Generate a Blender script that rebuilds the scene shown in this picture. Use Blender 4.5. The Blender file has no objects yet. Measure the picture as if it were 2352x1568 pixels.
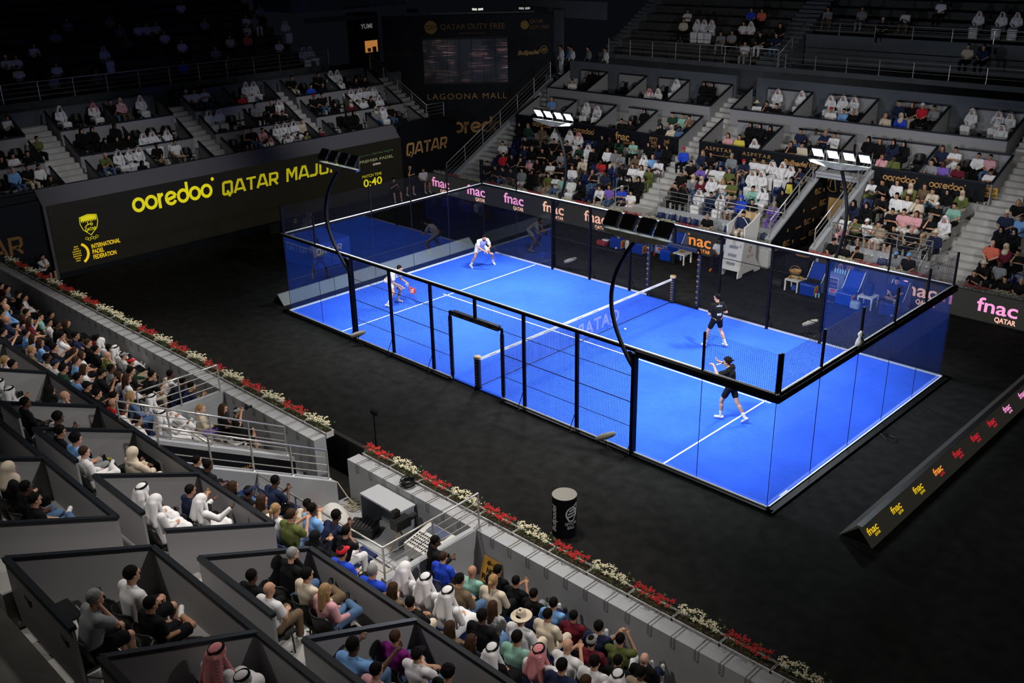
import bpy, bmesh, math, random, colorsys
import numpy as np
from mathutils import Vector, Matrix
C = bpy.context.scene.collection
sc = bpy.context.scene
PI = math.pi
# ------------------------------------------------------------ camera
cam = bpy.data.objects.new('camera', bpy.data.cameras.new('camera'))
C.objects.link(cam)
CP = Vector((19.98192, -23.65565, 12.84074))
_R = Matrix(((0.715795, 0.698041, -0.019379), (0.254714, -0.286830, -0.923499), (-0.650198, 0.656100, -0.383112)))          # rows: right, down, forward
cam.matrix_world = Matrix((( _R[0][0], -_R[1][0], -_R[2][0], CP.x), (_R[0][1], -_R[1][1], -_R[2][1], CP.y), (_R[0][2], -_R[1][2], -_R[2][2], CP.z), (0, 0, 0, 1)))
cam.data.sensor_width = 36; FPX = 2257.525; cam.data.lens = FPX * 36 / 2352
cam.data.clip_end = 300
sc.camera = cam
# ------------------------------------------------------------ view, world
sc.view_settings.view_transform = 'Standard'; sc.view_settings.look = 'None'
sc.view_settings.gamma = 1; sc.view_settings.use_curve_mapping = False
sc.view_settings.exposure = 0.0
sc.cycles.max_bounces = 6; sc.cycles.diffuse_bounces = 2; sc.cycles.glossy_bounces = 3
sc.cycles.transmission_bounces = 4; sc.cycles.transparent_max_bounces = 24
sc.cycles.caustics_reflective = False; sc.cycles.caustics_refractive = False
sc.cycles.sample_clamp_indirect = 3
w = bpy.data.worlds.new('night'); sc.world = w; w.use_nodes = True
w.node_tree.nodes['Background'].inputs[0].default_value = (0.6, 0.7, 1, 1)
w.node_tree.nodes['Background'].inputs[1].default_value = 0.004
# ------------------------------------------------------------ arena lights (set overhead, out of frame)
def light(name, kind, loc, target, energy, col=(1, 1, 1), **kw):
    d = bpy.data.lights.new(name, kind); d.energy = energy; d.color = col
    for k, v in kw.items(): setattr(d, k, v)
    o = bpy.data.objects.new(name, d); C.objects.link(o); o.location = loc
    o.rotation_euler = (Vector(target) - Vector(loc)).to_track_quat('-Z', 'Y').to_euler()
    return o
SP = dict(spot_blend=1.0, shadow_soft_size=.5)
# unseen fill spots added above the court; beams shaped so the stands fall off
for i, (x, y) in enumerate(((-9, -7), (9, -7), (-9, 7), (9, 7))):
    light('court_fill_spot', 'SPOT', (x * .9, y * .6, 17), (x * .6, y * .35, 0), 2500 if x < 0 else 1400, (1, .99, .96), spot_size=math.radians(52), **SP)
# unseen spots added to brighten the stands
light('stand_wash_near', 'SPOT', (4, -9.5, 17), (5, -13.4, 1.5), 8500, (1, .93, .85), spot_size=math.radians(58), **SP)
light('stand_wash_near', 'SPOT', (-8, -8.5, 16), (-8, -13, 1.5), 4500, (1, .93, .85), spot_size=math.radians(58), **SP)
light('stand_wash_near', 'SPOT', (8, -12.5, 17), (9, -17, 3), 2600, (1, .94, .88), spot_size=math.radians(56), **SP)
light('stand_wash_back', 'SPOT', (3, -24, 19), (9, -11.5, 1), 5200, (1, .95, .88), spot_size=math.radians(54), **SP)
light('stand_wash_back', 'SPOT', (-5, -22, 18), (-5, -13.5, 2), 2200, (1, .95, .88), spot_size=math.radians(60), **SP)
light('stand_wash_far', 'SPOT', (-8, 0, 16), (-8, 13.6, 1.8), 4500, (1, .95, .88), spot_size=math.radians(44), **SP)
light('stand_wash_far', 'SPOT', (4, 0, 16), (2.5, 13.4, 1.5), 4800, (1, .95, .88), spot_size=math.radians(40), **SP)
light('stand_wash_far', 'SPOT', (-6, 6, 18), (-6, 17.6, 3.5), 1200, (.93, .96, 1), spot_size=math.radians(46), **SP)
light('stand_wash_far', 'SPOT', (6, 6, 18), (6, 17.0, 3.0), 1300, (.93, .96, 1), spot_size=math.radians(38), **SP)
# the floodlight bank at the right-hand end of the roof: rakes both long stands and picks out the partitions' right faces
light('end_floodlight', 'SPOT', (25, -3, 19), (-6, 15.0, 2.3), 13000, (1, .97, .93), spot_size=math.radians(38), **SP)
light('end_floodlight', 'SPOT', (25, -2, 19), (4, 14.2, 2.0), 4200, (1, .97, .93), spot_size=math.radians(34), **SP)
light('end_floodlight', 'SPOT', (26, -9, 19), (4, -14, 2.0), 11500, (1, .95, .9), spot_size=math.radians(40), **SP)
light('end_floodlight', 'SPOT', (20, -6, 19), (-12, -14, 2.0), 11000, (1, .95, .9), spot_size=math.radians(34), **SP)
light('stand_wash_end', 'SPOT', (-9, 6, 17), (-22.6, 7, 3.2), 4200, (.97, .97, 1), spot_size=math.radians(36), **SP)
light('stand_wash_end', 'SPOT', (-9, -4, 17), (-22.6, -4.5, 3.2), 3800, (.97, .97, 1), spot_size=math.radians(36), **SP)
# ------------------------------------------------------------ helpers
def mat(name, col, rough=.7, metal=0.0, emit=None, es=1.0, noise=0.0, nscale=8.0, bump=0.0, spec=.3, coat=0):
    m = bpy.data.materials.new(name); m.use_nodes = True; nt = m.node_tree
    b = nt.nodes['Principled BSDF']
    b.inputs['Base Color'].default_value = (*col, 1); b.inputs['Roughness'].default_value = rough
    b.inputs['Metallic'].default_value = metal; b.inputs['Specular IOR Level'].default_value = spec
    if coat: b.inputs['Coat Weight'].default_value = coat
    if emit: b.inputs['Emission Color'].default_value = (*emit, 1); b.inputs['Emission Strength'].default_value = es
    if noise or bump:
        tc = nt.nodes.new('ShaderNodeTexCoord'); n = nt.nodes.new('ShaderNodeTexNoise')
        n.inputs['Scale'].default_value = nscale; n.inputs['Detail'].default_value = 6
        nt.links.new(tc.outputs['Object'], n.inputs['Vector'])
        if noise:
            r = nt.nodes.new('ShaderNodeValToRGB')
            r.color_ramp.elements[0].position = .3; r.color_ramp.elements[1].position = .7
            r.color_ramp.elements[0].color = (*[max(0, c * (1 - noise)) for c in col], 1)
            r.color_ramp.elements[1].color = (*[min(1, c * (1 + noise)) for c in col], 1)
            nt.links.new(n.outputs['Fac'], r.inputs['Fac']); nt.links.new(r.outputs['Color'], b.inputs['Base Color'])
        if bump:
            bp = nt.nodes.new('ShaderNodeBump'); bp.inputs['Strength'].default_value = bump
            nt.links.new(n.outputs['Fac'], bp.inputs['Height']); nt.links.new(bp.outputs['Normal'], b.inputs['Normal'])
    return m
def hexc(h):
    v = [int(h[i:i + 2], 16) / 255 for i in (0, 2, 4)]
    return tuple(x / 12.92 if x <= .04045 else ((x + .055) / 1.055) ** 2.4 for x in v)
class MB:
    """collects shapes into one mesh"""
    def __init__(s): s.v = []; s.f = []
    def add(s, v, f):
        n = len(s.v); s.v += [tuple(p) for p in v]; s.f += [tuple(i + n for i in q) for q in f]; return s
    def box(s, x0, y0, z0, x1, y1, z1):
        return s.add([(x0, y0, z0), (x1, y0, z0), (x1, y1, z0), (x0, y1, z0), (x0, y0, z1), (x1, y0, z1), (x1, y1, z1), (x0, y1, z1)],
                     [(0, 3, 2, 1), (4, 5, 6, 7), (0, 1, 5, 4), (1, 2, 6, 5), (2, 3, 7, 6), (3, 0, 4, 7)])
    def bar(s, a, b, r, n=8, r2=None, cap=True):
        a = Vector(a); b = Vector(b); d = (b - a).normalized(); r2 = r if r2 is None else r2
        u = d.orthogonal().normalized(); w_ = d.cross(u); v = []
        for p, rr in ((a, r), (b, r2)):
            for i in range(n):
                t = 2 * PI * (i + .5) / n; v.append(p + (u * math.cos(t) + w_ * math.sin(t)) * rr)
        f = [(i, (i + 1) % n, n + (i + 1) % n, n + i) for i in range(n)]
        if cap: f += [tuple(range(n - 1, -1, -1)), tuple(range(n, 2 * n))]
        return s.add(v, f)
    def tube(s, pts, r, n=8):
        pts = [Vector(p) for p in pts]; v = []; u = None
        for i, p in enumerate(pts):
            d = (pts[min(i + 1, len(pts) - 1)] - pts[max(i - 1, 0)]).normalized()
            u = d.orthogonal().normalized() if u is None else (u - d * u.dot(d)).normalized()
            w_ = d.cross(u); rr = r[i] if isinstance(r, (list, tuple)) else r
            for k in range(n):
                t = 2 * PI * k / n; v.append(p + (u * math.cos(t) + w_ * math.sin(t)) * rr)
        f = []
        for i in range(len(pts) - 1):
            for k in range(n):
                k2 = (k + 1) % n; f.append((i * n + k, i * n + k2, (i + 1) * n + k2, (i + 1) * n + k))
        m = len(pts) - 1
        f += [tuple(range(n - 1, -1, -1)), tuple(m * n + k for k in range(n))]
        return s.add(v, f)
    def prism(s, pts, a, b, axis='x'):
        """polygon pts (2-D) extruded from a to b along axis. axis x: pts=(y,z); y: pts=(x,z); z: pts=(x,y)"""
        n = len(pts); mk = {'x': lambda p, t: (t, p[0], p[1]), 'y': lambda p, t: (p[0], t, p[1]), 'z': lambda p, t: (p[0], p[1], t)}[axis]
        v = [mk(p, a) for p in pts] + [mk(p, b) for p in pts]
        f = [tuple(range(n)), tuple(range(2 * n - 1, n - 1, -1))] + [(i, n + i, n + (i + 1) % n, (i + 1) % n) for i in range(n)]
        return s.add(v, f)
    def lathe(s, prof, c=(0, 0, 0), n=20):
        v = []; f = []
        for r, z in prof:
            for k in range(n):
                t = 2 * PI * k / n; v.append((c[0] + r * math.cos(t), c[1] + r * math.sin(t), c[2] + z))
        for i in range(len(prof) - 1):
            for k in range(n):
                k2 = (k + 1) % n; f.append((i * n + k, i * n + k2, (i + 1) * n + k2, (i + 1) * n + k))
        m = len(prof) - 1
        f += [tuple(range(n - 1, -1, -1)), tuple(m * n + k for k in range(n))]
        return s.add(v, f)
    def mesh(s, name):
        me = bpy.data.meshes.new(name); me.from_pydata(s.v, [], s.f)
        bm = bmesh.new(); bm.from_mesh(me); bmesh.ops.recalc_face_normals(bm, faces=bm.faces[:]); bm.to_mesh(me); bm.free()
        return me
    def build(s, name, m=None, parent=None, smooth=False, bevel=0, loc=None):
        me = s.mesh(name)
        if smooth: me.shade_smooth()
        o = bpy.data.objects.new(name, me); C.objects.link(o)
        if m: me.materials.append(m)
        if parent: o.parent = parent
        if loc: o.location = loc
        if bevel:
            bv = o.modifiers.new('b', 'BEVEL'); bv.width = bevel; bv.segments = 2; bv.limit_method = 'ANGLE'
        return o
def tag(o, label, cat, group=None, kind=None):
    o['label'] = label; o['category'] = cat
    if group: o['group'] = group
    if kind: o['kind'] = kind
    return o
def struct(o, label=None):
    o['kind'] = 'structure'
    if label: o['label'] = label
    return o
def empty(name, loc=(0, 0, 0), rz=0):
    o = bpy.data.objects.new(name, None); C.objects.link(o); o.location = loc; o.rotation_euler = (0, 0, rz)
    o.empty_display_size = .1; return o
def copy_tree(o, parent=None):
    c = o.copy(); C.objects.link(c); c.parent = parent
    for ch in list(o.children): copy_tree(ch, c)
    return c
def frame(o, right, up):
    r = Vector(right).normalized(); u = Vector(up).normalized(); n = r.cross(u)
    return Matrix(((r.x, u.x, n.x, o[0]), (r.y, u.y, n.y, o[1]), (r.z, u.z, n.z, o[2]), (0, 0, 0, 1)))
FCACHE = {}
def text(s, o, right, up, size, m, parent=None, name='lettering', bold=.0, shear=0, width=None, align='LEFT', ext=.004, space=1.0):
    key = (s, bold, shear, align, space, m.name, ext)
    if key not in FCACHE:
        cu = bpy.data.curves.new('lettering', 'FONT'); cu.body = s; cu.size = 1; cu.extrude = ext; cu.offset = bold
        cu.shear = shear; cu.align_x = align; cu.space_character = space; cu.resolution_u = 4
        tmp = bpy.data.objects.new('tmp', cu); C.objects.link(tmp)
        dg = bpy.context.evaluated_depsgraph_get()
        me = bpy.data.meshes.new_from_object(tmp.evaluated_get(dg)); me.name = 'lettering'
        me.materials.clear(); me.materials.append(m)
        bpy.data.objects.remove(tmp)
        xs = [v.co.x for v in me.vertices] or [0, 1]
        FCACHE[key] = (me, max(xs) - min(xs))
    me, wd = FCACHE[key]
    ob = bpy.data.objects.new(name, me); C.objects.link(ob)
    sx = size if width is None else width / wd
    M = frame(o, right, up) @ Matrix.Diagonal((sx, size, size if size > .05 else .05, 1))
    if parent: ob.parent = parent; ob.matrix_parent_inverse = Matrix.Identity(4); M = local_of(parent).inverted() @ M
    ob.matrix_local = M
    return ob
def local_of(p):
    M = p.matrix_basis.copy()
    q = p.parent
    while q: M = q.matrix_basis @ q.matrix_parent_inverse @ M if False else q.matrix_basis @ M; q = q.parent
    return M
# flat strokes for hand-drawn logos: list of polylines in a unit frame
def strokes(lines, t, o, right, up, size, m, parent=None, name='logo', sy=None):
    mb = MB(); r = Vector(right).normalized(); u = Vector(up).normalized(); n = r.cross(u); o = Vector(o); sy = sy or size
    for ln in lines:
        tt = t
        if isinstance(ln, tuple): ln, tt = ln
        P = [Vector((p[0], p[1], 0)) for p in ln]; V = []; L = len(P); closed = L > 2 and (P[0] - P[-1]).length < 1e-4
        for i, p in enumerate(P):
            d1 = p - P[i - 1] if i else (p - P[-2] if closed else P[1] - p)
            d2 = P[i + 1] - p if i < L - 1 else (P[1] - p if closed else p - P[-2])
            d1 = d1.normalized(); d2 = d2.normalized(); n1 = Vector((-d1.y, d1.x, 0)); q = n1 + Vector((-d2.y, d2.x, 0))
            q = q.normalized() if q.length > 1e-4 else n1
            q = q * (tt / 2 / max(.5, q.dot(n1)))
            V.append((p + q, p - q))
        for h in (0, .01):
            vs = [o + r * (a.x * size) + u * (a.y * sy) + n * h for pr in V for a in pr]
            mb.add(vs, [(2 * i, 2 * i + 2, 2 * i + 3, 2 * i + 1) for i in range(L - 1)])
    ob = mb.build(name, m)
    if parent: ob.parent = parent; ob.matrix_basis = local_of(parent).inverted()
    return ob
def arc(cx, cy, r, a0, a1, n=20, ry=None):
    ry = ry or r
    return [(cx + r * math.cos(math.radians(a0 + (a1 - a0) * i / n)), cy + ry * math.sin(math.radians(a0 + (a1 - a0) * i / n))) for i in range(n + 1)]
OOR = [arc(.5, .5, .38, 0, 360, 28), arc(1.47, .5, .38, 0, 360, 28), [(2.1, -.02), (2.1, .98)], arc(2.46, .52, .36, 180, 95, 8),
       arc(3.02, .5, .38, 15, 330, 26), [(2.67, .42), (3.38, .58)], arc(3.98, .5, .38, 0, 360, 28), [(4.34, .5), (4.34, 1.38)],
       arc(4.94, .5, .38, 0, 360, 28), arc(5.9, .5, .38, 0, 360, 28), (arc(6.5, 1.22, .06, 0, 360, 10), .13)]
def ooredoo(o, right, up, h, m, parent=None, name='lettering'):
    return strokes(OOR, .215, o, right, up, h, m, parent, name)

BLK = {'Q': [[(.16, .05), (.08, .13), (.08, .87), (.16, .95), (.68, .95), (.76, .87), (.76, .13), (.68, .05), (.16, .05)], [(.40, .32), (.62, -.16)]], 'A': [[(.0, 0), (.30, .94), (.54, .94), (.84, 0)], [(.12, .27), (.72, .27)]], 'T': [[(0, .9), (.78, .9)], [(.39, .9), (.39, 0)]],
       'R': [[(.1, 0), (.1, .9), (.62, .9), (.72, .82), (.72, .5), (.62, .40), (.2, .40)], [(.42, .38), (.74, 0)]], 'M': [[(.09, 0), (.09, .95), (.2, .95), (.48, .4), (.76, .95), (.87, .95), (.87, 0)]], 'J': [[(0, .1), (.5, .1), (.62, .2), (.62, 1)]], 'O': [[(.16, .08), (.08, .16), (.08, .84), (.16, .92), (.68, .92), (.76, .84), (.76, .16), (.68, .08), (.16, .08)]]}
BLW = {'Q': 1.0, 'A': .98, 'T': .92, 'R': .98, 'M': 1.14, 'J': .88, 'O': 1.0, ' ': .55}
def block(s, o, right, up, h, width, m, parent=None, t=.18, slant=.1, name='lettering'):
    tot = sum(BLW[c] for c in s) - .15; L = []; x = 0
    for c in s:
        for g in BLK.get(c, []): L.append([(p[0] + x + p[1] * slant, p[1] * h / (width / tot)) for p in g])
        x += BLW[c]
    return strokes(L, t, o, right, up, width / tot, m, parent, name)
# ------------------------------------------------------------ materials
M = {}
M['carpet'] = mat('black_carpet', (.0125, .012, .0115), .95, noise=.35, nscale=3, spec=.08)
M['turf'] = mat('blue_turf', (.030, .104, .70), .9, noise=.13, nscale=.55, spec=.05)
nt = M['turf'].node_tree; n2 = nt.nodes.new('ShaderNodeTexNoise'); n2.inputs['Scale'].default_value = 3.5; n2.inputs['Detail'].default_value = 9; n2.inputs['Roughness'].default_value = .75
mp = nt.nodes.new('ShaderNodeMapping'); mp.inputs['Scale'].default_value = (1, 2.2, 1); mp.inputs['Rotation'].default_value = (0, 0, .4); nt.links.new(nt.nodes['Texture Coordinate'].outputs['Object'], mp.inputs[0]); nt.links.new(mp.outputs[0], n2.inputs['Vector'])
mx = nt.nodes.new('ShaderNodeMix'); mx.data_type = 'RGBA'; mx.blend_type = 'OVERLAY'; mx.inputs[0].default_value = .35
nt.links.new(nt.nodes['Color Ramp'].outputs['Color'], mx.inputs[6]); nt.links.new(n2.outputs['Fac'], mx.inputs[7]); nt.links.new(mx.outputs[2], nt.nodes['Principled BSDF'].inputs['Base Color'])
M['turf_edge'] = M['turf']
M['line'] = mat('white_line', (.75, .78, .85), .8)
M['white_trim'] = mat('white_trim', (.86, .86, .84), .5)
M['black_steel'] = mat('black_steel', (.003, .003, .004), .55, 0, spec=.12)
M['navy_steel'] = mat('navy_padding', (.01, .014, .035), .55)
M['wire'] = mat('mesh_wire', (.004, .004, .007), .6)
M['concrete'] = mat('concrete', (.33, .34, .36), .85, noise=.10, nscale=1.3, bump=.05)
M['concrete_dark'] = mat('dimmed_grey_painted_concrete', (.085, .095, .11), .85, noise=.12, nscale=1.1)  # blue-grey paint on the walls; also dims the upper stairs by colour
M['tread'] = mat('concrete_tread', (.40, .39, .375), .85, noise=.14, nscale=1.7)
M['panel'] = mat('grey_laminate', (.26, .255, .265), .55, spec=.25)
M['rail_black'] = mat('charcoal_rail', (.006, .008, .012), .5)
M['steel'] = mat('brushed_steel', (.50, .485, .455), .3, .6, spec=.6)
M['black'] = mat('black_plastic', (.006, .006, .007), .45, spec=.4)
M['board'] = mat('black_board', (.0035, .004, .007), .6, spec=.2)
M['gold'] = mat('gold_print', hexc('b58a52'), .6)
M['navyseat'] = mat('navy_seat', (.006, .014, .075), .4, spec=.5)
M['blackseat'] = mat('black_seat', (.006, .006, .007), .38, spec=.5)
M['white'] = mat('white_plastic', (.62, .61, .58), .45)
M['led_dark'] = mat('led_panel', (.007, .007, .006), .5, emit=(.0048, .0042, .0022), es=1, spec=.2)
M['led_board'] = mat('led_board_face', (.02, .02, .019), .5, emit=(.0155, .0145, .0115), es=1, spec=.2)
M['yel'] = mat('led_yellow', (.1, .1, .01), .5, emit=hexc('d8cc10'), es=.85)
M['pink'] = mat('led_pink', (.1, .05, .08), .5, emit=hexc('ff9fd8'), es=1.0)
M['peach'] = mat('led_peach', (.1, .06, .05), .5, emit=hexc('ffc0a8'), es=1.0)
M['orange'] = mat('led_orange', (.1, .06, .05), .5, emit=hexc('ff9a3c'), es=1.0)
M['lyel'] = mat('led_gold', (.1, .08, .02), .5, emit=hexc('e8c010'), es=.9)
M['lred'] = mat('led_red', (.1, .02, .02), .5, emit=hexc('d02030'), es=.9)
M['lcream'] = mat('led_cream', (.1, .1, .08), .5, emit=hexc('f0e0c0'), es=.8)
M['green_leaf'] = mat('leaves', (.085, .13, .03), .7, noise=.4, nscale=30)
M['redfl'] = mat('red_petals', (.50, .018, .02), .7, noise=.3, nscale=25)
M['whitefl'] = mat('cream_petals', (.72, .66, .46), .7, noise=.15, nscale=25)
M['planter'] = mat('planter_plastic', (.5, .5, .5), .6)
M['foam'] = mat('windshield_fur', (.33, .30, .24), .95, noise=.5, nscale=60)
M['tan'] = mat('tan_leather', (.42, .29, .15), .6)
M['bluebox'] = mat('royal_blue_vinyl', (.004, .035, .30), .3, spec=.5)
def stripe_mat(name, emit, es, per=.055):
    m = mat(name, (.05, .05, .02), .5); nt = m.node_tree; b = nt.nodes['Principled BSDF']
    g = nt.nodes.new('ShaderNodeNewGeometry'); s = nt.nodes.new('ShaderNodeSeparateXYZ'); nt.links.new(g.outputs['Position'], s.inputs[0])
    a = nt.nodes.new('ShaderNodeMath'); a.operation = 'DIVIDE'; a.inputs[1].default_value = per; nt.links.new(s.outputs['Z'], a.inputs[0])
    f = nt.nodes.new('ShaderNodeMath'); f.operation = 'FRACT'; nt.links.new(a.outputs[0], f.inputs[0])
    t = nt.nodes.new('ShaderNodeMath'); t.operation = 'GREATER_THAN'; t.inputs[1].default_value = .38; nt.links.new(f.outputs[0], t.inputs[0])
    k = nt.nodes.new('ShaderNodeMath'); k.operation = 'MULTIPLY'; k.inputs[1].default_value = es; nt.links.new(t.outputs[0], k.inputs[0])
    b.inputs['Emission Color'].default_value = (*emit, 1); nt.links.new(k.outputs[0], b.inputs['Emission Strength'])
    return m
M['yelstripe'] = stripe_mat('led_yellow_scanlines', hexc('d8cc10'), .9)
# glass: clear pane that mirrors by its Fresnel reflectance
def glassmat():
    m = bpy.data.materials.new('court_glass'); m.use_nodes = True; nt = m.node_tree; nt.nodes.clear()
    N = nt.nodes.new; lk = nt.links.new
    out = N('ShaderNodeOutputMaterial'); mx = N('ShaderNodeMixShader'); g = N('ShaderNodeNewGeometry')
    tr = N('ShaderNodeBsdfTransparent'); gl = N('ShaderNodeBsdfGlossy'); tr.inputs['Color'].default_value = (.93, .965, .985, 1); gl.inputs['Roughness'].default_value = 0
    dt = N('ShaderNodeVectorMath'); dt.operation = 'DOT_PRODUCT'; lk(g.outputs['Incoming'], dt.inputs[0]); lk(g.outputs['Normal'], dt.inputs[1])
    prev = dt.outputs['Value']
    for op, v in (('ABSOLUTE', None), ('SUBTRACT', 1.0), ('POWER', 5.0), ('MULTIPLY', .955), ('ADD', .045)):   # Schlick reflectance, the same on both faces
        n = N('ShaderNodeMath'); n.operation = op
        if op == 'SUBTRACT': n.inputs[0].default_value = v; lk(prev, n.inputs[1])
        else:
            lk(prev, n.inputs[0])
            if v is not None: n.inputs[1].default_value = v
        prev = n.outputs[0]
    lk(prev, mx.inputs[0]); lk(tr.outputs[0], mx.inputs[1]); lk(gl.outputs[0], mx.inputs[2]); lk(mx.outputs[0], out.inputs[0])
    return m
M['glass'] = glassmat()
# ------------------------------------------------------------ ground
struct(MB().box(-45, -40, -.4, 40, 45, -.03).build('floor', M['carpet']), 'black carpet of the arena floor')
ct = tag(empty('padel_court'), 'bright blue padel court with white lines inside the glass and mesh cage', 'court')
MB().box(-10.05, -5.05, -.03, 10.05, 5.05, 0).build('turf', M['turf'], ct)
ln = MB()
for x in (-6.95, 6.95): ln.box(x - .025, -5, 0, x + .025, 5, .004)
ln.box(-7.15, -.025, 0, 7.15, .025, .004)
ln.build('court_line', M['line'], ct)
# outer kerb of the cage with a white lip
kb = MB()
for y in (-5.13, 5.05): kb.box(-10.2, y, -.03, 10.2, y + .08, .07)
for x in (-10.2, 10.12): kb.box(x, -5.13, -.03, x + .08, 5.13, .07)
for s_ in (-1, 1):
    kb.box(-10.35, s_ * 5.13 - (.28 if s_ < 0 else 0), -.03, 10.35, s_ * 5.13 + (.28 if s_ > 0 else 0), .02) if False else None
CG = tag(empty('padel_cage'), 'steel padel cage of glass end walls and black mesh sides around the blue court', 'court cage')
lip = MB()
for y in (-5.10, 5.06):
    for a, b in ((-10.1, -1.1), (1.1, 10.1)): lip.box(a, y, 0, b, y + .04, .06)
for x in (-10.1, 10.06): lip.box(x, -5.1, 0, x + .04, 5.1, .06)
lip.build('kerb_lip', M['white_trim'], CG)
kb = MB()
for s_ in (-1, 1):
    for a, b in ((-10.25, -1.15), (1.15, 10.25)): kb.box(a, min(s_ * 5.10, s_ * 5.22), -.03, b, max(s_ * 5.10, s_ * 5.22), .03)
for s_ in (-1, 1): kb.box(min(s_ * 10.1, s_ * 10.28), -5.22, -.03, max(s_ * 10.1, s_ * 10.28), 5.22, .03)
kb.build('base_beam', M['black_steel'], CG)
H3 = 2.97; H4 = 3.97
# glass: each pane a mesh of its own
def pane(x0, y0, x1, y1):
    if x0 == x1: MB().box(x0 - .006, y0 + .008, .06, x0 + .006, y1 - .008, H3 - .03).build('glass_pane', M['glass'], CG)
    else: MB().box(x0 + .008, y0 - .006, .06, x1 - .008, y0 + .006, H3 - .03).build('glass_pane', M['glass'], CG)
for s_ in (-1, 1):
    for k in range(5): pane(s_ * 10.03, -5 + 2 * k, s_ * 10.03, -3 + 2 * k)
    for a in (-10, -8, 6, 8): pane(a, s_ * 5.03, a + 2, s_ * 5.03)
# dark joints between the panes
sm_ = MB()
for s_ in (-1, 1):
    for y in (-3, -1, 1, 3): sm_.box(s_ * 10.03 - .007, y - .006, .06, s_ * 10.03 + .007, y + .006, H3 - .03)
    for x in (-8, 8, -10.02, 10.02): sm_.box(x - .006, s_ * 5.03 - .007, .06, x + .006, s_ * 5.03 + .007, H3 - .03)
sm_.build('pane_joint', M['navy_steel'], CG)
# posts
def post(x, y, z0, z1, r=.04, name='post'):
    MB().box(x - r, y - r, z0, x + r, y + r, z1).build(name, M['black_steel'], CG)
for s_ in (-1, 1):
    for x in (-6, -4, -2, 2, 4, 6): post(x, s_ * 5.03, 0, H3)
    post(0, s_ * 5.03, 2.25, H3)
    for x in (-10, -8, 8, 10): post(x, s_ * 5.03, H3, H4 + .03, .025)
    for y in (-4.95, -3, -1, 1, 3, 4.95): post(s_ * 10.03, y, H3, H4 + .03, .028)
# diagonal feet of the side posts
for s_ in (-1, 1):
    for x in (-6, -4, -2, 2, 4, 6):
        br = MB(); br.bar((x, s_ * 5.08, .55), (x, s_ * 5.38, .0), .012, 6); br.bar((x, s_ * 5.1, .02), (x, s_ * 5.4, .02), .015, 6); br.build('brace', M['black_steel'], CG)
# top rail: black tube with a white lit edge
tr = MB(); wt = MB()
for s_ in (-1, 1):
    tr.box(-10.06, s_ * 5.03 - .04, H3 - .06, 10.06, s_ * 5.03 + .04, H3 + .02)
    wt.box(-10.08, s_ * 5.03 - .02, H3 + .02, 10.08, s_ * 5.03 + .02, H3 + .05)
    tr.box(s_ * 10.03 - .04, -5.06, H3 - .06, s_ * 10.03 + .04, 5.06, H3 + .02)
    wt.box(s_ * 10.03 - .02, -5.08, H3 + .02, s_ * 10.03 + .02, 5.08, H3 + .05)
tr.build('top_rail', M['black_steel'], CG); wt.build('top_strip', M['white_trim'], CG)
# deeper flange under the rail along the near right corner where the cage is clad
MB().box(6.02, -5.12, H3 - .16, 10.1, -5.05, H3).box(10.05, -5.1, H3 - .16, 10.12, 5.1, H3).build('rail_flange', M['black_steel'], CG)
def wires(u0, u1, z0, z1, fix, axis, parent=CG, st=.052, t=.0044, holes=()):
    """square welded mesh in a vertical plane"""
    mb = MB(); n = int(round((u1 - u0) / st)); m_ = int(round((z1 - z0) / st)); h = t / 2
    def bx(a0, a1, zz0, zz1):
        if axis == 'x': mb.box(a0, fix - h, zz0, a1, fix + h, zz1)
        else: mb.box(fix - h, a0, zz0, fix + h, a1, zz1)
    for i in range(n + 1):
        u = u0 + (u1 - u0) * i / n; za = z0
        for (a, b, top) in holes:
            if a < u < b: za = top
        bx(u - h, u + h, za, z1)
    for j in range(m_ + 1):
        z = z0 + (z1 - z0) * j / m_; segs = [(u0, u1)]
        for (a, b, top) in holes:
            if z < top: segs = [(u0, a), (b, u1)]
        for a, b in segs: bx(a, b, z - h, z + h)
    return mb.build('mesh_panel', M['wire'], parent)
rl = MB()
for s_ in (-1, 1):
    y = s_ * 5.03
    wires(-6, -2, .05, H3 - .05, y, 'x'); wires(2, 6, .05, H3 - .05, y, 'x')
    wires(-2, 2, .05, H3 - .05, y, 'x', holes=((-1.1, 1.1, 2.2),))
    wires(-10, -8, H3, H4, y, 'x'); wires(8, 10, H3, H4, y, 'x')
    wires(-5, 5, H3, H4, s_ * 10.03, 'y')
    for z in (.72, 1.43, 2.18):
        for a, b in ((-6, -1.1), (1.1, 6)): rl.bar((a, y - s_ * .02, z), (b, y - s_ * .02, z), .011, 6)
rl.build('cross_rail', M['black_steel'], CG)
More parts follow.
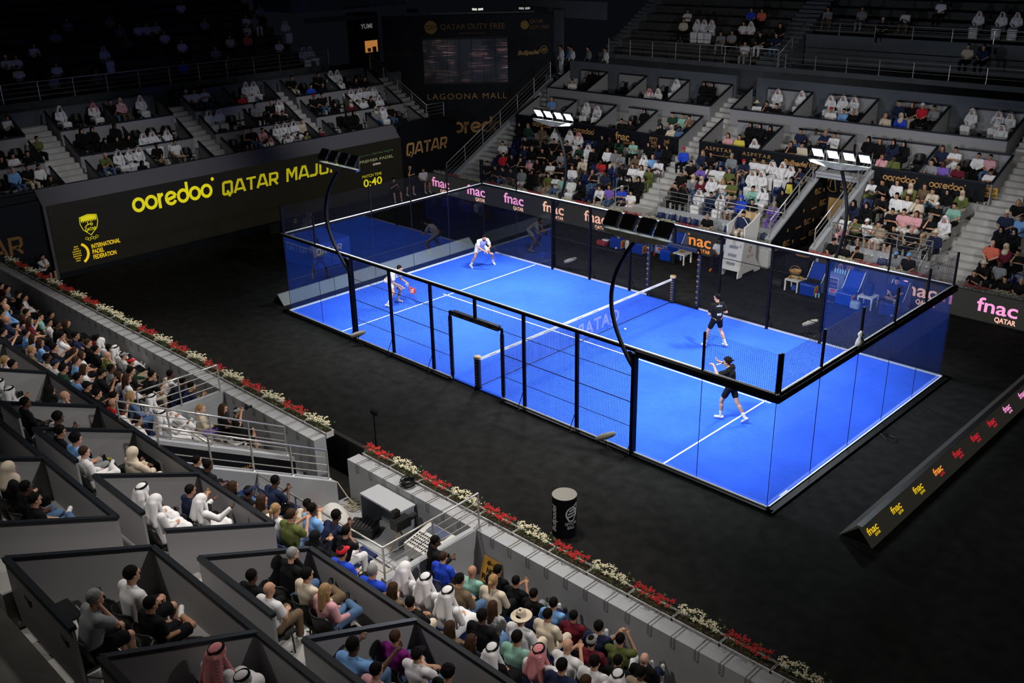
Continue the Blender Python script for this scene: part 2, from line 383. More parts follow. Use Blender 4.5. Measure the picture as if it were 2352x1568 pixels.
# doorways: padded posts and lintel with little sponsor marks
for s_ in (-1, 1):
    y = s_ * 5.03
    for x in (-1.12, 1.12):
        MB().box(x - .03, y - .03, 0, x + .03, y + .03, 2.25).build('door_post', M['black_steel'], CG)
        pd = MB().bar((x, y, .12), (x, y, 2.08), .062, 14).build('door_padding', M['navy_steel'], CG, smooth=False)
        mk = MB()
        for k in range(9):
            z = .25 + k * .205; wd = .035 + .02 * ((k * 7) % 3) / 2
            for q in range(3):
                if (k + q) % 4 != 3: mk.box(x - wd, y - .066, z + q * .022, x + wd * (.6 + .4 * ((q + k) % 2)), y - .0635, z + q * .022 + .012)
        mk.build('printed_mark', M['gold'], CG)
    MB().box(-1.12, y - .03, 2.2, 1.12, y + .03, 2.27).build('lintel', M['black_steel'], CG)
    MB().box(-.98, y - .085, 2.15, 1.02, y + .085, 2.31).build('lintel_padding', M['navy_steel'], CG, bevel=.03)
    if s_ < 0:
        for x, t in ((-.9, 'QATAR'), (-.45, 'ASPETAR'), (.0, 'ooredoo'), (.32, 'CUPRA'), (.52, 'fnac'), (.75, 'ooredoo')):
            text(t, (x, y - .087, 2.2), (1, 0, 0), (0, 0, 1), .075, M['gold'], CG, bold=.02)
# ------------------------------------------------------------ net
NT = tag(empty('padel_net'), 'white-taped net with dark mesh stretched across the middle of the court', 'net')
nb = MB()
for i in range(223):
    y = -4.98 + i * .0448; nb.box(-.0015, y - .0015, .05, .0015, y + .0015, .93)
for j in range(20):
    z = .05 + j * .0448; nb.box(-.0015, -4.98, z - .0015, .0015, 4.98, z + .0015)
nb.build('net_mesh', M['wire'], NT)
MB().box(-.012, -4.98, .88, .012, 4.98, .965).build('net_tape', M['white'], NT)
MB().box(-.008, -4.98, .03, .008, 4.98, .05).build('bottom_cord', M['black'], NT)
sm = MB()
for i in range(12):
    y = -4.5 + i * .82; sm.box(.0125, y, .905, .014, y + .3, .93)
sm.build('tape_print', mat('grey_print', (.25, .26, .3), .7), NT)
m_faint = mat('faint_print', (.30, .36, .85), .8)
text('QATAR', (-.006, 1.9, .22), (0, -1, 0), (0, 0, 1), .62, m_faint, NT, bold=.02, space=1.15, name='net_print')
for y in (-5.0, 5.05):
    pr = tag(empty('net_post', (0, y, 0)), 'padded navy net post with tan top at the %s doorway' % ('near' if y < 0 else 'far'), 'net post')
    MB().bar((0, 0, .02), (0, 0, .98), .10, 20).build('padding', M['navy_steel'], pr)
    MB().bar((0, 0, .98), (0, 0, 1.05), .115, 20).build('cap', mat('tan_cap', (.5, .36, .2), .6), pr)
    MB().bar((0, 0, 0), (0, 0, .03), .12, 20).build('foot_plate', M['black_steel'], pr)
    mk = MB()
    for k in range(9):
        z = .12 + k * .095
        for q in range(3):
            if (k * 3 + q) % 4: mk.box(.02 - .05, -.104, z + q * .016, .02 + .035 * ((q + k) % 2) + .02, -.101, z + q * .016 + .01)
    mk.build('printed_mark', M['gold'], pr)
# ------------------------------------------------------------ curved floodlight masts
M['lampface'] = mat('lamp_glow', (1, 1, 1), .3, emit=(.80, .91, 1), es=9)
M['lampback'] = mat('lamp_housing', (.008, .008, .009), .4, .3)
M['gal'] = mat('galvanised_plate', (.20, .20, .17), .5, .6, noise=.3, nscale=6)
ML = ['left end of near side', 'right end of near side', 'left end of far side', 'right end of far side']
for i, (sx, sy) in enumerate(((-1, -1), (1, -1), (-1, 1), (1, 1))):
    x = sx * 6.0; y = sy * 5.12
    t = tag(empty('floodlight_mast', (x, y, 0)), 'curved black mast carrying four floodlights, %s of the cage' % ML[i], 'floodlight mast')
    # bow outwards from the court in x and y, seen as a C
    ox = {(-1, -1): -1.0, (1, -1): -.75, (-1, 1): .62, (1, 1): .38}[(sx, sy)]
    pts = []
    for k in range(25):
        u = k / 24; z = 2.55 + u * 3.45
        b = math.sin(PI * min(1, u * 1.02)) ** .9
        pts.append((ox * b, sy * (.05 + .0 * b), z))
    MB().tube([(0, 0, .6)] + [(0, 0, 2.4)] + pts, .055, 10).build('arm', M['black_steel'], t, smooth=True)
    MB().box(-.05, -.05, 0, .05, .05, 2.9).build('pole', M['black_steel'], t)
    if sy < 0:
        fan = MB().bar((-.12, -.02, 2.78), (-.12, .02, 2.78), .15, 20)
        fan.build('bracket_disc', M['navy_steel'], t)
    bm_ = MB().prism([(-1.03, 6.06), (1.03, 6.06), (.95, 5.98), (.1, 5.86), (-.1, 5.86), (-.95, 5.98)], -.12, .02, 'y')
    bm_.build('crossbeam', M['gal'], t)
    for k in range(4):
        cx = (-.78, -.27, .27, .78)[k]
        # lamp faces the court and is tipped downward
        hd = MB(); n_ = Vector((0, -sy * .80, -.60)).normalized(); r_ = Vector((1, 0, 0)); u_ = n_.cross(r_) * (1 if sy > 0 else 1)
        if u_.z < 0: u_ = -u_
        c0 = Vector((cx, 0, 6.28))
        def P(a, b, c_): return c0 + r_ * a + u_ * b + n_ * c_
        def slab(mb, a, b, c1, c2):
            v = [P(-a, -b, c1), P(a, -b, c1), P(a, b, c1), P(-a, b, c1), P(-a, -b, c2), P(a, -b, c2), P(a, b, c2), P(-a, b, c2)]
            mb.add(v, [(0, 3, 2, 1), (4, 5, 6, 7), (0, 1, 5, 4), (1, 2, 6, 5), (2, 3, 7, 6), (3, 0, 4, 7)])
        slab(hd, .195, .20, -.07, .0)
        for q in range(9):
            a_ = -.19 + q * .0475
            v = [P(a_ - .006, -.18, -.10), P(a_ + .006, -.18, -.10), P(a_ + .006, .18, -.10), P(a_ - .006, .18, -.10), P(a_ - .006, -.18, -.07), P(a_ + .006, -.18, -.07), P(a_ + .006, .18, -.07), P(a_ - .006, .18, -.07)]
            hd.add(v, [(0, 3, 2, 1), (0, 1, 5, 4), (1, 2, 6, 5), (2, 3, 7, 6), (3, 0, 4, 7)])
        h_ = hd.build('lamp_housing', M['lampback'], t)
        fc = MB(); slab(fc, .165, .155, .002, .008); fc.build('lamp_glass', M['lampface'], h_)
        MB().bar(c0 + Vector((.22, 0, -.25)), c0 + Vector((.22, 0, .1)), .012, 6).build('bracket', M['gal'], h_)
    # the lamps' own light
    l = light('mast_light', 'AREA', (x, y - sy * .42, 6.10), (x * .72, -sy * .5, 0), 800, (.93, .97, 1), shape='RECTANGLE', size=1.9, size_y=.35, spread=math.radians(150))
# ------------------------------------------------------------ stands: shared profile measured from the court axis outwards
ROWY = [12.69 + .755 * k for k in range(5)]; ROWZ = [.33 + .395 * k for k in range(5)]      # hip line and floor of the five lower rows
BOX = [(16.30, 17.42, 2.60), (17.42, 18.20, 3.05), (18.20, 18.70, 3.45), (18.70, 19.95, 3.85), (19.95, 20.85, 4.30)]
NS = [0]
def tiers(side, x0, x1, name, rows=range(5), boxes=True, low=None):
    """concrete steps of one block; side -1 = near, +1 = far"""
    mb = MB()
    def bx(ya, yb, z): mb.box(x0, min(side * ya, side * yb), -.03, x1, max(side * ya, side * yb), z)
    for k in rows: bx(ROWY[k] - .47, ROWY[k] + .285, ROWZ[k])
    if 0 in rows: bx(11.9, ROWY[0] - .47, ROWZ[0])
    if boxes:
        bx(16.0 - .0, 16.30, 2.35) if False else None
        bx(ROWY[4] + .285, 16.25, 1.95)
        for a, b, z in BOX: bx(a, b, z)
    o = mb.build(name, M['tread']); return struct(o)
def stair(side, x0, x1, y0, y1, z0, z1, name='floor_stairs'):
    mb = MB(); n = int(round((z1 - z0) / .19))
    for k in range(n):
        a = y0 + (y1 - y0) * k / n; b = y0 + (y1 - y0) * (k + 1) / n; z = z0 + (z1 - z0) * (k + 1) / n
        mb.box(x0, min(side * a, side * b), -.03, x1, max(side * a, side * b), z)
    return struct(mb.build(name, M['concrete_dark'] if 'upper' in name else M['tread']))  # upper stairs: dimness put into the colour
def railing(pts, label, hgt=.8, nbar=3, post_every=1.3, name='handrail', r=.024, extra_first=True):
    """stainless railing along a 3-D polyline of base points"""
    t = tag(empty(name, pts[0]), label, 'railing'); b0 = Vector(pts[0]); P = [Vector(p) - b0 for p in pts]
    up = Vector((0, 0, hgt))
    MB().tube([p + up for p in P], r, 10).build('top_bar', M['steel'], t, smooth=True)
    for k in range(nbar):
        h = hgt * (k + 1) / (nbar + 1); MB().tube([p + Vector((0, 0, h)) for p in P], r * .5, 6).build('bar', M['steel'], t)
    for i in range(len(P) - 1):
        L = (P[i + 1] - P[i]).length; n = max(1, int(round(L / post_every)))
        for k in range(n + (1 if i == len(P) - 2 else 0)):
            q = P[i].lerp(P[i + 1], k / n)
            MB().bar(q, q + up, r * .9, 8).lathe([(.05, 0), (.05, .02), (.03, .03)], q, 10).build('post', M['steel'], t)
    return t
struct_names = 0
# far side blocks
tiers(1, -18.3, -7.83, 'floor_far_stand'); tiers(1, -6.65, .05, 'floor_far_stand', rows=range(1, 5)); tiers(1, 2.0, 6.6, 'floor_far_stand', rows=range(1, 5))
tiers(1, 7.95, 24, 'floor_far_stand')
struct(MB().box(.05, 16.3, 1.9, 2.0, 17.42, 2.6).box(.05, 17.42, 2.2, 2.0, 18.2, 3.05).box(.05, 18.2, 2.6, 2.0, 18.7, 3.45).box(.05, 18.7, 3, 2.0, 19.95, 3.85).box(.05, 19.95, 3.4, 2.0, 20.85, 4.3).build('floor_far_bridge', M['tread']))
stair(1, -19.7, -18.3, 11.95, 20.9, .1, 5.0); stair(1, -7.83, -6.65, 12.0, 20.7, .33, 4.9); stair(1, 6.6, 7.95, 12.0, 20.7, .1, 4.9)
# pit platforms (recess for benches in front of rows 2+)
for a, b in ((-6.5, .05), (2.0, 6.3)):
    struct(MB().box(a, 12.88, -.03, b, 13.02, .98).build('wall_pit_back', M['concrete']))
struct(MB().box(-8.6, 11.95, -.03, -6.5, 13.0, .85).build('floor_landing', M['tread']))
# near side blocks
tiers(-1, -24, -2.9, 'floor_near_stand'); tiers(-1, -2.9, .85, 'floor_near_stand', rows=range(2, 5)); tiers(-1, 2.6, 6.75, 'floor_near_stand', rows=range(2, 5), boxes=False); struct(MB().box(2.6, -17.42, -.03, 6.75, -16.3, 2.6).box(2.6, -18.2, -.03, 6.75, -17.42, 3.05).box(2.6, -18.7, -.03, 6.75, -18.2, 3.45).box(2.6, -19.95, -.03, 6.5, -18.7, 3.85).box(2.6, -20.85, -.03, 6.5, -19.95, 4.3).build('floor_near_boxes', M['tread']))
tiers(-1, 7.83, 19, 'floor_near_stand', rows=range(5)); struct(MB().box(7.6, -19.95, -.03, 7.83, -18.7, 3.85).box(7.6, -20.85, -.03, 7.83, -19.95, 4.3).build('floor_near_box_edge', M['tread']))
tiers(-1, 6.75, 7.83, 'floor_near_stand', rows=range(3, 5), boxes=False)
struct(MB().box(6.75, -14.2, -.03, 7.83, -11.9, .33).box(.85, -20.85, 3.85, 2.6, -18.7, 3.86).build('floor_near_landing', M['tread']))
stair(-1, 6.75, 7.83, 14.6, 18.7, 1.2, 3.65); stair(-1, 6.5, 7.58, 18.7, 20.8, 3.65, 4.9)
struct(MB().box(-2.9, -14.2, -.03, .85, -11.9, .33).box(2.6, -14.2, -.03, 7.15, -11.9, .33).build('floor_camera_pits', M['concrete']))
# stepped platform inside the left pit
struct(MB().box(-2.7, -14.2, .33, -.2, -13.2, .95).box(-2.7, -13.2, .33, .1, -12.5, .65).build('floor_pit_steps', M['white']))
# parapets
struct(MB().box(-20.0, -11.9, -.03, 1.4, -11.55, 1.42).build('wall_near_left', M['concrete']))
struct(MB().box(2.75, -11.9, -.03, 22, -11.55, 1.42).build('wall_near_right', M['concrete']))
struct(MB().box(-20.0, -13.4, -.03, -19.7, -11.9, 1.6).build('wall_near_end', M['concrete']))
for a, b in ((-20.2, .05), (2.0, 24)):
    struct(MB().box(a, 11.3, -.03, b, 11.7, .84).build('wall_far', M['concrete']))
# pit side walls
def sidewall(x, y0, y1, z0, z1, name='wall_pit_side'):
    return struct(MB().prism([(y0, -.03), (y1, -.03), (y1, z1), (y0, z0)], x - .08, x + .08).build(name, M['concrete']))
sidewall(-2.9, -11.9, -14.2, 1.42, 1.42); sidewall(7.1, -11.9, -14.3, 1.42, 1.42)
struct(MB().box(-2.9, -14.28, -.03, .85, -14.2, 1.25).box(2.6, -14.28, -.03, 7.1, -14.2, 1.25).build('wall_pit_rear', M['concrete']))
# tunnel (vomitory) walls: sloped concrete with black sponsor cladding inside
def ramp_wall(side, x, y0, z0, y1, z1, w=.3, name='wall_tunnel'):
    s = side
    return struct(MB().prism([(s * y0, -.03), (s * y1, -.03), (s * y1, z1), (s * y0, z0)], x - w / 2, x + w / 2).build(name, M['concrete']))
ramp_wall(1, -.03, 11.75, .92, 16.27, 3.34); ramp_wall(1, 2.0, 11.75, .92, 16.27, 3.34)
ramp_wall(-1, .85, 12.25, .95, 16.3, 3.15); ramp_wall(-1, 2.6, 12.25, .95, 16.3, 3.15)
def clad(side, x, y0, z0, y1, z1, name='wall_cladding'):
    return struct(MB().prism([(side * y0, -.02), (side * y1, -.02), (side * y1, z1), (side * y0, z0)], x - .012, x + .012).build(name, M['board']))
clad(1, .135, 11.76, .84, 16.27, 3.26); clad(1, 1.835, 11.76, .84, 16.27, 3.26); clad(-1, 1.015, 12.26, .87, 16.3, 3.07)
struct(MB().box(.1, 16.2, -.03, 1.9, 16.27, 3.3).build('wall_tunnel_back', M['board']))
struct(MB().box(.85, -16.4, -.03, 2.6, -16.3, 3.1).build('wall_tunnel_back_near', M['board']))
struct(MB().box(.05, 15.2, 2.95, 1.95, 16.27, 3.1).box(.05, 15.15, 3.1, 1.95, 15.3, 3.2).build('ceiling_tunnel', M['concrete']))
# sponsor marks on the tunnel wall
tb = tag(empty('tunnel_sponsor_marks', (.15, 12, .5)), 'rows of small gold sponsor logos on the black tunnel wall below the slanted handrail', 'lettering')
def padel_logo(o, right, up, s, parent, m=None):
    strokes([arc(.3, .5, .42, 300, 90, 10), [(.3, .92), (.12, .7), (.1, .3)], [(.34, .85), (.5, .1)]], .07, o, right, up, s, m or M['gold'], parent)
for k in range(6):
    for j, zz in enumerate((.35, .95, 1.55, 2.15, 2.7)):
        y = 12.05 + k * .72 + .2 * (j % 2); zt = .84 + (y - 11.76) * .537
        if zz + .3 > zt or y > 15.9: continue
        q = (k + j) % 3; o = (.15, y, zz)
        if q == 0: ooredoo(o, (0, 1, 0), (0, 0, 1), .072, M['gold'], tb)
        elif q == 1:
            padel_logo(o, (0, 1, 0), (0, 0, 1), .3, tb)
            for r_, t_ in enumerate(('INTERNATIONAL', 'PADEL', 'FEDERATION')): text(t_, (.15, y + .2, zz + .2 - .09 * r_), (0, 1, 0), (0, 0, 1), .085, M['gold'], tb, width=.3 if r_ != 1 else .14)
        else:
            strokes([[(0, .2), (.3, .5)], [(.3, .2), (0, .5)], [(.15, .1), (.15, .6)]], .1, o, (0, 1, 0), (0, 0, 1), .3, M['gold'], tb)
            text('BASEL', (.15, y + .14, zz + .06), (0, 1, 0), (0, 0, 1), .12, M['gold'], tb) if False else MB().box(.149, y + .14, zz + .07, .155, y + .46, zz + .12).build('logo', M['gold'], tb)
sg = tag(MB().box(.3, 16.12, .9, 1.75, 16.19, 1.9).build('tan_screen_board', mat('tan_board', (.38, .22, .07), .7)), 'tan board standing at the dark back of the far tunnel', 'board')
ex = tag(empty('exit_light', (1.2, 16.1, 2.05)), 'green illuminated exit sign in the far tunnel', 'sign')
MB().box(0, 0, 0, .34, .05, .16).build('sign_face', mat('exit_green', (.01, .1, .02), .5, emit=(.0, .25, .06), es=.35), ex)
strokes([[(0, 0), (0, .6), (.4, .6)], [(0, .3), (.3, .3)], [(0, 0), (.4, 0)]], .12, (1.24, 16.095, 2.09), (1, 0, 0), (0, 0, 1), .14, mat('sign_white', (.5, .6, .5), .5), ex)
padel_logo((.2, 16.18, 2.1), (1, 0, 0), (0, 0, 1), .75, tb)
for r_, t_ in enumerate(('ooredoo', 'QATAR', 'PREMIER', 'PADEL')): text(t_, (.75, 16.18, 2.7 - .17 * r_), (1, 0, 0), (0, 0, 1), .17, M['gold'], tb, bold=.02)
# ------------------------------------------------------------ boxes: side, front and back panels with charcoal caps
BN = [0]
def side_panel(side, x, y0, z0, y1, z1, h=.95, label=None):
    """slanted partition running up the stand; top edge from (y0,z0) to (y1,z1)"""
    s = side; BN[0] += 1
    t = tag(empty('box_partition', (x, s * y0, z0)), label, 'partition')
    dy = s * (y1 - y0); dz = z1 - z0
    MB().prism([(0, -h), (dy, dz - h), (dy, dz), (0, 0)], -.02, .02).build('panel', M['panel'], t)
    MB().prism([(0, -.015), (dy, dz - .015), (dy, dz + .045), (0, .045)], -.045, .045).build('cap_rail', M['rail_black'], t)
    return t
def flat_panel(p0, p1, h, label, m='panel', cap=True, th=.02, name='box_front_panel', h0=0):
    """level partition from p0 to p1 (top edge)"""
    a = Vector(p0); b = Vector(p1); d = b - a; n = Vector((-d.y, d.x, 0)).normalized() * th
    t = tag(empty(name, a), label, 'partition'); mb = MB()
    def q(mb, z0, z1, k):
        v = []
        for zz in (z0, z1):
            for p in (n * k, d + n * k, d - n * k, -n * k): v.append(p + Vector((0, 0, zz)))
        mb.add(v, [(0, 1, 2, 3), (4, 5, 6, 7), (0, 1, 5, 4), (1, 2, 6, 5), (2, 3, 7, 6), (3, 0, 4, 7)])
    q(mb, -h, 0, 1); mb.build('panel', M[m], t)
    if cap: mc = MB(); q(mc, -.015, .045, 2.2); mc.build('cap_rail', M['rail_black'], t)
    return t
ORD = ['first', 'second', 'third', 'fourth', 'fifth', 'sixth', 'seventh', 'eighth', 'ninth', 'tenth', 'eleventh', 'twelfth']
def o_(n):
    if n < 12: return ORD[n]
    n += 1; return '%d%s' % (n, 'th' if 10 < n % 100 < 14 else {1: 'st', 2: 'nd', 3: 'rd'}.get(n % 10, 'th'))
# far boxes
FB1 = [[-18.9, -16.1, -13.3, -10.6, -7.83], [-6.65, -3.4, .17, 3.91, 6.9], [9.4, 10.9, 13.6, 16.4]]
FB2 = [[-18.74, -15.95, -13.23, -10.45, -7.8], [-6.6, -3.33, -.05, 3.19, 6.4], [9.4, 10.9, 13.6]]
k = 0
for blk in FB1:
    for i, x in enumerate(blk):
        side_panel(1, x, 16.27, 3.46, 18.2, 4.26, label='grey sloping partition with dark cap, %s from left in the lower far boxes' % o_(k)); k += 1
k = 0
for blk in FB2:
    for i, x in enumerate(blk):
        side_panel(1, x, 18.74, 4.70, 20.65, 5.5, label='grey sloping partition with dark cap, %s from left in the upper far boxes' % o_(k)); k += 1
k = 0
for blk in FB1:
    for a, b in zip(blk[:-1], blk[1:]):
        flat_panel((a + .85, 18.2, 4.26), (b, 18.2, 4.26), .8, 'low grey back panel behind %s lower far box from the left' % o_(k), name='box_back_panel'); k += 1
k = 0
for blk in FB2:
    for a, b in zip(blk[:-1], blk[1:]):
        flat_panel((a + .85, 20.7, 5.52), (b, 20.7, 5.52), 1.1, 'dim grey back panel behind %s upper far box from the left' % o_(k), name='box_back_panel'); k += 1
for a, b, n_ in ((-18.74, -7.8, 'left'), (-6.6, 6.4, 'centre'), (9.4, 20, 'right')):
    flat_panel((a, 18.74, 4.70), (b, 18.74, 4.70), .85, 'long grey front wall of the upper %s far boxes with dark cap' % n_)
# black sponsor fascias on the lower far boxes
for (a, b, n_, items) in ((-18.9, -7.83, 'left', (('o', -17.6, .15), ('o', -14.6, .15), ('fnac', -11.75, .2), ('fifty', -9.6, 0))),
                          (-6.65, .0, 'centre', (('asp', -6.3, .2), ('asp', -4.25, .2), ('bull', -2.15, .2))),
                          (2.05, 6.7, 'right of the tunnel', (('o', 2.55, .12), ('o', 4.5, .12))), (9.4, 20, 'far right', ())):
    t = flat_panel((a, 16.27, 3.46), (b, 16.27, 3.46), .74, 'black sponsor fascia with gold lettering on the %s far boxes' % n_, m='board', name='sponsor_fascia')
    y = 16.235
    for kd, x, dz in items:
        if kd == 'o': ooredoo((x, y, 3.0), (1, 0, 0), (0, 0, 1), .22, M['gold'], t)
        elif kd == 'fnac': text('fnac', (x, y, 2.98), (1, 0, 0), (0, 0, 1), .55, M['gold'], t, bold=.02); text('QATAR', (x + .5, y, 2.8), (1, 0, 0), (0, 0, 1), .17, M['gold'], t)
        elif kd == 'fifty':
            for r_, s_ in enumerate(('FIFTY', 'ONE', 'EAST')): text(s_, (x, y, 3.2 - .19 * r_), (1, 0, 0), (0, 0, 1), .22, M['gold'], t)
            strokes([arc(.5, .55, .28, 0, 360, 16), arc(.5, .55, .14, 0, 360, 12), [(.2, .9), (.5, .75), (.8, 1)], [(.75, .1), (.8, .9)]], .035, (x + .8, y, 2.85), (1, 0, 0), (0, 0, 1), .5, M['gold'], t)
        elif kd == 'asp':
            text('ASPETAR', (x, y, 3.14), (1, 0, 0), (0, 0, 1), .25, M['gold'], t, width=1.5, space=1.3)
            strokes([[(0, .1), (1.0, .1), (1.05, .22)], [(1.1, .1), (1.9, .1), (1.95, .3)], [(1.7, .12), (1.72, .25)], [(2.05, .1), (2.5, .1), (2.52, .26)], [(2.3, .12), (2.32, .26)], [(2.7, .1), (2.72, .32)], [(.9, -.05), (.95, -.05)], [(1.85, .45), (1.98, .45)]], .04, (x + .4, y, 2.9), (1, 0, 0), (0, 0, 1), .36, M['gold'], t)
        elif kd == 'bull':
            text('Bullpadel', (x, y, 3.02), (1, 0, 0), (0, 0, 1), .33, M['gold'], t, bold=.03, shear=.35, width=1.25)
            strokes([arc(.5, .5, .42, 0, 360, 24), [(.25, .62), (.7, .62)], [(.25, .48), (.75, .48)], [(.25, .34), (.7, .34)], [(.7, .68), (.75, .55), (.7, .5), (.75, .42), (.68, .3)]], .07, (x + 1.3, y, 2.94), (1, 0, 0), (0, 0, 1), .42, M['gold'], t)
# near boxes
NB = [-21.9, -19.2, -16.4, -13.7, -11, -8.2, -5.5, -2.77, -.1, 1.6, 4.23, 6.75, 7.83, 10.55, 13.3, 16]
for i, x in enumerate(NB):
    side_panel(-1, x, 16.27, 3.46, 18.16, 4.24, label='grey partition sloping up from the front rail, %s from left in the front near boxes' % o_(i))
k = 0
for a, b in zip(NB[:-1], NB[1:]):
    if abs(a - 6.75) < .01: continue
    flat_panel((a, -16.27, 3.46), (b, -16.27, 3.46), .85, 'grey front wall with dark cap of the %s front near box from left' % o_(k))
    flat_panel((a, -18.17, 4.25), (b - .72, -18.17, 4.25), .82, 'dark-capped back wall of the %s front near box from left' % o_(k), name='box_back_panel'); k += 1
NB2 = [-4.4, -1.7, 1.0, 3.7, 6.44, 7.6, 10.4, 13.1, 15.8]
for i, x in enumerate(NB2):
    side_panel(-1, x, 18.74, 4.62, 20.65, 5.4, h=1.0, label='grey partition sloping up from the front rail, %s from left in the rear near boxes' % o_(i))
k = 0
for a, b in zip(NB2[:-1], NB2[1:]):
    if abs(a - 6.44) < .01: continue
    flat_panel((a, -18.74, 4.62), (b, -18.74, 4.62), .78, 'grey front wall with dark cap of the %s rear near box from left' % o_(k))
    flat_panel((a, -20.66, 5.41), (b - .72, -20.66, 5.41), .95, 'dark-capped back wall of the %s rear near box from left' % o_(k), name='box_back_panel'); k += 1
struct(MB().box(-24, -24, -.03, 6.3, -20.85, 4.72).box(6.3, -22.5, -.03, 19, -20.85, 4.72).build('floor_near_walkway', mat('grey_brown_floor', (.13, .125, .115), .9, noise=.2, nscale=1.5)))  # darker grey-brown than the other treads, tone varied at random
# ------------------------------------------------------------ far walkway, upper tier
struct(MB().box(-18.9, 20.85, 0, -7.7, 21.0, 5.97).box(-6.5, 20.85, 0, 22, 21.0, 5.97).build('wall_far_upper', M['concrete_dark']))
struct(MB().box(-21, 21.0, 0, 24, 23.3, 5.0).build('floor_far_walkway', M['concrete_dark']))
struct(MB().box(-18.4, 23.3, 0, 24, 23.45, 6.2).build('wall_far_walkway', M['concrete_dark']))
def upper(side_x, a0, a1, d0, n, z0, name):
    mb = MB()
    for k in range(n):
        d = d0 + .8 * k; z = z0 + .43 * k
        if side_x: mb.box(-d - .8, a0, 0, -d, a1, z)
        else: mb.box(a0, d, 0, a1, d + .8, z)
    return struct(mb.build(name, mat('dimmed_tread', (.05, .05, .053), .9, noise=.15, nscale=2)))  # dark base colour stands in for the dim light of the upper tiers
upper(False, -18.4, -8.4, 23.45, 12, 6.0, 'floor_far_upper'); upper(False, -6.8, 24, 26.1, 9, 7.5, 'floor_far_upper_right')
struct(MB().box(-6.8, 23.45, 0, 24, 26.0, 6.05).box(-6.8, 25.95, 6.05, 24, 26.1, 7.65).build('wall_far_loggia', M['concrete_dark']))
stair(1, -8.4, -6.95, 23.45, 33, 6.0, 11.4, 'floor_upper_stairs'); stair(1, -18.9, -18.4, 23.45, 33, 6.0, 11.4, 'floor_upper_stairs')
railing([(-18.1, 23.4, 6.2), (-6.9, 23.4, 6.2)], 'stainless railing along front of the upper far seats, left half', .85, 3, 1.5)
railing([(-6.45, 23.4, 6.2), (22, 23.4, 6.2)], 'stainless railing along the dark loggia, right half of the upper far level', .7, 2, 1.7)
railing([(-6.9, 26.0, 7.65), (22, 26.0, 7.65)], 'stainless railing along the highest far seats at upper right', .6, 2, 1.9)
railing([(-6.9, 23.5, 6.25), (-6.9, 26.0, 7.65)], 'short sloping railing beside the upper far stairs', .6, 2, 1.2)
# ------------------------------------------------------------ end stand behind the big screen (x = -20.6)
EX = [22.2 + .83 * k for k in range(6)]; EZ = [2.62 + .42 * k for k in range(6)]
EB = [(-14.5, -7.9), (-6.35, -.95), (.25, 5.1), (6.1, 11.9)]
for a, b in EB:
    mb = MB()
    for k in range(6): mb.box(-EX[k] - .36, a, -.03, -EX[k] + .47, b, EZ[k])
    mb.box(-21.75, a, -.03, -21.0, b, 2.6)
    struct(mb.build('floor_end_stand', M['tread']))
for a, b in ((-7.9, -6.35), (-.95, .25), (5.1, 6.1), (11.9, 13.2)):
    mb = MB(); n = 14
    for k in range(n): mb.box(-21.3 - (k + 1) * .38, a, -.03, -21.3 - k * .38, b, 2.6 + (k + 1) * .19)
    struct(mb.build('floor_end_stairs', M['tread']))
struct(MB().prism([(-20.62, 3.06), (-20.62, -.03), (-21.3, -.03), (-21.3, 3.55), (-21.15, 3.66)], -9.35, 9.25, 'y').build('wall_end_ledge', mat('grey_ledge', (.085, .083, .095), .6)))
struct(MB().box(-21.35, -14, 3.5, -21.2, 12.6, 3.66).build('trim_end_ledge', M['rail_black']))
k = 0
for a, b in EB:
    m_ = (a + b) / 2 if a > -14 else -11
    k += 1
    for tier_, (X0, Z0, X1, Z1) in enumerate(((21.6, 3.5, 23.0, 4.1), (23.45, 4.23, 24.8, 4.95), (25.1, 5.13, 26.5, 5.85))):
        for y in (a, m_, b):
            t = tag(empty('box_partition', (-X0, y, Z0)), 'grey sloping partition in the %s boxes of the end stand, %s from left' % (('bottom', 'middle', 'top')[tier_], o_(k // 3 * 3 + (0 if y == a else 1 if y == m_ else 2)) if False else o_({a: 0, m_: 1, b: 2}[y] + 3 * EB.index((a, b)))), 'partition')
            MB().prism([(0, -.9), (-(X1 - X0), Z1 - Z0 - .9), (-(X1 - X0), Z1 - Z0), (0, 0)], -.02, .02, 'y').build('panel', M['panel'], t)
            MB().prism([(0, -.015), (-(X1 - X0), Z1 - Z0 - .015), (-(X1 - X0), Z1 - Z0 + .045), (0, .045)], -.04, .04, 'y').build('cap_rail', M['rail_black'], t)
        if tier_: flat_panel((-X0, a, Z0), (-X0, b, Z0), .72, 'grey front wall of the %s boxes in the end stand, %s block from left' % (('bottom', 'middle', 'top')[tier_], o_(EB.index((a, b)))))
struct(MB().box(-27.0, -14.5, 0, -26.85, -.95, 5.9).box(-27.0, .25, 0, -26.85, 12, 5.9).build('wall_end_rear', M['concrete_dark']))
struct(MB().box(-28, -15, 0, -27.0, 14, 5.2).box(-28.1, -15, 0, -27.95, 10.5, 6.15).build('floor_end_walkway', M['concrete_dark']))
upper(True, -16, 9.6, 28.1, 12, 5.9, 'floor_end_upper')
railing([(-28.0, -14, 6.15), (-28.0, 10.4, 6.15)], 'long stainless railing in front of the dark upper end seats', .85, 3, 1.6)
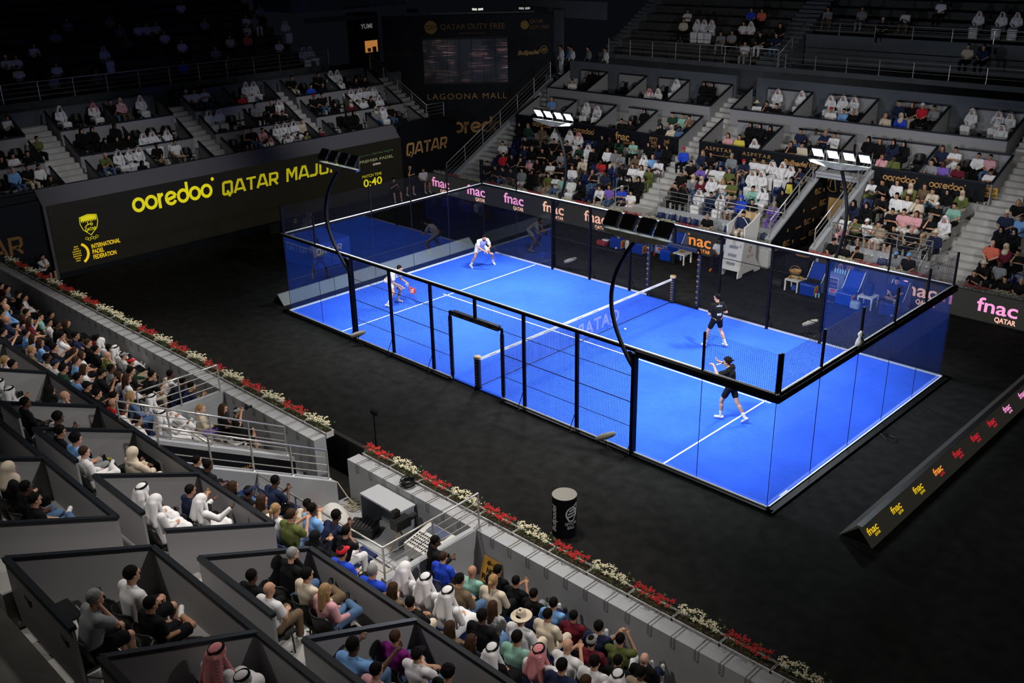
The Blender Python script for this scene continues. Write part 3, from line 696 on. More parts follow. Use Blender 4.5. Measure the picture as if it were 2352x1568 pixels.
# ------------------------------------------------------------ chamfered corner wall with video screen
dr = Vector((1, 1, 0)).normalized(); up_ = Vector((0, 0, 1)); nn = dr.cross(up_)      # nn points to the court
W0 = Vector((-28.9, 15.1, 0)); LW = (Vector((-21.7, 22.3, 0)) - W0).length
def wall_quad(name, a, b, z0, z1, m, off=0.0, th=.15, st=True, parent=None):
    v = []
    for zz in (z0, z1):
        for t_, o in ((a, 0), (b, 0), (b, -th), (a, -th)): v.append(W0 + dr * t_ + nn * (off + o) + up_ * zz)
    o = MB().add(v, [(0, 1, 2, 3), (4, 5, 6, 7), (0, 1, 5, 4), (1, 2, 6, 5), (2, 3, 7, 6), (3, 0, 4, 7)]).build(name, m, parent)
    return struct(o) if st else o
wall_quad('wall_corner', 0, LW, 0, 8.4, M['board'])
def on_wall(px_u, z): return W0 + dr * px_u + nn * .02 + up_ * z
cw = tag(empty('corner_wall_lettering'), 'gold sponsor lettering on the black corner wall around the video screen', 'lettering')
dim = mat('gold_print_dim', hexc('8a6a40'), .7)
strokes([arc(.5, .5, .42, 0, 360, 30)], .84, on_wall(2.35, 7.25), dr, up_, .0, dim, cw) if False else None
MB().bar(on_wall(2.95, 7.72) , on_wall(2.95, 7.72) + nn * .03, .38, 28).build('logo_disc', mat('gold_disc', (.38, .22, .04), .6), cw)
text('QDF', on_wall(2.66, 7.6) + nn * .035, dr, up_, .34, M['board'], cw)
text('QATAR DUTY FREE', on_wall(3.5, 7.58), dr, up_, .46, dim, cw, width=3.9)
text('YOUR COLLECTION AWAITS', on_wall(4.6, 7.3), dr, up_, .11, dim, cw, width=1.6)
text('LAGOONA MALL', on_wall(2.5, 3.45), dr, up_, .5, M['gold'], cw, width=4.9, space=1.2)
ooredoo(on_wall(3.3, 1.35), dr, up_, .72, M['gold'], cw)
text('Bullpadel', on_wall(8.15, 6.0), (dr + up_ * .1), up_, .36, M['gold'], cw, bold=.03, shear=.3, width=1.35)
strokes([arc(.5, .5, .42, 0, 360, 24), [(.25, .62), (.7, .62)], [(.25, .48), (.75, .48)], [(.25, .34), (.7, .34)], [(.7, .68), (.72, .5), (.68, .3)]], .07, on_wall(9.5, 6.05), dr, up_, .5, M['gold'], cw)
MB().bar(on_wall(8.6, 7.75), on_wall(8.6, 7.75) + nn * .03, .25, 24).build('logo_disc', mat('gold_disc_small', (.3, .17, .03), .6), cw)
text('QATAR', on_wall(8.9, 7.85), dr, up_, .3, dim, cw, width=.8); text('DUTY FREE', on_wall(8.9, 7.5), dr, up_, .3, dim, cw, width=1.15)
text('ASPETAR', on_wall(.1, 6.1), dr, up_, .4, mat('gold_dark', (.05, .035, .018), .7), cw, width=1.6); text('QATAR', on_wall(.6, 7.7), dr, up_, .32, dim, cw, width=.9) if False else None
vs = tag(empty('video_screen', on_wall(2.4, 4.45)), 'dark video screen showing a rippled picture on the corner wall', 'screen')
# picture of vertical bands with soft horizontal streaks
vm = mat('video_picture', (.01, .01, .01), .3); nt = vm.node_tree; b = nt.nodes['Principled BSDF']
tc = nt.nodes.new('ShaderNodeTexCoord'); mp = nt.nodes.new('ShaderNodeMapping'); mp.inputs['Scale'].default_value = (.25, .25, 3.2)
wv = nt.nodes.new('ShaderNodeTexNoise'); wv.inputs['Scale'].default_value = 2.2; wv.inputs['Detail'].default_value = 3; wv.inputs['Distortion'].default_value = 1.5
rp = nt.nodes.new('ShaderNodeValToRGB'); e = rp.color_ramp.elements
e[0].position = .44; e[0].color = (.001, .0015, .003, 1); e[1].position = .64; e[1].color = (.045, .022, .018, 1); e.new(.55).color = (.010, .006, .006, 1); e.new(.74).color = (.10, .06, .075, 1)
nt.links.new(tc.outputs['Object'], mp.inputs[0]); nt.links.new(mp.outputs[0], wv.inputs[0]); nt.links.new(wv.outputs['Fac'], rp.inputs[0])
n3 = nt.nodes.new('ShaderNodeTexNoise'); n3.inputs['Scale'].default_value = .9; m3 = nt.nodes.new('ShaderNodeMath'); m3.operation = 'MULTIPLY_ADD'; m3.inputs[1].default_value = 5; m3.inputs[2].default_value = -2.0
m3.use_clamp = True; mm = nt.nodes.new('ShaderNodeMix'); mm.data_type = 'RGBA'; mm.blend_type = 'MULTIPLY'; mm.inputs[0].default_value = 1
nt.links.new(tc.outputs['Object'], n3.inputs[0]); nt.links.new(n3.outputs['Fac'], m3.inputs[0]); nt.links.new(rp.outputs[0], mm.inputs[6]); nt.links.new(m3.outputs[0], mm.inputs[7]); nt.links.new(mm.outputs[2], b.inputs['Emission Color']); b.inputs['Emission Strength'].default_value = 1.8
wp = W0.copy(); v0 = on_wall(2.4, 4.45)
pb = MB()
for k in range(7):
    a = k * .735; q = [dr * (a + .01), dr * (a + .725), dr * (a + .725) + up_ * 2.55, dr * (a + .01) + up_ * 2.55]
    pb.add([p + nn * .05 for p in q] + [p for p in q], [(0, 1, 2, 3), (4, 5, 6, 7), (0, 1, 5, 4), (1, 2, 6, 5), (2, 3, 7, 6), (3, 0, 4, 7)])
pb.build('picture', vm, vs)
for z in (-.06, 2.6):
    q = [dr * -.05 + up_ * z, dr * 5.2 + up_ * z, dr * 5.2 + up_ * (z + .04), dr * -.05 + up_ * (z + .04)]
    MB().add([p + nn * .07 for p in q] + q, [(0, 1, 2, 3), (4, 5, 6, 7), (0, 1, 5, 4), (1, 2, 6, 5), (2, 3, 7, 6), (3, 0, 4, 7)]).build('frame', M['black'], vs)
tag(MB().bar(on_wall(3.0, 8.5), on_wall(9.2, 8.5), .03, 6).build('gantry_bar', M['steel']), 'thin bright bar along the top of the corner video wall', 'bar')
for u, n_, lit in ((1.9, 'left', 0), (5.8, 'small middle', .6), (8.6, 'right', .25)):
    t = tag(empty('projector', on_wall(u, 8.6)), '%s stage light standing on top of the corner wall' % n_, 'stage light')
    MB().box(-.25, -.25, 0, .25, .25, .2).build('housing', M['black'], t)
    if lit: MB().box(-.2, -.27, .05, .2, -.25, .17).box(.25, -.2, .05, .27, .2, .17).build('lens', mat('lens_glow', (.3, .3, .3), .4, emit=(1, 1, .9), es=lit), t)
# food kiosk left of the corner wall
kq = tag(empty('food_kiosk', (-27.6, 12.3, 6.4)), 'small food kiosk with a lit serving window and white YUMI sign', 'kiosk')
MB().box(-1.0, 0, -1.2, 0, 1.5, 2.4).build('body', M['board'], kq)
MB().box(0, .05, 1.45, .05, 1.45, 1.95).build('sign_board', mat('maroon_sign', (.03, .012, .01), .6), kq)
text('YUMI', (-27.53, 12.5, 7.95), (0, 1, 0), up_, .36, mat('sign_letter', (.2, .2, .2), .6, emit=(.1, .1, .1), es=1), kq, bold=.02)
MB().box(0, .45, .2, .03, 1.35, .85).build('window_glow', mat('kiosk_light', (.2, .1, .03), .6, emit=(.55, .22, .05), es=.7, noise=.6, nscale=5), kq)
MB().box(.03, .6, .25, .2, .7, .45).box(.03, .95, .2, .15, 1.15, .5).build('counter_goods', M['black'], kq)
tag(MB().prism([(-.1, 0), (.5, 0), (.1, .22), (-.1, .22)], 10, 14.5, 'y').build('concourse_awning', mat('pale_canopy', (.12, .12, .12), .7), None, loc=(-27.9, -1.0, 8.5)), 'pale canopy over the concourse beside the kiosk', 'awning')
struct(MB().box(-34, 9.6, 0, -28.2, 18, 5.2).box(-34, 9.6, 8.9, -30, 18, 9.6).build('floor_corner_concourse', M['concrete_dark']))
struct(MB().box(-26, 24, 8.0, -18.9, 24.2, 9.0).box(-26, 24.2, 0, -19, 27, 5.0).box(-22.5, 23.4, 0, -21.8, 23.6, 8.5).build('wall_far_concourse', M['concrete_dark']))
# QATAR banner right of the screen
qb = tag(empty('qatar_banner', (-20.6, 9.27, 0)), 'black banner with bold gold word QATAR right of the big screen', 'banner')
MB().box(-.3, 0, -.02, 0, 3.35, 3.62).build('panel', M['board'], qb)
block('QATAR', (-20.585, 9.58, 2.02), (0, 1, 0), up_, .62, 2.9, M['gold'], qb, slant=.14)
struct(MB().box(-21.5, 12.62, -.03, -20.6, 13.3, 3.4).build('wall_end_corner', M['board']))
tag(MB().box(-26.3, 12.7, 0, -20.9, 12.8, 3.0).build('dark_hoarding', M['board']), 'plain black hoarding beside the corner entrance', 'hoarding') if False else None
railing([(-21.5, 13.2, 3.55), (-21.5, 11.95, 3.55), (-26.2, 11.95, 5.9)], 'stainless handrail beside the right-hand stairs of the end stand', .75, 3, 1.3)
# left QATAR banner (partly out of frame)
struct(MB().box(-21.3, -14.5, -.03, -21.0, -9.36, 3.6).build('wall_end_left', M['board']))
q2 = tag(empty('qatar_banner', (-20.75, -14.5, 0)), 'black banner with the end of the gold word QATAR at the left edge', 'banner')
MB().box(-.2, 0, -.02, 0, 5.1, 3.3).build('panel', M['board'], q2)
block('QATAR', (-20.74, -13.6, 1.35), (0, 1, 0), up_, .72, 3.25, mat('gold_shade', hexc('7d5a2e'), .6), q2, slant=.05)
# ------------------------------------------------------------ big LED screen
BS = tag(empty('led_wall', (-20.6, -9.2, 0)), 'giant dark LED wall with yellow tournament lettering at the court end', 'screen')
MB().box(-.02, 0, .22, .04, 18.45, 3.05).build('display', M['led_dark'], BS)
MB().box(-.02, 0, -.02, .05, 18.45, .22).build('plinth', M['board'], BS)
xf = -20.55; Ry = (0, 1, 0)
strokes(OOR, .215, (xf, -5.72, 2.04), Ry, up_, .60, M['yel'], BS, 'lettering', sy=.66)
block('QATAR MAJOR', (xf, -1.42, 2.0), Ry, up_, .60, 6.55, M['yelstripe'], BS)
text('MATCH TIME', (xf, 6.55, 1.35), Ry, up_, .2, M['yelstripe'], BS, width=1.25)
text('0:40', (xf, 6.6, .88), Ry, up_, .55, M['yel'], BS, bold=.01, width=1.2)
lg = M['lcream']
text('PREMIER PADEL', (xf, 6.45, 2.12), Ry, up_, .2, stripe_mat('led_cream_scanlines', hexc('c8c890'), .5, .05), BS, width=2.2)
text('ooredoo QATAR MAJOR', (xf, 6.5, 2.45), Ry, up_, .14, stripe_mat('led_green_scanlines', hexc('60a060'), .35, .05), BS, width=2.2)
text('DOHA', (xf, 7.3, 1.9), Ry, up_, .14, lg, BS, width=.5)
# crest: shield outline, serrated filled top, word, rings
sh = [(.0, 1.0), (.5, 1.1), (1.0, 1.0), (1.02, .6), (.9, .25), (.5, -.12), (.1, .25), (-.02, .6), (0, 1.0)]
strokes([sh], .035, (xf, -8.02, 1.62), Ry, up_, .72, M['yel'], BS, 'crest')
tp = MB(); n_ = 9; pl = [(.05, .98), (.5, 1.06), (.95, .98), (.96, .8)]
for i in range(n_): pl += [(.96 - .91 * (i + .5) / n_, .66), (.96 - .91 * (i + 1) / n_, .8)]
tp.prism([(-8.02 + p[0] * .72, 1.62 + p[1] * .72) for p in pl], xf + .001, xf + .006); o = tp.build('crest_fill', M['yel']); o.parent = BS; o.matrix_basis = local_of(BS).inverted()
strokes([[(.62, .62), (.4, .55), (.32, .55)], arc(.62, .56, .07, 0, 360, 8), [(.42, .55), (.42, .72)], [(.32, .55), (.3, .46), (.2, .44)], [(.58, .72), (.6, .72)], [(.66, .72), (.68, .72)]], .035, (xf, -8.02, 1.58), Ry, up_, .72, M['yel'], BS, 'crest')
text('QATAR', (xf, -7.88, 1.72), Ry, up_, .19, M['yel'], BS, width=.48, bold=.02)
strokes([arc(.2 + .36 * i, .3 - .16 * (i % 2), .18, 0, 360, 16) for i in range(5)], .035, (xf, -7.93, 1.33), Ry, up_, .30, M['yel'], BS, 'rings')
strokes([(arc(.0, .5, .5, -62, 62, 16), .12)], .12, (xf, -8.35, .42), Ry, up_, .86, M['lyel'], BS, 'logo')
dt = MB()
for r_ in range(7):
    nn_ = (3, 4, 6, 6, 6, 4, 3)[r_]
    for q in range(nn_): yy = -8.4 - (nn_ - 1) * .03 + q * .06; zz = .55 + r_ * .1; dt.box(xf, yy, zz, xf + .004, yy + .03, zz + .05)
o = dt.build('logo_dots', M['lyel']); o.parent = BS; o.matrix_basis = local_of(BS).inverted()
for r_, (s_, wd) in enumerate((('INTERNATIONAL', 1.25), ('PADEL', .5), ('FEDERATION', 1.0))): text(s_, (xf, -7.75, .95 - .235 * r_), Ry, up_, .26, M['lyel'], BS, width=wd, bold=.02)
# ------------------------------------------------------------ LED perimeter boards
def fnac(parent, o, right, up, w_, m, m2, name='lettering'):
    """wordmark w_ metres wide with QATAR under its right end"""
    text('fnac', o, right, up, w_ * .52, m, parent, bold=.015, width=w_, name=name)
    r = Vector(right).normalized(); u = Vector(up).normalized()
    text('QATAR', Vector(o) + r * w_ * .47 - u * w_ * .20, right, up, w_ * .18, m2, parent, bold=.03, width=w_ * .52, name=name)
for a, b, n_, xs in ((-20.2, -1.55, 'left', ((-19.72, 'pink'), (-17.0, 'pink'), (-14.27, 'pink'), (-11.62, 'peach'), (-8.98, 'peach'), (-6.2, 'peach'), (-3.35, 'orange'))),
                     (2.9, 22, 'right', ((6.2, 'peach'), (8.97, 'pink'), (11.7, 'pink')))):
    t = tag(empty('led_board', (a, 10.55, 0)), 'low dark LED board with glowing fnac lettering, %s part of the far side' % n_, 'advertising board')
    MB().box(0, 0, .02, b - a, .12, 1.0).build('display', M['led_board'], t)
    MB().box(0, .0, -.02, b - a, .5, .02).box(0, .12, 0, b - a, .16, 1.0).build('backing', M['black'], t)
    for x, c_ in xs: fnac(t, (x, 10.545, .38), (1, 0, 0), (0, 0, 1), 1.36, M[c_], M['peach' if c_ == 'pink' else c_])
t = tag(empty('led_board', (-20, -10.86, 0)), 'long low LED board in front of the near wall, seen edge-on from behind', 'advertising board')
MB().box(0, 0, 0, 42, .12, 1.0).build('casing', mat('board_casing', (.02, .02, .02), .6), t)
# wedge boards behind both ends
def wedge(x0, xa, x1, y0, y1, h, label):
    t = tag(empty('led_wedge', (x0, y0, 0)), label, 'advertising board')
    MB().prism([(0, 0), (x1 - x0, 0), (xa - x0 + .04, h), (xa - x0 - .04, h)], 0, y1 - y0, 'y').build('body', M['led_board'], t)
    MB().prism([(.04, .012), (x1 - x0 - .04, .012), (xa - x0, h - .04)], -.006, 0, 'y').build('end_plate', M['board'], t)
    return t
WR = wedge(11.83, 12.28, 12.65, -4.95, 22, .42, 'long dark LED wedge with small yellow and red fnac logos at lower right')
MB().box(.38, 0, .415, .52, 26.9, .425).build('ridge_strip', M['black'], WR)
fn = Vector((.42, 0, .33)).normalized(); upf = Vector((-.33, 0, .42)).normalized()
for i, (y, c1, c2) in enumerate(((-4.75, 'lyel', 'lyel'), (-3.55, 'lyel', 'lyel'), (-2.35, 'lyel', 'lyel'), (-1.18, 'orange', 'lred'), (.03, 'lred', 'lred'), (1.2, 'lred', 'lred'), (2.35, 'lred', 'lred'), (3.5, 'pink', 'pink'), (4.7, 'pink', 'pink'))):
    fnac(WR, Vector((12.493, y - .1, .20)) + fn * .010, (0, 1, 0), upf, .47, M[c1], M[c2])
wb = wedge(-11.47, -11.1, -10.70, -4.9, 5.1, .37, 'pale grey wedge-shaped board on the carpet behind the far-left glass')
wm = mat('pale_wedge', (.17, .175, .165), .6)
for o in wb.children:
    if 'body' in o.name: o.data.materials[0] = wm
# ------------------------------------------------------------ flower troughs
def trough_mesh(L, colour, seed):
    rnd = random.Random(seed); leaf = MB(); fl = MB()
    def blob(mb, p, r, sub):
        k = len(mb.v)
        n = 5
        top = (p[0], p[1], p[2] + r)
        ring = [(p[0] + r * math.cos(2 * PI * i / n + seed), p[1] + r * math.sin(2 * PI * i / n + seed), p[2]) for i in range(n)]
        mb.add([top] + ring + [(p[0], p[1], p[2] - r * .5)], [(0, 1 + i, 1 + (i + 1) % n) for i in range(n)] + [(n + 1, 1 + (i + 1) % n, 1 + i) for i in range(n)])
    for i in range(int(150 * L)):
        p = Vector((rnd.uniform(.02, L - .02), rnd.gauss(0, .075), rnd.uniform(.02, .17)))
        a = rnd.uniform(0, 2 * PI); d = Vector((math.cos(a), math.sin(a), rnd.uniform(-.2, .5))) * rnd.uniform(.04, .08); q = Vector((-d.y, d.x, .0)) * .4
        leaf.add([p - q, p + d * .5 - Vector((0, 0, .01)), p + q, p + d + q * .1], [(0, 1, 3), (1, 2, 3)])
    for i in range(int(30 * L)):
        cx = .05 + (L - .1) * (i + rnd.random()) / int(30 * L); cy = rnd.gauss(0, .07); cz = rnd.uniform(.13, .24)
        for j in range(9):
            blob(fl, (cx + rnd.gauss(0, .028), cy + rnd.gauss(0, .028), cz + rnd.gauss(0, .014)), rnd.uniform(.012, .021), 0)
    return leaf.mesh('foliage'), fl.mesh('blossoms')
TM = {}
for c_ in ('red', 'white'):
    for s_ in range(2):
        lm, fm = trough_mesh(.95, c_, s_ + (5 if c_ == 'red' else 0)); lm.materials.append(M['green_leaf']); fm.materials.append(M['redfl'] if c_ == 'red' else M['whitefl'])
        TM[c_, s_] = (lm, fm)
pb = MB(); L_ = .98
for y0, y1 in ((-.12, -.105), (.105, .12)): pb.box(0, y0, -.13, L_, y1, .0)
pb.box(0, -.12, -.15, L_, .12, -.13).box(0, -.12, -.13, .012, .12, 0).box(L_ - .012, -.12, -.13, L_, .12, 0)
pb.box(-.0, -.135, -.012, L_, -.12, .008).box(0, .12, -.012, L_, .135, .008)
PM = pb.mesh('planter'); PM.materials.append(M['planter'])
soil = MB().box(.012, -.105, -.13, L_ - .012, .105, -.02).mesh('soil'); soil.materials.append(mat('soil', (.03, .018, .01), .95))
def trough(x, y, z, col, k, label, group, hooks=0):
    t = tag(empty('flower_trough', (x, y, z)), label, 'planter', group)
    def ch(n, me):
        o = bpy.data.objects.new(n, me); C.objects.link(o); o.parent = t; return o
    ch('trough', PM); ch('soil', soil); lm, fm = TM[col, k % 2]; ch('foliage', lm); ch('blossoms', fm)
    if hooks:
        for q in (.25, .75):
            h = MB(); h.tube([(q, -.12, -.01), (q, -.14, -.04), (q, -.505, -.04), (q, -.52, -.06), (q, -.52, -.26)], .006, 5).tube([(q + .07, -.12, -.01), (q + .07, -.14, -.04), (q + .07, -.505, -.04), (q + .07, -.52, -.06), (q + .07, -.52, -.26), (q, -.52, -.26)], .006, 5)
            h.build('wire_hook', M['gal'], t)
k = 0; cn = {'red': 'red', 'white': 'cream-white'}
seqL = ['white', 'red', 'white', 'red', 'white', 'red', 'white', 'red', 'white', 'white', 'red', 'red', 'white', 'red', 'white', 'red', 'white', 'red', 'white', 'white']
ncount = {}
for seg, (xa, xb) in enumerate(((-19.6, 1.3), (2.85, 20.0))):
    i = 0; x = xa; cnt = {'red': 0, 'white': 0}
    while x + L_ <= xb + .3:
        if seg == 0: col = ['white', 'red'][i % 2] if i % 9 else 'white'
        else: col = ['red', 'white', 'red', 'white', 'red', 'white', 'red', 'white'][i % 8]
        trough(x, -11.40, 1.47, col, i, '%s flower trough, %s of that colour on the near wall %s the gap' % (cn[col], o_(cnt[col]), ('left of', 'right of')[seg]), 'flower troughs on the near wall', 1)
        cnt[col] += 1; x += 1.0; i += 1
for seg, (xa, xb) in enumerate(((-20, -1.7), (2.2, 14.0))):
    i = 0; x = xa; cnt = {'red': 0, 'white': 0}
    while x + L_ <= xb:
        col = ['white', 'red', 'white'][i % 3] if seg == 0 else ['red', 'white'][i % 2]
        trough(x, 10.98, .86, col, i, '%s flower trough above the far boards, %s of that colour %s the umpire' % (cn[col], o_(cnt[col]), ('left of', 'right of')[seg]), 'flower troughs above the far boards')
        cnt[col] += 1; x += 1.0; i += 1
# ------------------------------------------------------------ seats
def seat_mesh(kind):
    s = MB(); b = MB()
    if kind == 'blue':
        s.prism([(-.20, .43), (.22, .45), (.24, .41), (.2, .39), (-.2, .38)], -.23, .23, 'x')
        s.box(-.2, -.05, 0, -.16, .05, .40).box(.16, -.05, 0, .2, .05, .40)
        n = 6; pts = []
        for i in range(n + 1):
            a = -.23 + .46 * i / n; c_ = .05 * (abs(a) / .23) ** 2; pts.append((a, c_))
        v = []
        for z, off in ((.40, -.20), (.62, -.25), (.80, -.29), (.84, -.30)):
            for a, c_ in pts: v.append((a * (1 if z < .83 else .88), off + c_, z))
        for z, off in ((.40, -.20), (.62, -.25), (.80, -.29), (.84, -.30)):
            for a, c_ in pts: v.append((a * (1 if z < .83 else .88), off + c_ - .03, z))
        f = []; w_ = n + 1
        for j in range(3):
            for i in range(n):
                q = (j * w_ + i, j * w_ + i + 1, (j + 1) * w_ + i + 1, (j + 1) * w_ + i); f.append(q); f.append(tuple(t + 4 * w_ for t in reversed(q)))
        for i in range(n):
            for j in (0, 3): f.append((j * w_ + i, j * w_ + i + 1, 4 * w_ + j * w_ + i + 1, 4 * w_ + j * w_ + i))
        for j in range(3):
            for i in (0, n): f.append((j * w_ + i, (j + 1) * w_ + i, 4 * w_ + (j + 1) * w_ + i, 4 * w_ + j * w_ + i))
        b.add(v, f)
    else:
        s.prism([(-.2, .42), (.24, .43), (.26, .40), (.22, .385), (-.2, .37)], -.24, .24, 'x')
        for sx in (-.2, .2): s.bar((sx, .2, 0), (sx, .18, .39), .014, 6).bar((sx, -.22, 0), (sx, -.2, .39), .014, 6)
        n = 8; R = []
        for i in range(n + 1):
            a = math.radians(-62 + 124 * i / n); R.append((.27 * math.sin(a), -.27 * math.cos(a) + .06))
        v = []
        for z, sc_ in ((.42, .95), (.6, 1.02), (.78, 1.0), (.84, .9)):
            for a, c_ in R: v.append((a * sc_, c_ - (z - .42) * .2, z - (.05 if z > .7 and abs(a) > .2 else 0)))
        for z, sc_ in ((.42, .95), (.6, 1.02), (.78, 1.0), (.84, .9)):
            for a, c_ in R: v.append((a * sc_ * 1.07, c_ * 1.08 - (z - .42) * .2, z - (.05 if z > .7 and abs(a) > .2 else 0)))
        f = []; w_ = n + 1
        for j in range(3):
            for i in range(n):
                q = (j * w_ + i, j * w_ + i + 1, (j + 1) * w_ + i + 1, (j + 1) * w_ + i); f.append(q); f.append(tuple(t + 4 * w_ for t in reversed(q)))
        for i in range(n):
            for j in (0, 3): f.append((j * w_ + i, j * w_ + i + 1, 4 * w_ + j * w_ + i + 1, 4 * w_ + j * w_ + i))
        for j in range(3):
            for i in (0, n): f.append((j * w_ + i, (j + 1) * w_ + i, 4 * w_ + (j + 1) * w_ + i, 4 * w_ + j * w_ + i))
        b.add(v, f)
    ms = s.mesh('seat'); mb_ = b.mesh('backrest'); mb_.shade_smooth()
    m = M['navyseat'] if kind == 'blue' else M['blackseat']
    ms.materials.append(m); mb_.materials.append(m)
    return ms, mb_
SM = {k: seat_mesh(k) for k in ('blue', 'black')}
NSEAT = {'blue': 0, 'black': 0}
def seat(kind, x, y, z, rz, label, group):
    NSEAT[kind] += 1
    t = tag(empty('stadium_seat' if kind == 'blue' else 'tub_chair', (x, y, z), rz), label, 'chair', group)
    for n_, me in zip(('seat', 'backrest'), SM[kind]):
        o = bpy.data.objects.new(n_, me); C.objects.link(o); o.parent = t
    return t
# ------------------------------------------------------------ players' benches, fridge, tables, umpire chair
def bench_seat(x, y, label, flip=False, panel=True):
    t = tag(empty('player_bench', (x, y, 0)), label, 'bench')
    prof = [(0, 0), (0, .40), (-.04, .46), (-.5 - .02, .42), (-.62, .5), (-1.0, 1.02), (-1.08, 1.02), (-1.08, 0)]
    pr = [(-p[0], p[1]) for p in prof]
    MB().prism(pr, 0, .6, 'x').build('shell', M['bluebox'], t, bevel=.015)
    M.setdefault('side', mat('pale_blue_panel', (.12, .16, .32), .5))
    for a in (-.03, .6): MB().prism([(.62, 0), (.45, .44), (.56, .50), (.94, 1.06), (1.12, 1.08), (1.12, 0)], a, a + .03, 'x').build('side_panel', M['side'], t)
    MB().tube([(.615, .45, .44), (.615, .56, .50), (.615, .94, 1.06)], .012, 6).tube([(-.015, .45, .44), (-.015, .56, .50), (-.015, .94, 1.06)], .012, 6).build('edge_strip', M['white_trim'], t)
    MB().box(.601, .02, .05, .606, .3, .4).build('yellow_decal', mat('decal_yellow', (.6, .35, .01), .6), t)
    MB().box(.607, .08, .1, .610, .24, .24).prism([(.12, .26), (.2, .26), (.24, .33), (.1, .33)], .607, .61, 'x').build('red_decal', mat('decal_red', (.5, .01, .01), .6), t)
    return t
M['side'] = mat('pale_blue_panel', (.12, .16, .32), .5)
for x, l in ((-6.15, 'blue player bench under the seated player in light blue, left group'), (-4.98, 'blue player bench with bags, middle of the left group'), (-3.45, 'blue player bench beside the black bin and white table'),
             (3.05, 'blue player bench with a dark cloth, left of the drinks fridge'), (4.52, 'empty blue player bench right of the drinks fridge'), (6.2, 'blue player bench under the seated substitute in navy shirt')):
    bench_seat(x, 8.95, l)
def fridge(x, label):
    t = tag(empty('drinks_fridge', (x, 9.6, 0)), label, 'fridge')
    MB().box(0, 0, 0, .68, .6, .82).build('cabinet', M['side'], t, bevel=.01)
    MB().box(.08, -.02, .12, .5, 0, .72).build('door', mat('fridge_door', (.3, .33, .42), .3), t)
    MB().box(.12, -.024, .3, .46, -.02, .68).build('door_glass', mat('fridge_glass', (.02, .02, .06), .1), t)
    c_ = MB()
    for r_ in range(2):
        for q in range(6): c_.bar((.15 + q * .055, -.026, .34 + r_ * .17), (.15 + q * .055, -.026, .46 + r_ * .17), .018, 8)
    c_.build('cans', mat('can_silver', (.4, .4, .6), .3, .6), t)
    MB().box(.2, -.026, .15, .4, -.021, .26).build('red_logo', mat('decal_red2', (.45, .01, .01), .6), t)
    return t
fridge(-4.2, 'pale drinks fridge behind the far doorway, left group of benches'); fridge(3.78, 'pale drinks fridge with cans, between the right-hand blue benches')
t = tag(empty('sponsor_screen', (3.75, 10.42, 0)), 'navy tournament panel with gold logo behind the right drinks fridge', 'panel')
MB().box(0, 0, 0, .85, .06, 1.15).build('panel', mat('navy_panel', (.01, .014, .05), .6), t)
padel_logo((3.85, 10.41, .75), (1, 0, 0), (0, 0, 1), .3, t)
for r_, s_ in enumerate(('ooredoo', 'QATAR', 'PREMIER', 'PADEL')): text(s_, (4.13, 10.41, .98 - .075 * r_), (1, 0, 0), (0, 0, 1), .085, M['gold'], t)
WB = mat('water', (.25, .5, .65), .15, spec=.6)
def bottle(x, y, z, label, h=.2, m=None, grp=None):
    t = tag(empty('water_bottle', (x, y, z)), label, 'bottle', grp)
    MB().lathe([(.03, 0), (.032, h * .65), (.012, h * .88), (.012, h)], n=10).build('body', m or WB, t); MB().lathe([(.014, h * .93), (.014, h * 1.02)], n=8).build('cap', M['bluebox'], t)
for i in range(5): bottle(3.95 + .1 * i, 9.9, .82, '%s water bottle from the left on the right drinks fridge' % o_(i), grp='bottles on the right fridge')
bottle(-4.5, 9.3, 0, 'water bottle on the carpet in front of the left drinks fridge'); bottle(-3.95, 9.25, 0, 'red-labelled bottle on the carpet beside the blue bench', m=mat('red_drink', (.4, .02, .03), .3))
bottle(3.72, 9.0, 0, 'left of two water bottles standing beside the yellow decal'); bottle(3.8, 9.08, 0, 'right of two water bottles standing beside the yellow decal')
def table(x, y, label, rz=0):
    t = tag(empty('side_table', (x, y, 0), rz), label, 'table')
    MB().box(-.28, -.28, .41, .28, .28, .46).build('tabletop', M['white'], t)
    for a in (-.255, .255):
        for b_ in (-.255, .255): MB().box(a - .025, b_ - .025, 0, a + .025, b_ + .025, .41).build('leg', M['white'], t)
    return t
table(-2.48, 9.2, 'white square side table with fruit beside the black bin'); table(-4.95 - .42, 9.25, 'white side table between the two left blue benches') if False else None
table(2.68, 9.25, 'white side table covered with snacks, left of the right benches'); table(5.6, 9.3, 'white side table carrying a dark rucksack')
def fruit(x, y, label):
    t = tag(empty('fruit_plate', (x, y, .46)), label, 'food')
    MB().lathe([(.11, 0), (.13, .02)], n=16).build('plate', M['tan'], t)
    MB().tube([(-.1, 0, .05), (-.03, .05, .065), (.05, .05, .06), (.11, 0, .05)], [.012, .024, .024, .01], 8).tube([(-.09, -.04, .05), (0, .0, .07), (.1, -.05, .05)], [.012, .024, .01], 8).build('banana', mat('banana', (.7, .45, .03), .6), t)
    MB().lathe([(.01, .02), (.035, .04), (.035, .06), (.01, .085)], (0, -.05, 0), 10).build('apple', mat('apple_red', (.4, .03, .02), .5), t)
fruit(-2.5, 9.2, 'plate with bananas on the table beside the bin'); fruit(2.55, 9.2, 'plate of yellow fruit on the snack table')
fruit(2.85, 9.3, 'plate of fruit, right end of the snack table')
t = tag(empty('waste_bin', (-2.72, 8.9, 0)), 'round black waste bin in front of the white side table', 'bin')
MB().lathe([(.12, 0), (.14, .42)], n=20).build('bin_body', M['black'], t); MB().lathe([(.15, .40), (.15, .44), (.14, .45), (.13, .40)], n=20).build('bin_rim', mat('dark_grey', (.03, .03, .03), .4), t)
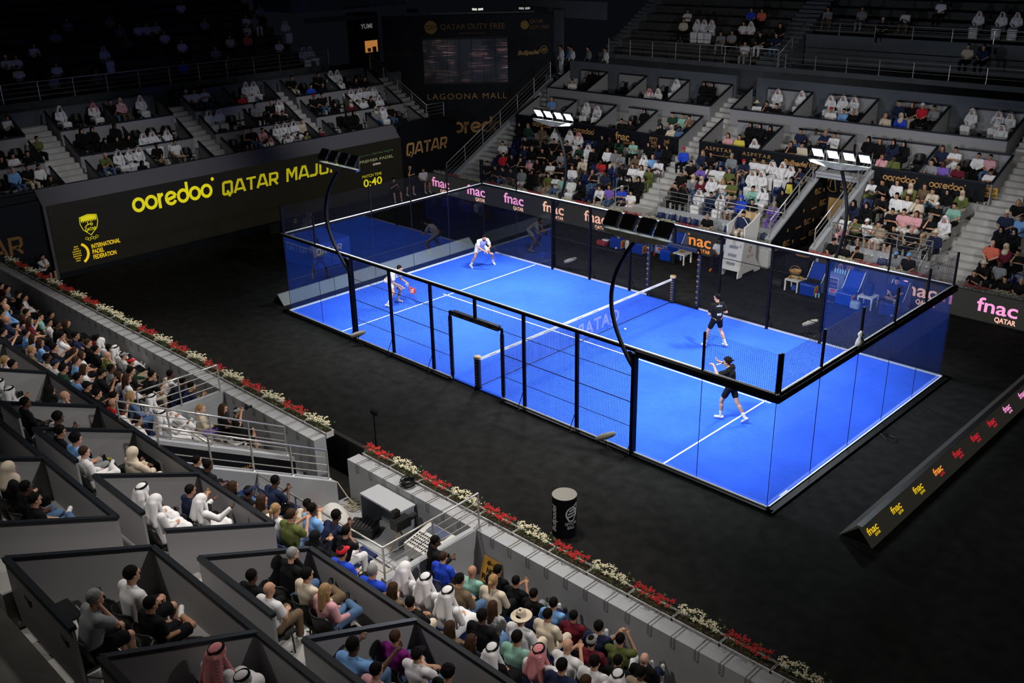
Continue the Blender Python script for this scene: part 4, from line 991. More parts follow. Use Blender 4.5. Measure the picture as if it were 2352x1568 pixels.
# umpire chair
u = tag(empty('umpire_chair', (-.02, 9.3, 0)), 'tall white umpire chair with curved side panels beside the net', 'chair')
sidep = [(-.42, 0), (-.42, .12), (-.28, .5), (-.16, 1.1), (-.1, 1.55), (-.12, 2.05), (.45, 2.2), (.95, 2.45), (1.0, 2.35), (.85, 1.4), (.85, .6), (1.25, .12), (1.25, 0), (.85, .0), (.8, .12), (-.05, .12), (-.1, 0)]
for a in (-.42, .36):
    MB().prism(sidep, a, a + .06, 'x').build('side_panel', M['white'], u, bevel=.012)
MB().prism([(-.36, .28), (-.24, .7), (-.12, 1.2), (-.06, 1.5), (-.02, 1.5), (-.08, 1.15), (-.2, .68), (-.32, .28)], -.36, .36, 'x').build('front_panel', M['white'], u)
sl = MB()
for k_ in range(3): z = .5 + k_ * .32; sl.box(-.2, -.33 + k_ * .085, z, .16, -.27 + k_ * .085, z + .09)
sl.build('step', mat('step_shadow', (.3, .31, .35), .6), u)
MB().box(-.36, .1, 1.58, .36, .62, 1.66).build('seat', M['tan'], u, bevel=.02); MB().prism([(.6, 1.6), (.82, 2.42), (.92, 2.4), (.7, 1.6)], -.36, .36, 'x').build('backrest', M['tan'], u, bevel=.02)
MB().box(-.36, -.1, 1.15, .36, .25, 1.2).build('footrest', M['white'], u)
MB().tube([(.36, .25, 1.9), (.38, .1, 2.15), (.3, .05, 2.3), (.15, .12, 2.38)], .012, 6).build('microphone_arm', M['white_trim'], u)
text('QATAR', (.405, 9.45, .75), (0, 1, .0), (0, 0, 1), .14, M['gold'], u, width=.5, bold=.03); strokes([arc(.5, .5, .4, 0, 360, 12), [(.2, .2), (.8, .8)], [(.3, .0), (.7, .0)]], .07, (.405, 9.55, .95), (0, 1, 0), (0, 0, 1), .25, M['gold'], u)
# stool tub right of umpire, black stand with gold basket shapes
t = tag(empty('black_stand', (-1.05, 10.1, 0)), 'black cloth-covered stand with gold emblem behind the ball boy', 'stand')
MB().box(-.4, 0, 0, .4, .6, .9).build('cloth_box', M['board'], t); MB().box(-.1, -.01, .6, .32, 0, .78).build('emblem', M['gold'], t)
t = tag(empty('cloth_table', (2.15, 10.3, 0)), 'black cloth-covered table with gold emblem left of the right benches', 'table')
MB().box(-.5, 0, 0, .5, .6, .9).build('tablecloth', M['board'], t)
strokes([arc(.5, .5, .46, 0, 360, 20, .2), [(.1, .5), (.9, .5)], [(.2, .42), (.8, .42)]], .05, (1.85, 10.4, .905), (1, 0, 0), (0, 1, 0), .6, M['gold'], t)
t = tag(empty('wicker_basket', (2.3, 9.95, 0)), 'gold wicker basket of bread in front of the black cloth table', 'basket')
MB().lathe([(.16, .35), (.24, .5), (.245, .52), (.2, .4)], n=20).build('bowl', mat('wicker', (.38, .22, .07), .7, noise=.4, nscale=60), t); MB().tube(arc and [(.24 * math.cos(a), 0, .5 + .2 * math.sin(a)) for a in [PI * k / 10 for k in range(11)]], .012, 6).build('handle', mat('wicker_handle', (.3, .17, .05), .7), t)
MB().box(-.16, -.16, 0, .16, .16, .36).build('stool', M['black'], t)
t = tag(empty('plant_tub', (.25, 11.0, 0)), 'white flower tub on a small pale shelf beside the umpire chair', 'planter')
MB().box(-.3, -.2, 0, .35, .2, .75).build('shelf', M['white'], t); MB().box(-.32, -.15, .75, .2, .15, .95).build('tub', M['planter'], t)
lm, fm = TM['red', 0]; o = bpy.data.objects.new('foliage', lm); C.objects.link(o); o.parent = t; o.location = (-.4, 0, .95); o.scale = (.6, 1, 1)
# bags
def bag(x, y, z, sx, sy, sz, col, label, rz=0, name='sports_bag', cat='bag'):
    t = tag(empty(name, (x, y, z), rz), label, cat)
    b = MB().box(-sx / 2, -sy / 2, 0, sx / 2, sy / 2, sz).build('body', mat('bag_fabric', col, .7, noise=.2, nscale=9), t, bevel=min(sx, sy, sz) * .3)
    MB().tube([(-sx * .3, 0, sz * .98), (-sx * .15, 0, sz * 1.2), (sx * .15, 0, sz * 1.2), (sx * .3, 0, sz * .98)], .012, 6).build('strap', M['black'], t)
    return t
bag(-6.6, 9.0, 0, .5, .35, .22, (.25, .02, .03), 'red and black racket bag on the floor at the left bench')
bag(-6.45, 9.05, .22, .3, .2, .06, (.6, .6, .6), 'white towel lying on the red racket bag', name='towel', cat='towel')
bag(-5.25, 9.25, .0, .35, .4, .46, (.55, .55, .55), 'white bag between the two left benches'); bag(-4.7, 9.3, .44, .4, .3, .1, (.35, .05, .07), 'red and white bag lying on the middle left bench')
bag(3.35, 9.35, .44, .5, .4, .05, (.008, .008, .01), 'black cloth spread on the bench left of the fridge', name='cloth', cat='cloth')
bag(1.95, 9.25, 0, .5, .35, .25, (.012, .012, .014), 'black sports bag on the carpet left of the snack table'); bag(5.6, 9.3, .46, .34, .3, .48, (.012, .015, .04), 'dark navy rucksack standing on the white side table')
bag(5.35, 8.85, 0, .35, .25, .3, (.25, .33, .42), 'pale blue cool bag on the floor under the rucksack table'); bag(2.7, 9.2, 0, .2, .15, .2, (.02, .08, .4), 'small blue box under the snack table', name='box', cat='box')
t = tag(MB().lathe([(.02, 0), (.11, .03), (.02, .06)], (0, 0, 0), 16).bar((.1, 0, .03), (.3, 0, .03), .015, 8).build('padel_racket', mat('racket_grey', (.1, .1, .14), .4), None, loc=(4.25, 8.85, 0)), 'padel racket lying on the blue-reflecting carpet before the right fridge', 'racket')
# ------------------------------------------------------------ microphones with fur windshields
def mic(x, y, rz, label, z=0, furry=True):
    t = tag(empty('microphone', (x, y, z), rz), label, 'microphone')
    st = MB().bar((0, 0, .02), (0, 0, .33), .009, 6)
    for k_ in range(3): a = 2 * PI * k_ / 3; st.bar((0, 0, .12), (.2 * math.cos(a), .2 * math.sin(a), .0), .007, 5)
    st.build('tripod', M['black'], t)
    rnd = random.Random(int(x * 10)); f = MB(); prof = []
    for k_ in range(12): u_ = k_ / 11; prof.append((.088 * (math.sin(PI * min(1, .08 + u_ * .9)) ** .35), -.26 + .52 * u_))
    f.lathe(prof, n=14); v = []
    for p in f.v: q = Vector(p); q = Matrix.Rotation(math.radians(72), 3, 'X') @ q; s_ = 1 + rnd.uniform(-.08, .1); v.append((q.x * s_, q.y * s_, q.z * s_ + .40))
    f.v = v; f.build('windshield', M['foam'], t, smooth=True)
    return t
mic(-5.5, -5.35, 2.3, 'fur-covered microphone on floor tripod outside the near-left mesh'); mic(5.35, -5.4, 2.3, 'fur-covered microphone on floor tripod outside the near-right mesh')
mic(-5.42, 5.5, 2.3, 'fur-covered microphone behind the far mesh at left'); mic(5.32, 5.6, 2.3, 'fur-covered microphone behind the far mesh at right')
t = tag(empty('court_camera', (-6.79, 5.35, 0)), 'small dark camera on a stand behind the far-left glass', 'camera')
MB().bar((0, 0, 0), (0, 0, .3), .01, 6).bar((-.15, 0, 0), (0, 0, .15), .008, 5).bar((.15, 0, 0), (0, 0, .15), .008, 5).build('stand', M['black'], t); MB().box(-.09, -.08, .3, .09, .08, .45).build('body', M['navyseat'], t)
t = tag(MB().tube([(0, 0, .02), (.1, .15, .02), (.3, .1, .03), (.35, -.05, .02), (.1, -.1, .02), (-.15, .1, .02), (-.1, .3, .02)], .012, 5).tube([(0, .1, .0), (.05, .05, .12), (.12, .0, .02)], .015, 5).build('cable_stand', M['black'], None, loc=(10.5, .2, 0)), 'small tangle of black cable and stand outside the right glass end', 'cable')
tag(MB().lathe([(.0, 0), (.12, .02), (.1, .14), (.05, .24), (.08, .32), (.03, .4)], n=12).build('white_cloth', M['white'], None, smooth=True, loc=(10.12, -1.2, 3.03)), 'crumpled white cover on the top rail of the right end', 'cover')
# ------------------------------------------------------------ ball barrel, tripod
t = tag(empty('ball_drum', (7.14, -9.1, 0)), 'black cylinder with white official-ball lettering and pale round top on the carpet', 'advertising drum')
MB().bar((0, 0, 0), (0, 0, 1.0), .285, 36).build('drum', M['board'], t); MB().bar((0, 0, 1.0), (0, 0, 1.012), .287, 36).build('lid', mat('grey_lid', (.26, .24, .215), .5), t)
def on_cyl(lines, tt, a0, z0, s_, m, name, rot=0):
    """strokes wrapped on the drum; a0 angle of the left edge"""
    R = .288; mb = MB()
    for ln_ in lines:
        th = tt
        if isinstance(ln_, tuple): ln_, th = ln_
        P_ = []
        for i in range(len(ln_) - 1):
            for q in range(6): u_ = q / 6; P_.append((ln_[i][0] * (1 - u_) + ln_[i + 1][0] * u_, ln_[i][1] * (1 - u_) + ln_[i + 1][1] * u_))
        P_.append(ln_[-1]); V = []
        for i, p in enumerate(P_):
            a = P_[max(0, i - 1)]; b_ = P_[min(len(P_) - 1, i + 1)]; d = Vector((b_[0] - a[0], b_[1] - a[1])); d = d.normalized() if d.length > 1e-6 else Vector((1, 0)); n_ = (-d.y * th / 2, d.x * th / 2)
            for sg_ in (1, -1):
                x_, z_ = p[0] + sg_ * n_[0], p[1] + sg_ * n_[1]
                if rot: x_, z_ = -z_, x_
                an = a0 + x_ * s_ / R; V.append((R * math.cos(an), R * math.sin(an), z0 + z_ * s_))
        mb.add(V, [(2 * i, 2 * i + 2, 2 * i + 3, 2 * i + 1) for i in range(len(P_) - 1)])
    return mb.build(name, m, t)
GL = {'O': [arc(.3, .5, .26, 0, 360, 12, .46)], 'F': [[(.08, 0), (.08, .95), (.5, .95)], [(.08, .5), (.42, .5)]], 'I': [[(.1, 0), (.1, 1)]], 'C': [arc(.3, .5, .26, 50, 310, 12, .46)],
      'A': [[(0, 0), (.27, 1), (.54, 0)], [(.1, .3), (.44, .3)]], 'L': [[(.08, 1), (.08, .05), (.45, .05)]], 'B': [[(.08, 0), (.08, 1)], [(.08, .95), (.35, .93), (.45, .75), (.35, .53), (.08, .52)], [(.08, .05), (.38, .07), (.5, .28), (.38, .52)]],
      'u': [[(.08, .7), (.08, .15), (.25, .04), (.45, .15), (.45, .7)]], 'l': [[(.08, 0), (.08, 1)]], 'p': [[(.08, -.3), (.08, .7)], arc(.3, .35, .24, 0, 360, 10, .32)], 'a': [arc(.28, .33, .22, 0, 360, 10, .3), [(.5, .7), (.5, 0)]],
      'd': [arc(.28, .33, .22, 0, 360, 10, .3), [(.5, 1), (.5, 0)]], 'e': [arc(.3, .35, .24, 0, 320, 10, .32), [(.06, .36), (.54, .36)]]}
WL = {'O': .7, 'F': .6, 'I': .3, 'C': .68, 'A': .68, 'L': .55, 'B': .66, 'u': .6, 'l': .25, 'p': .64, 'a': .64, 'd': .64, 'e': .64}
def word(s_):
    out = []; x = 0
    for ch in s_:
        for g in GL[ch]: out.append([(p[0] + x, p[1]) for p in g])
        x += WL[ch]
    return out
AM = math.atan2(-23.66 + 9.1, 19.98 - 7.14)       # direction of the stands corner
wp = mat('white_print', (.6, .6, .62), .6)
on_cyl(word('OFFICIAL'), .14, AM + .06, .34, .075, wp, 'lettering'); on_cyl(word('BALL'), .14, AM + .25, .235, .082, wp, 'lettering')
on_cyl([(arc(.5, .55, .42, -10, 200, 20, .5), .1), ([(.08, .42), (.3, .0), (.62, .0), (.92, .45)], .1), ([(.92, .45), (1.0, 1.25), (.35, .98)], .09), ([(.3, .78), (.8, .9)], .12), ([(.2, .55), (.8, .66)], .12), ([(.2, .32), (.78, .42)], .12), ([(.8, .9), (.72, .68), (.86, .55), (.78, .4)], .1)], .1, AM + .05, .45, .33, wp, 'logo')
on_cyl(word('Bullpadel'), .17, AM - .72, .14, .15, wp, 'lettering', rot=1)
t = tag(empty('camera_tripod', (1.08, -9.8, 0)), 'tall black tripod with small camera on the carpet near the tunnel', 'tripod')
tp = MB().bar((0, 0, .1), (0, 0, 1.25), .02, 8)
for k_ in range(3): a = 2 * PI * k_ / 3 + .5; tp.bar((0, 0, .62), (.42 * math.cos(a), .42 * math.sin(a), 0), .012, 6).bar((0, 0, .12), (.33 * math.cos(a), .33 * math.sin(a), .13), .008, 6)
tp.build('tripod_legs', M['black'], t); MB().box(-.09, -.04, 1.26, .12, .04, 1.36).bar((.12, 0, 1.32), (.18, 0, 1.34), .03, 8).build('camera_body', M['black'], t)
# ball
t = tag(MB().lathe([(.001, -.034), (.02, -.028), (.033, -.01), (.034, .0), (.033, .01), (.02, .028), (.001, .034)], n=16).build('padel_ball', mat('ball_felt', (.55, .8, .08), .8), None, smooth=True, loc=(1.88, -.19, 1.0)), 'small yellow-green ball in the air over the court right of the net', 'ball')
# ------------------------------------------------------------ blue camera booth at the left end
t = tag(empty('camera_booth', (-15.4, -1.6, 0)), 'blue box platform with QATAR lettering behind the left glass, carrying a television camera', 'platform')
MB().box(0, 0, 0, 2.0, 1.9, 1.05).build('box', mat('booth_blue', (.012, .03, .20), .6), t)
bp_ = mat('booth_print', hexc('a89c88'), .6); block('QATAR', (-15.3, -1.615, .6), (1, 0, 0), (0, 0, 1), .26, 1.45, bp_, t); block('QATAR', (-13.39, -1.45, .6), (0, 1, 0), (0, 0, 1), .26, 1.3, bp_, t)
rl_ = MB()
for a, b_ in (((0, 0), (2, 0)), ((2, 0), (2, 1.9))):
    for z in (1.5, 1.95): rl_.bar((a[0], a[1], z), (b_[0], b_[1], z), .015, 6)
for a in ((0, 0), (2, 0), (2, 1.9)): rl_.bar((a[0], a[1], 1.05), (a[0], a[1], 1.95), .015, 6)
rl_.build('guard_rail', M['black_steel'], t)
t = tag(empty('television_camera', (-14.9, -.7, 1.05), -.9), 'large black television camera on the blue booth', 'camera')
MB().bar((0, 0, 0), (0, 0, .4), .05, 8).build('pedestal', M['black'], t); MB().box(-.25, -.14, .4, .3, .14, .75).bar((.3, 0, .57), (.85, 0, .57), .11, 12).box(-.3, -.1, .75, -.1, .1, .95).build('camera_body', mat('camera_grey', (.05, .05, .055), .4), t)
t = tag(empty('folding_chair', (-18.3, -.3, 0), 1.2), 'empty black folding chair beside the blue camera booth', 'chair')
MB().box(-.22, -.2, .43, .22, .22, .46).build('seat', M['black'], t); MB().box(-.22, -.24, .55, .22, -.21, .88).build('backrest', M['black'], t)
for a in (-.2, .2): MB().bar((a, .22, 0), (a, -.24, .88), .013, 6).bar((a, -.25, 0), (a, .2, .45), .013, 6).build('leg', M['black'], t)
# ------------------------------------------------------------ near camera pit and equipment pit
for pts, l in (([(-2.9, -14.25, 1.42), (-2.9, -11.95, 1.42)], 'stainless railing on the side wall left of the photographers pit'),
               ([(.85, -16.25, 3.13), (.85, -15.2, 2.55), (.85, -12.35, 1.0)], 'stainless handrail sloping down the left wall of the near tunnel'),
               ([(2.6, -16.25, 3.13), (2.6, -15.2, 2.55), (2.6, -12.35, 1.0)], 'stainless handrail sloping down the right wall of the near tunnel'),
               ([(-2.7, -14.26, 1.25), (.7, -14.26, 1.25)], 'level railing behind the photographers pit'),
               ([(2.75, -14.26, 1.25), (7.1, -14.26, 1.35), (7.1, -11.75, 1.42)], 'L-shaped stainless railing around the equipment pit')):
    railing(pts, l, .78, 3, 1.25)
railing([(-8.3, 12.0, .85), (-8.3, 12.95, .85)], 'short railing at the foot of the far middle stairs', .85, 3, 1)
railing([(-6.45, 12.95, .98), (-.1, 12.95, .98)], 'stainless railing above the blue bench pit left of the far tunnel', .8, 3, 1.7)
railing([(2.15, 12.95, .98), (6.25, 12.95, .98), (6.25, 11.9, .2)], 'stainless railing above the right-hand far pit', .8, 3, 1.3)
for x, l in ((-.03, 'left'), (2.0, 'right')): railing([(x, 11.85, .97), (x, 16.2, 3.3)], 'bright stainless handrail on the %s wall of the far tunnel' % l, .75, 2, 1.25, r=.03)
struct(MB().prism([(11.7, -.03), (11.7, .35), (20.3, 4.95), (20.3, -.03)], -20.0, -19.7).build('wall_far_stair_side', M['concrete']))
railing([(-19.85, 11.75, .4), (-19.85, 20.2, 4.95)], 'long stainless handrail climbing the far left stairs', .95, 3, 1.7)
# counters, console, cases
t = tag(empty('equipment_desk', (3.95, -12.47, .34)), 'grey open-fronted desk standing against the near wall in the equipment pit', 'desk')
MB().box(0, 0, .86, 1.3, .55, .9).build('desktop', M['panel'] if False else mat('desk_grey', (.38, .40, .43), .6), t)
MB().box(0, 0, 0, .03, .55, .86).box(1.27, 0, 0, 1.3, .55, .86).box(0, .5, 0, 1.3, .53, .86).build('side_panel', mat('desk_side', (.25, .27, .31), .6), t)
t = tag(empty('mixing_console', (5.8, -12.75, .62)), 'white and grey sound mixing console near the railing in the equipment pit', 'console')
MB().prism([(0, 0), (.75, 0), (.75, .45), (0, .28)], 0, .85, 'x').build('body', mat('console_white', (.5, .5, .48), .5), t)
kn = MB()
for r_ in range(5):
    for q in range(12): y_ = .06 + r_ * .08; kn.box(.06 + q * .06, y_, .28 + y_ * .227, .085 + q * .06, y_ + .04, .30 + y_ * .227)
kn.build('fader', M['black'], t)
for a in (.05, .75): MB().box(a, .05, -.29, a + .05, .7, 0).build('leg', M['steel'], t)
MB().prism([(.5, .41), (.72, .46), (.72, .47), (.5, .42)], .15, .7, 'x').build('display', mat('console_screen', (.08, .1, .16), .2), t)
t = tag(empty('equipment_rack', (5.1, -13.7, .33)), 'low aluminium-edged rack frame on the pit floor by the console', 'rack')
fr = MB()
for a in (0, .9):
    for b_ in (0, .5): fr.bar((a, b_, 0), (a, b_, .3), .015, 4)
for z in (.0, .3):
    fr.bar((0, 0, z), (.9, 0, z), .015, 4).bar((0, .5, z), (.9, .5, z), .015, 4).bar((0, 0, z), (0, .5, z), .015, 4).bar((.9, 0, z), (.9, .5, z), .015, 4)
fr.build('frame', M['steel'], t); MB().box(.03, .03, .02, .87, .47, .24).build('rack_unit', M['black'], t)
t = tag(empty('hard_case', (4.0, -12.95, .33), .5), 'black ribbed hard case on the floor behind the handrail', 'case')
MB().box(0, 0, 0, .62, .45, .26).build('lower_shell', M['black'], t, bevel=.02); hc = MB()
for q in range(6): hc.box(.06 + q * .09, .03, .26, .1 + q * .09, .42, .275)
hc.build('lid_ribs', mat('case_grey', (.03, .03, .03), .5), t)
cv = MB(); rnd = random.Random(4); n = 14
for i in range(n):
    for j in range(n):
        a = i / (n - 1) * 2 - 1; b_ = j / (n - 1) * 2 - 1; r_ = math.hypot(a, b_); z = .42 * max(0, 1 - r_ ** 2.2) + rnd.uniform(-.02, .03)
        cv.v.append((a * .55, b_ * .42, max(.01, z)))
cv.f = [(i * n + j, (i + 1) * n + j, (i + 1) * n + j + 1, i * n + j + 1) for i in range(n - 1) for j in range(n - 1)]
o = cv.build('dust_sheet', mat('white_canvas', (.55, .54, .52), .8), None, smooth=True, loc=(3.25, -12.75, .33)); o.modifiers.new('s', 'SUBSURF').levels = 1; o.modifiers.new('t', 'SOLIDIFY').thickness = .01
tag(o, 'crumpled white sheet thrown over equipment in the pit', 'sheet')
bag(2.92, -13.1, .33, .4, .35, .35, (.5, .02, .03), 'red bag beside the crumpled white sheet')
rp_ = MB(); rnd = random.Random(7)
for q in range(9):
    c_ = (rnd.uniform(-.12, .12), rnd.uniform(-.12, .12)); r_ = rnd.uniform(.12, .22)
    rp_.tube([(c_[0] + r_ * math.cos(2 * PI * k_ / 16), c_[1] + r_ * .8 * math.sin(2 * PI * k_ / 16), .02 + q * .012) for k_ in range(17)], .011, 5)
tag(rp_.build('cable_coil', mat('cream_cable', (.42, .37, .28), .7), None, loc=(3.15, -12.05, .33)), 'pile of cream coiled cable next to the grey desk', 'cable')
rp_ = MB()
for q in range(7):
    c_ = (rnd.uniform(-.06, .06), rnd.uniform(-.06, .06)); r_ = rnd.uniform(.16, .24)
    rp_.tube([(c_[0] + r_ * math.cos(2 * PI * k_ / 16), c_[1] + r_ * math.sin(2 * PI * k_ / 16), .02 + q * .012) for k_ in range(17)], .013, 5)
r2 = tag(rp_.build('cable_coil', M['black'], None, loc=(.3, -12.3, .33)), 'coil of thick black cable at the end of the photographers pit', 'cable')
o = r2.copy(); C.objects.link(o); o.location = (4.75, -11.7, 1.45); o.scale = (.75, .75, 1.3); o['label'] = 'bundle of black cable lying on the near wall above the desk'
tag(MB().tube([(2.6, -12.4, 1.05), (2.7, -12.2, .9), (2.9, -12.1, .55), (3.1, -12.05, .4)], .014, 6).tube([(2.6, -12.45, 1.05), (2.5, -12.9, .8), (2.9, -13.2, .5)], .014, 6).build('cream_cable', mat('cream_cable2', (.42, .37, .28), .7)), 'loose cream cable hanging over the end of the tunnel wall', 'cable')
t = tag(empty('broadcast_camera', (5.35, -12.45, .33)), 'black camera body on a short tripod beside the desk, cables hanging', 'camera')
tp = MB()
for k_ in range(3): a = 2 * PI * k_ / 3; tp.bar((0, 0, .62), (.3 * math.cos(a), .3 * math.sin(a), 0), .018, 6)
tp.build('tripod_legs', M['tan'], t); MB().box(-.12, -.2, .62, .12, .2, .85).bar((0, .2, .74), (0, .42, .74), .07, 10).box(-.18, -.1, .85, -.05, .05, 1.0).build('camera_body', M['black'], t)
for i, (x, l) in enumerate(((1.2, 'larger'), (1.75, 'smaller'))):
    pass
for i, (x, w_) in enumerate(((2.95, .2), (3.35, .14))):
    t = tag(empty('small_lectern_light', (x, -13.75, .33)), '%s beige boxed lamp on a small grey stool in the equipment pit' % ('left-hand', 'right-hand')[i], 'lamp')
    MB().bar((0, 0, 0), (0, 0, .5), .02, 6).box(-.12, -.12, 0, .12, .12, .03).build('stem', M['gal'], t); MB().box(-w_ / 2, -.1, .5, w_ / 2, .1, .68).build('head', mat('beige_box', (.35, .33, .27), .6), t)
t = tag(empty('bench_table', (3.5, -13.75, .33)), 'low grey table with open metal frame by the tunnel wall', 'table')
MB().box(0, 0, .42, .7, .4, .45).build('tabletop', M['planter'], t)
for a in (0, .68):
    for b_ in (0, .38): MB().box(a, b_, 0, a + .02, b_ + .02, .42).build('leg', M['steel'], t)
# NO FLASH sign
t = tag(empty('no_flash_sign', (7.42, -11.98, .42)), 'gold NO FLASH placard leaning on the inside of the near wall', 'sign')
gs = mat('gold_card', hexc('c09038'), .6)
MB().add([(0, -.12, 0), (.5, -.12, 0), (.5, .04, .52), (0, .04, .52), (0, -.10, 0), (.5, -.10, 0), (.5, .06, .52), (0, .06, .52)], [(0, 1, 2, 3), (4, 5, 6, 7), (0, 1, 5, 4), (1, 2, 6, 5), (2, 3, 7, 6), (3, 0, 4, 7)]).build('placard', gs, t)
us = Vector((0, .16, .52)).normalized(); b0 = Vector((7.42, -12.105, .42))
# the placard faces the stand: text runs left to right as seen from behind the wall
text('NO', b0 + Vector((.15, 0, 0)) + us * .22, (1, 0, 0), us, .17, M['board'], t, bold=.04, width=.22); text('FLASH', b0 + Vector((.05, 0, 0)) + us * .06, (1, 0, 0), us, .17, M['board'], t, bold=.04, width=.42)
strokes([arc(.3, .5, .4, 0, 360, 10), [(.3, .1), (.3, .9)]], .1, b0 + Vector((.16, -.004, 0)) + us * .4, (1, 0, 0), us, .1, M['board'], t); text('PREMIER', b0 + Vector((.24, 0, 0)) + us * .42, (1, 0, 0), us, .06, M['board'], t)
# sponsor face on near tunnel wall is on the side facing the right
nt_ = tag(empty('tunnel_sponsor_marks', (1.03, -12.5, .5)), 'gold sponsor lettering on the black inner wall of the near tunnel', 'lettering')
for y, zz in ((-12.9, .3), (-15.2, 1.4)): ooredoo((1.032, y - .75, zz), (0, 1, 0), (0, 0, 1), .13, M['gold'], nt_)
for y, zz in ((-14.6, .95), ):
    for r_, s_ in enumerate(('INTERNATIONAL', 'PADEL', 'FEDERATION')): text(s_, (1.03, y + .2, zz + .25 - .13 * r_), (0, 1, 0), (0, 0, 1), .13, M['gold'], nt_)
    padel_logo((1.03, y - .2, zz), (0, 1, 0), (0, 0, 1), .4, nt_)
# ------------------------------------------------------------ water bottle pack in a near box
t = tag(empty('bottle_pack', (8.55, -19.75, 3.87), .4), 'shrink-wrapped pack of clear water bottles on the floor of the nearest left box', 'bottle pack')
wbm = mat('bottle_plastic', (.30, .42, .55), .15, spec=.7)
for a in range(4):
    for b_ in range(3):
        MB().lathe([(.03, 0), (.032, .13), (.014, .18), (.014, .2)], (a * .066, b_ * .066, 0), 10).build('bottle', wbm, t, smooth=True)
MB().box(-.035, -.036, .05, .235, -.034, .12).build('label', mat('label_blue', (.02, .12, .3), .5), t)
text('oo', (8.03, -19.98, 3.93), (math.cos(.4), math.sin(.4), 0), (0, 0, 1), .07, M['white'], t) if False else None
# ------------------------------------------------------------ figures: distance fields turned into one skin
V3 = lambda *a: np.array(a, float)
class SDF:
    def __init__(s, lo, hi, h):
        s.lo = V3(*lo); s.h = h; s.n = np.ceil((V3(*hi) - s.lo) / h).astype(int) + 1
        s.F = np.full(s.n, .2); s.ax = [s.lo[i] + h * np.arange(s.n[i]) for i in range(3)]
    def reg(s, lo, hi):
        i0 = np.clip(((lo - s.lo) / s.h).astype(int) - 1, 0, s.n); i1 = np.clip(((hi - s.lo) / s.h).astype(int) + 2, 0, s.n)
        sl = tuple(slice(a, b) for a, b in zip(i0, i1))
        return sl, np.meshgrid(*[s.ax[k][sl[k]] for k in range(3)], indexing='ij')
    def join(s, sl, d, k):
        F = s.F[sl]
        if k > 0: h = np.clip(.5 + .5 * (F - d) / k, 0, 1); s.F[sl] = F * (1 - h) + d * h - k * h * (1 - h)
        else: s.F[sl] = np.minimum(F, d)
    def cap(s, a, b, ra, rb=None, k=.02):
        a = V3(*a); b = V3(*b); rb = ra if rb is None else rb; r = max(ra, rb) + k + .03
        sl, (X, Y, Z) = s.reg(np.minimum(a, b) - r, np.maximum(a, b) + r); ab = b - a; q = max(ab @ ab, 1e-9)
        t = np.clip(((X - a[0]) * ab[0] + (Y - a[1]) * ab[1] + (Z - a[2]) * ab[2]) / q, 0, 1)
        d = np.sqrt((X - a[0] - t * ab[0]) ** 2 + (Y - a[1] - t * ab[1]) ** 2 + (Z - a[2] - t * ab[2]) ** 2) - (ra + (rb - ra) * t)
        s.join(sl, d, k); return s
    def ell(s, c, r, k=.02, cut=False, R=None):
        c = V3(*c); r = V3(*r); m = max(r) + k + .03
        sl, (X, Y, Z) = s.reg(c - m, c + m); P = [X - c[0], Y - c[1], Z - c[2]]
        if R is not None: P = [sum(R[j][i] * P[j] for j in range(3)) for i in range(3)]
        q = np.sqrt((P[0] / r[0]) ** 2 + (P[1] / r[1]) ** 2 + (P[2] / r[2]) ** 2); g = np.sqrt((P[0] / r[0] ** 2) ** 2 + (P[1] / r[1] ** 2) ** 2 + (P[2] / r[2] ** 2) ** 2) + 1e-9
        d = q * (q - 1) / g
        if cut: s.F[sl] = np.maximum(s.F[sl], -d)
        else: s.join(sl, d, k)
        return s
    def half(s, fn):
        X, Y, Z = np.meshgrid(*s.ax, indexing='ij'); s.F = np.maximum(s.F, fn(X, Y, Z)); return s
    def mesh(s):
        F = s.F; F[0] = F[-1] = .2; F[:, 0] = F[:, -1] = .2; F[:, :, 0] = F[:, :, -1] = .2
        S = F < 0; cs = np.zeros(np.array(F.shape) - 1, int); c8 = {}
        for i in (0, 1):
            for j in (0, 1):
                for k in (0, 1):
                    a = (slice(i, F.shape[0] - 1 + i), slice(j, F.shape[1] - 1 + j), slice(k, F.shape[2] - 1 + k)); c8[i, j, k] = a; cs += S[a]
        act = (cs > 0) & (cs < 8); idx = -np.ones(act.shape, int); idx[act] = np.arange(act.sum()); ii = np.argwhere(act)
        acc = np.zeros((len(ii), 3)); cnt = np.zeros(len(ii))
        for ca in c8:
            for ax in range(3):
                if ca[ax]: continue
                cb = list(ca); cb[ax] = 1; fa = F[c8[ca]][act]; fb = F[c8[tuple(cb)]][act]; m = (fa < 0) != (fb < 0)
                t = np.where(m, fa / np.where(m, fa - fb, 1), 0); p = np.tile(V3(*ca), (len(ii), 1)); p[:, ax] = t; acc[m] += p[m]; cnt[m] += 1
        V = s.lo + s.h * (ii + acc / cnt[:, None]); Q = []
        for ax in range(3):
            a = [slice(None)] * 3; b = [slice(None)] * 3; a[ax] = slice(0, -1); b[ax] = slice(1, None)
            sa = S[tuple(a)]; sb = S[tuple(b)]; u, v = [(1, 2), (2, 0), (0, 1)][ax]
            for sgn in (0, 1):
                e = np.argwhere((sa & ~sb) if sgn else (~sa & sb))
                e = e[(e[:, u] > 0) & (e[:, v] > 0)]
                def g(du, dv): q = e.copy(); q[:, u] -= du; q[:, v] -= dv; return idx[tuple(q.T)]
                f = [g(1, 1), g(0, 1), g(0, 0), g(1, 0)]
                if not sgn: f = f[::-1]
                Q.append(np.stack(f, 1))
        return V, np.concatenate(Q)
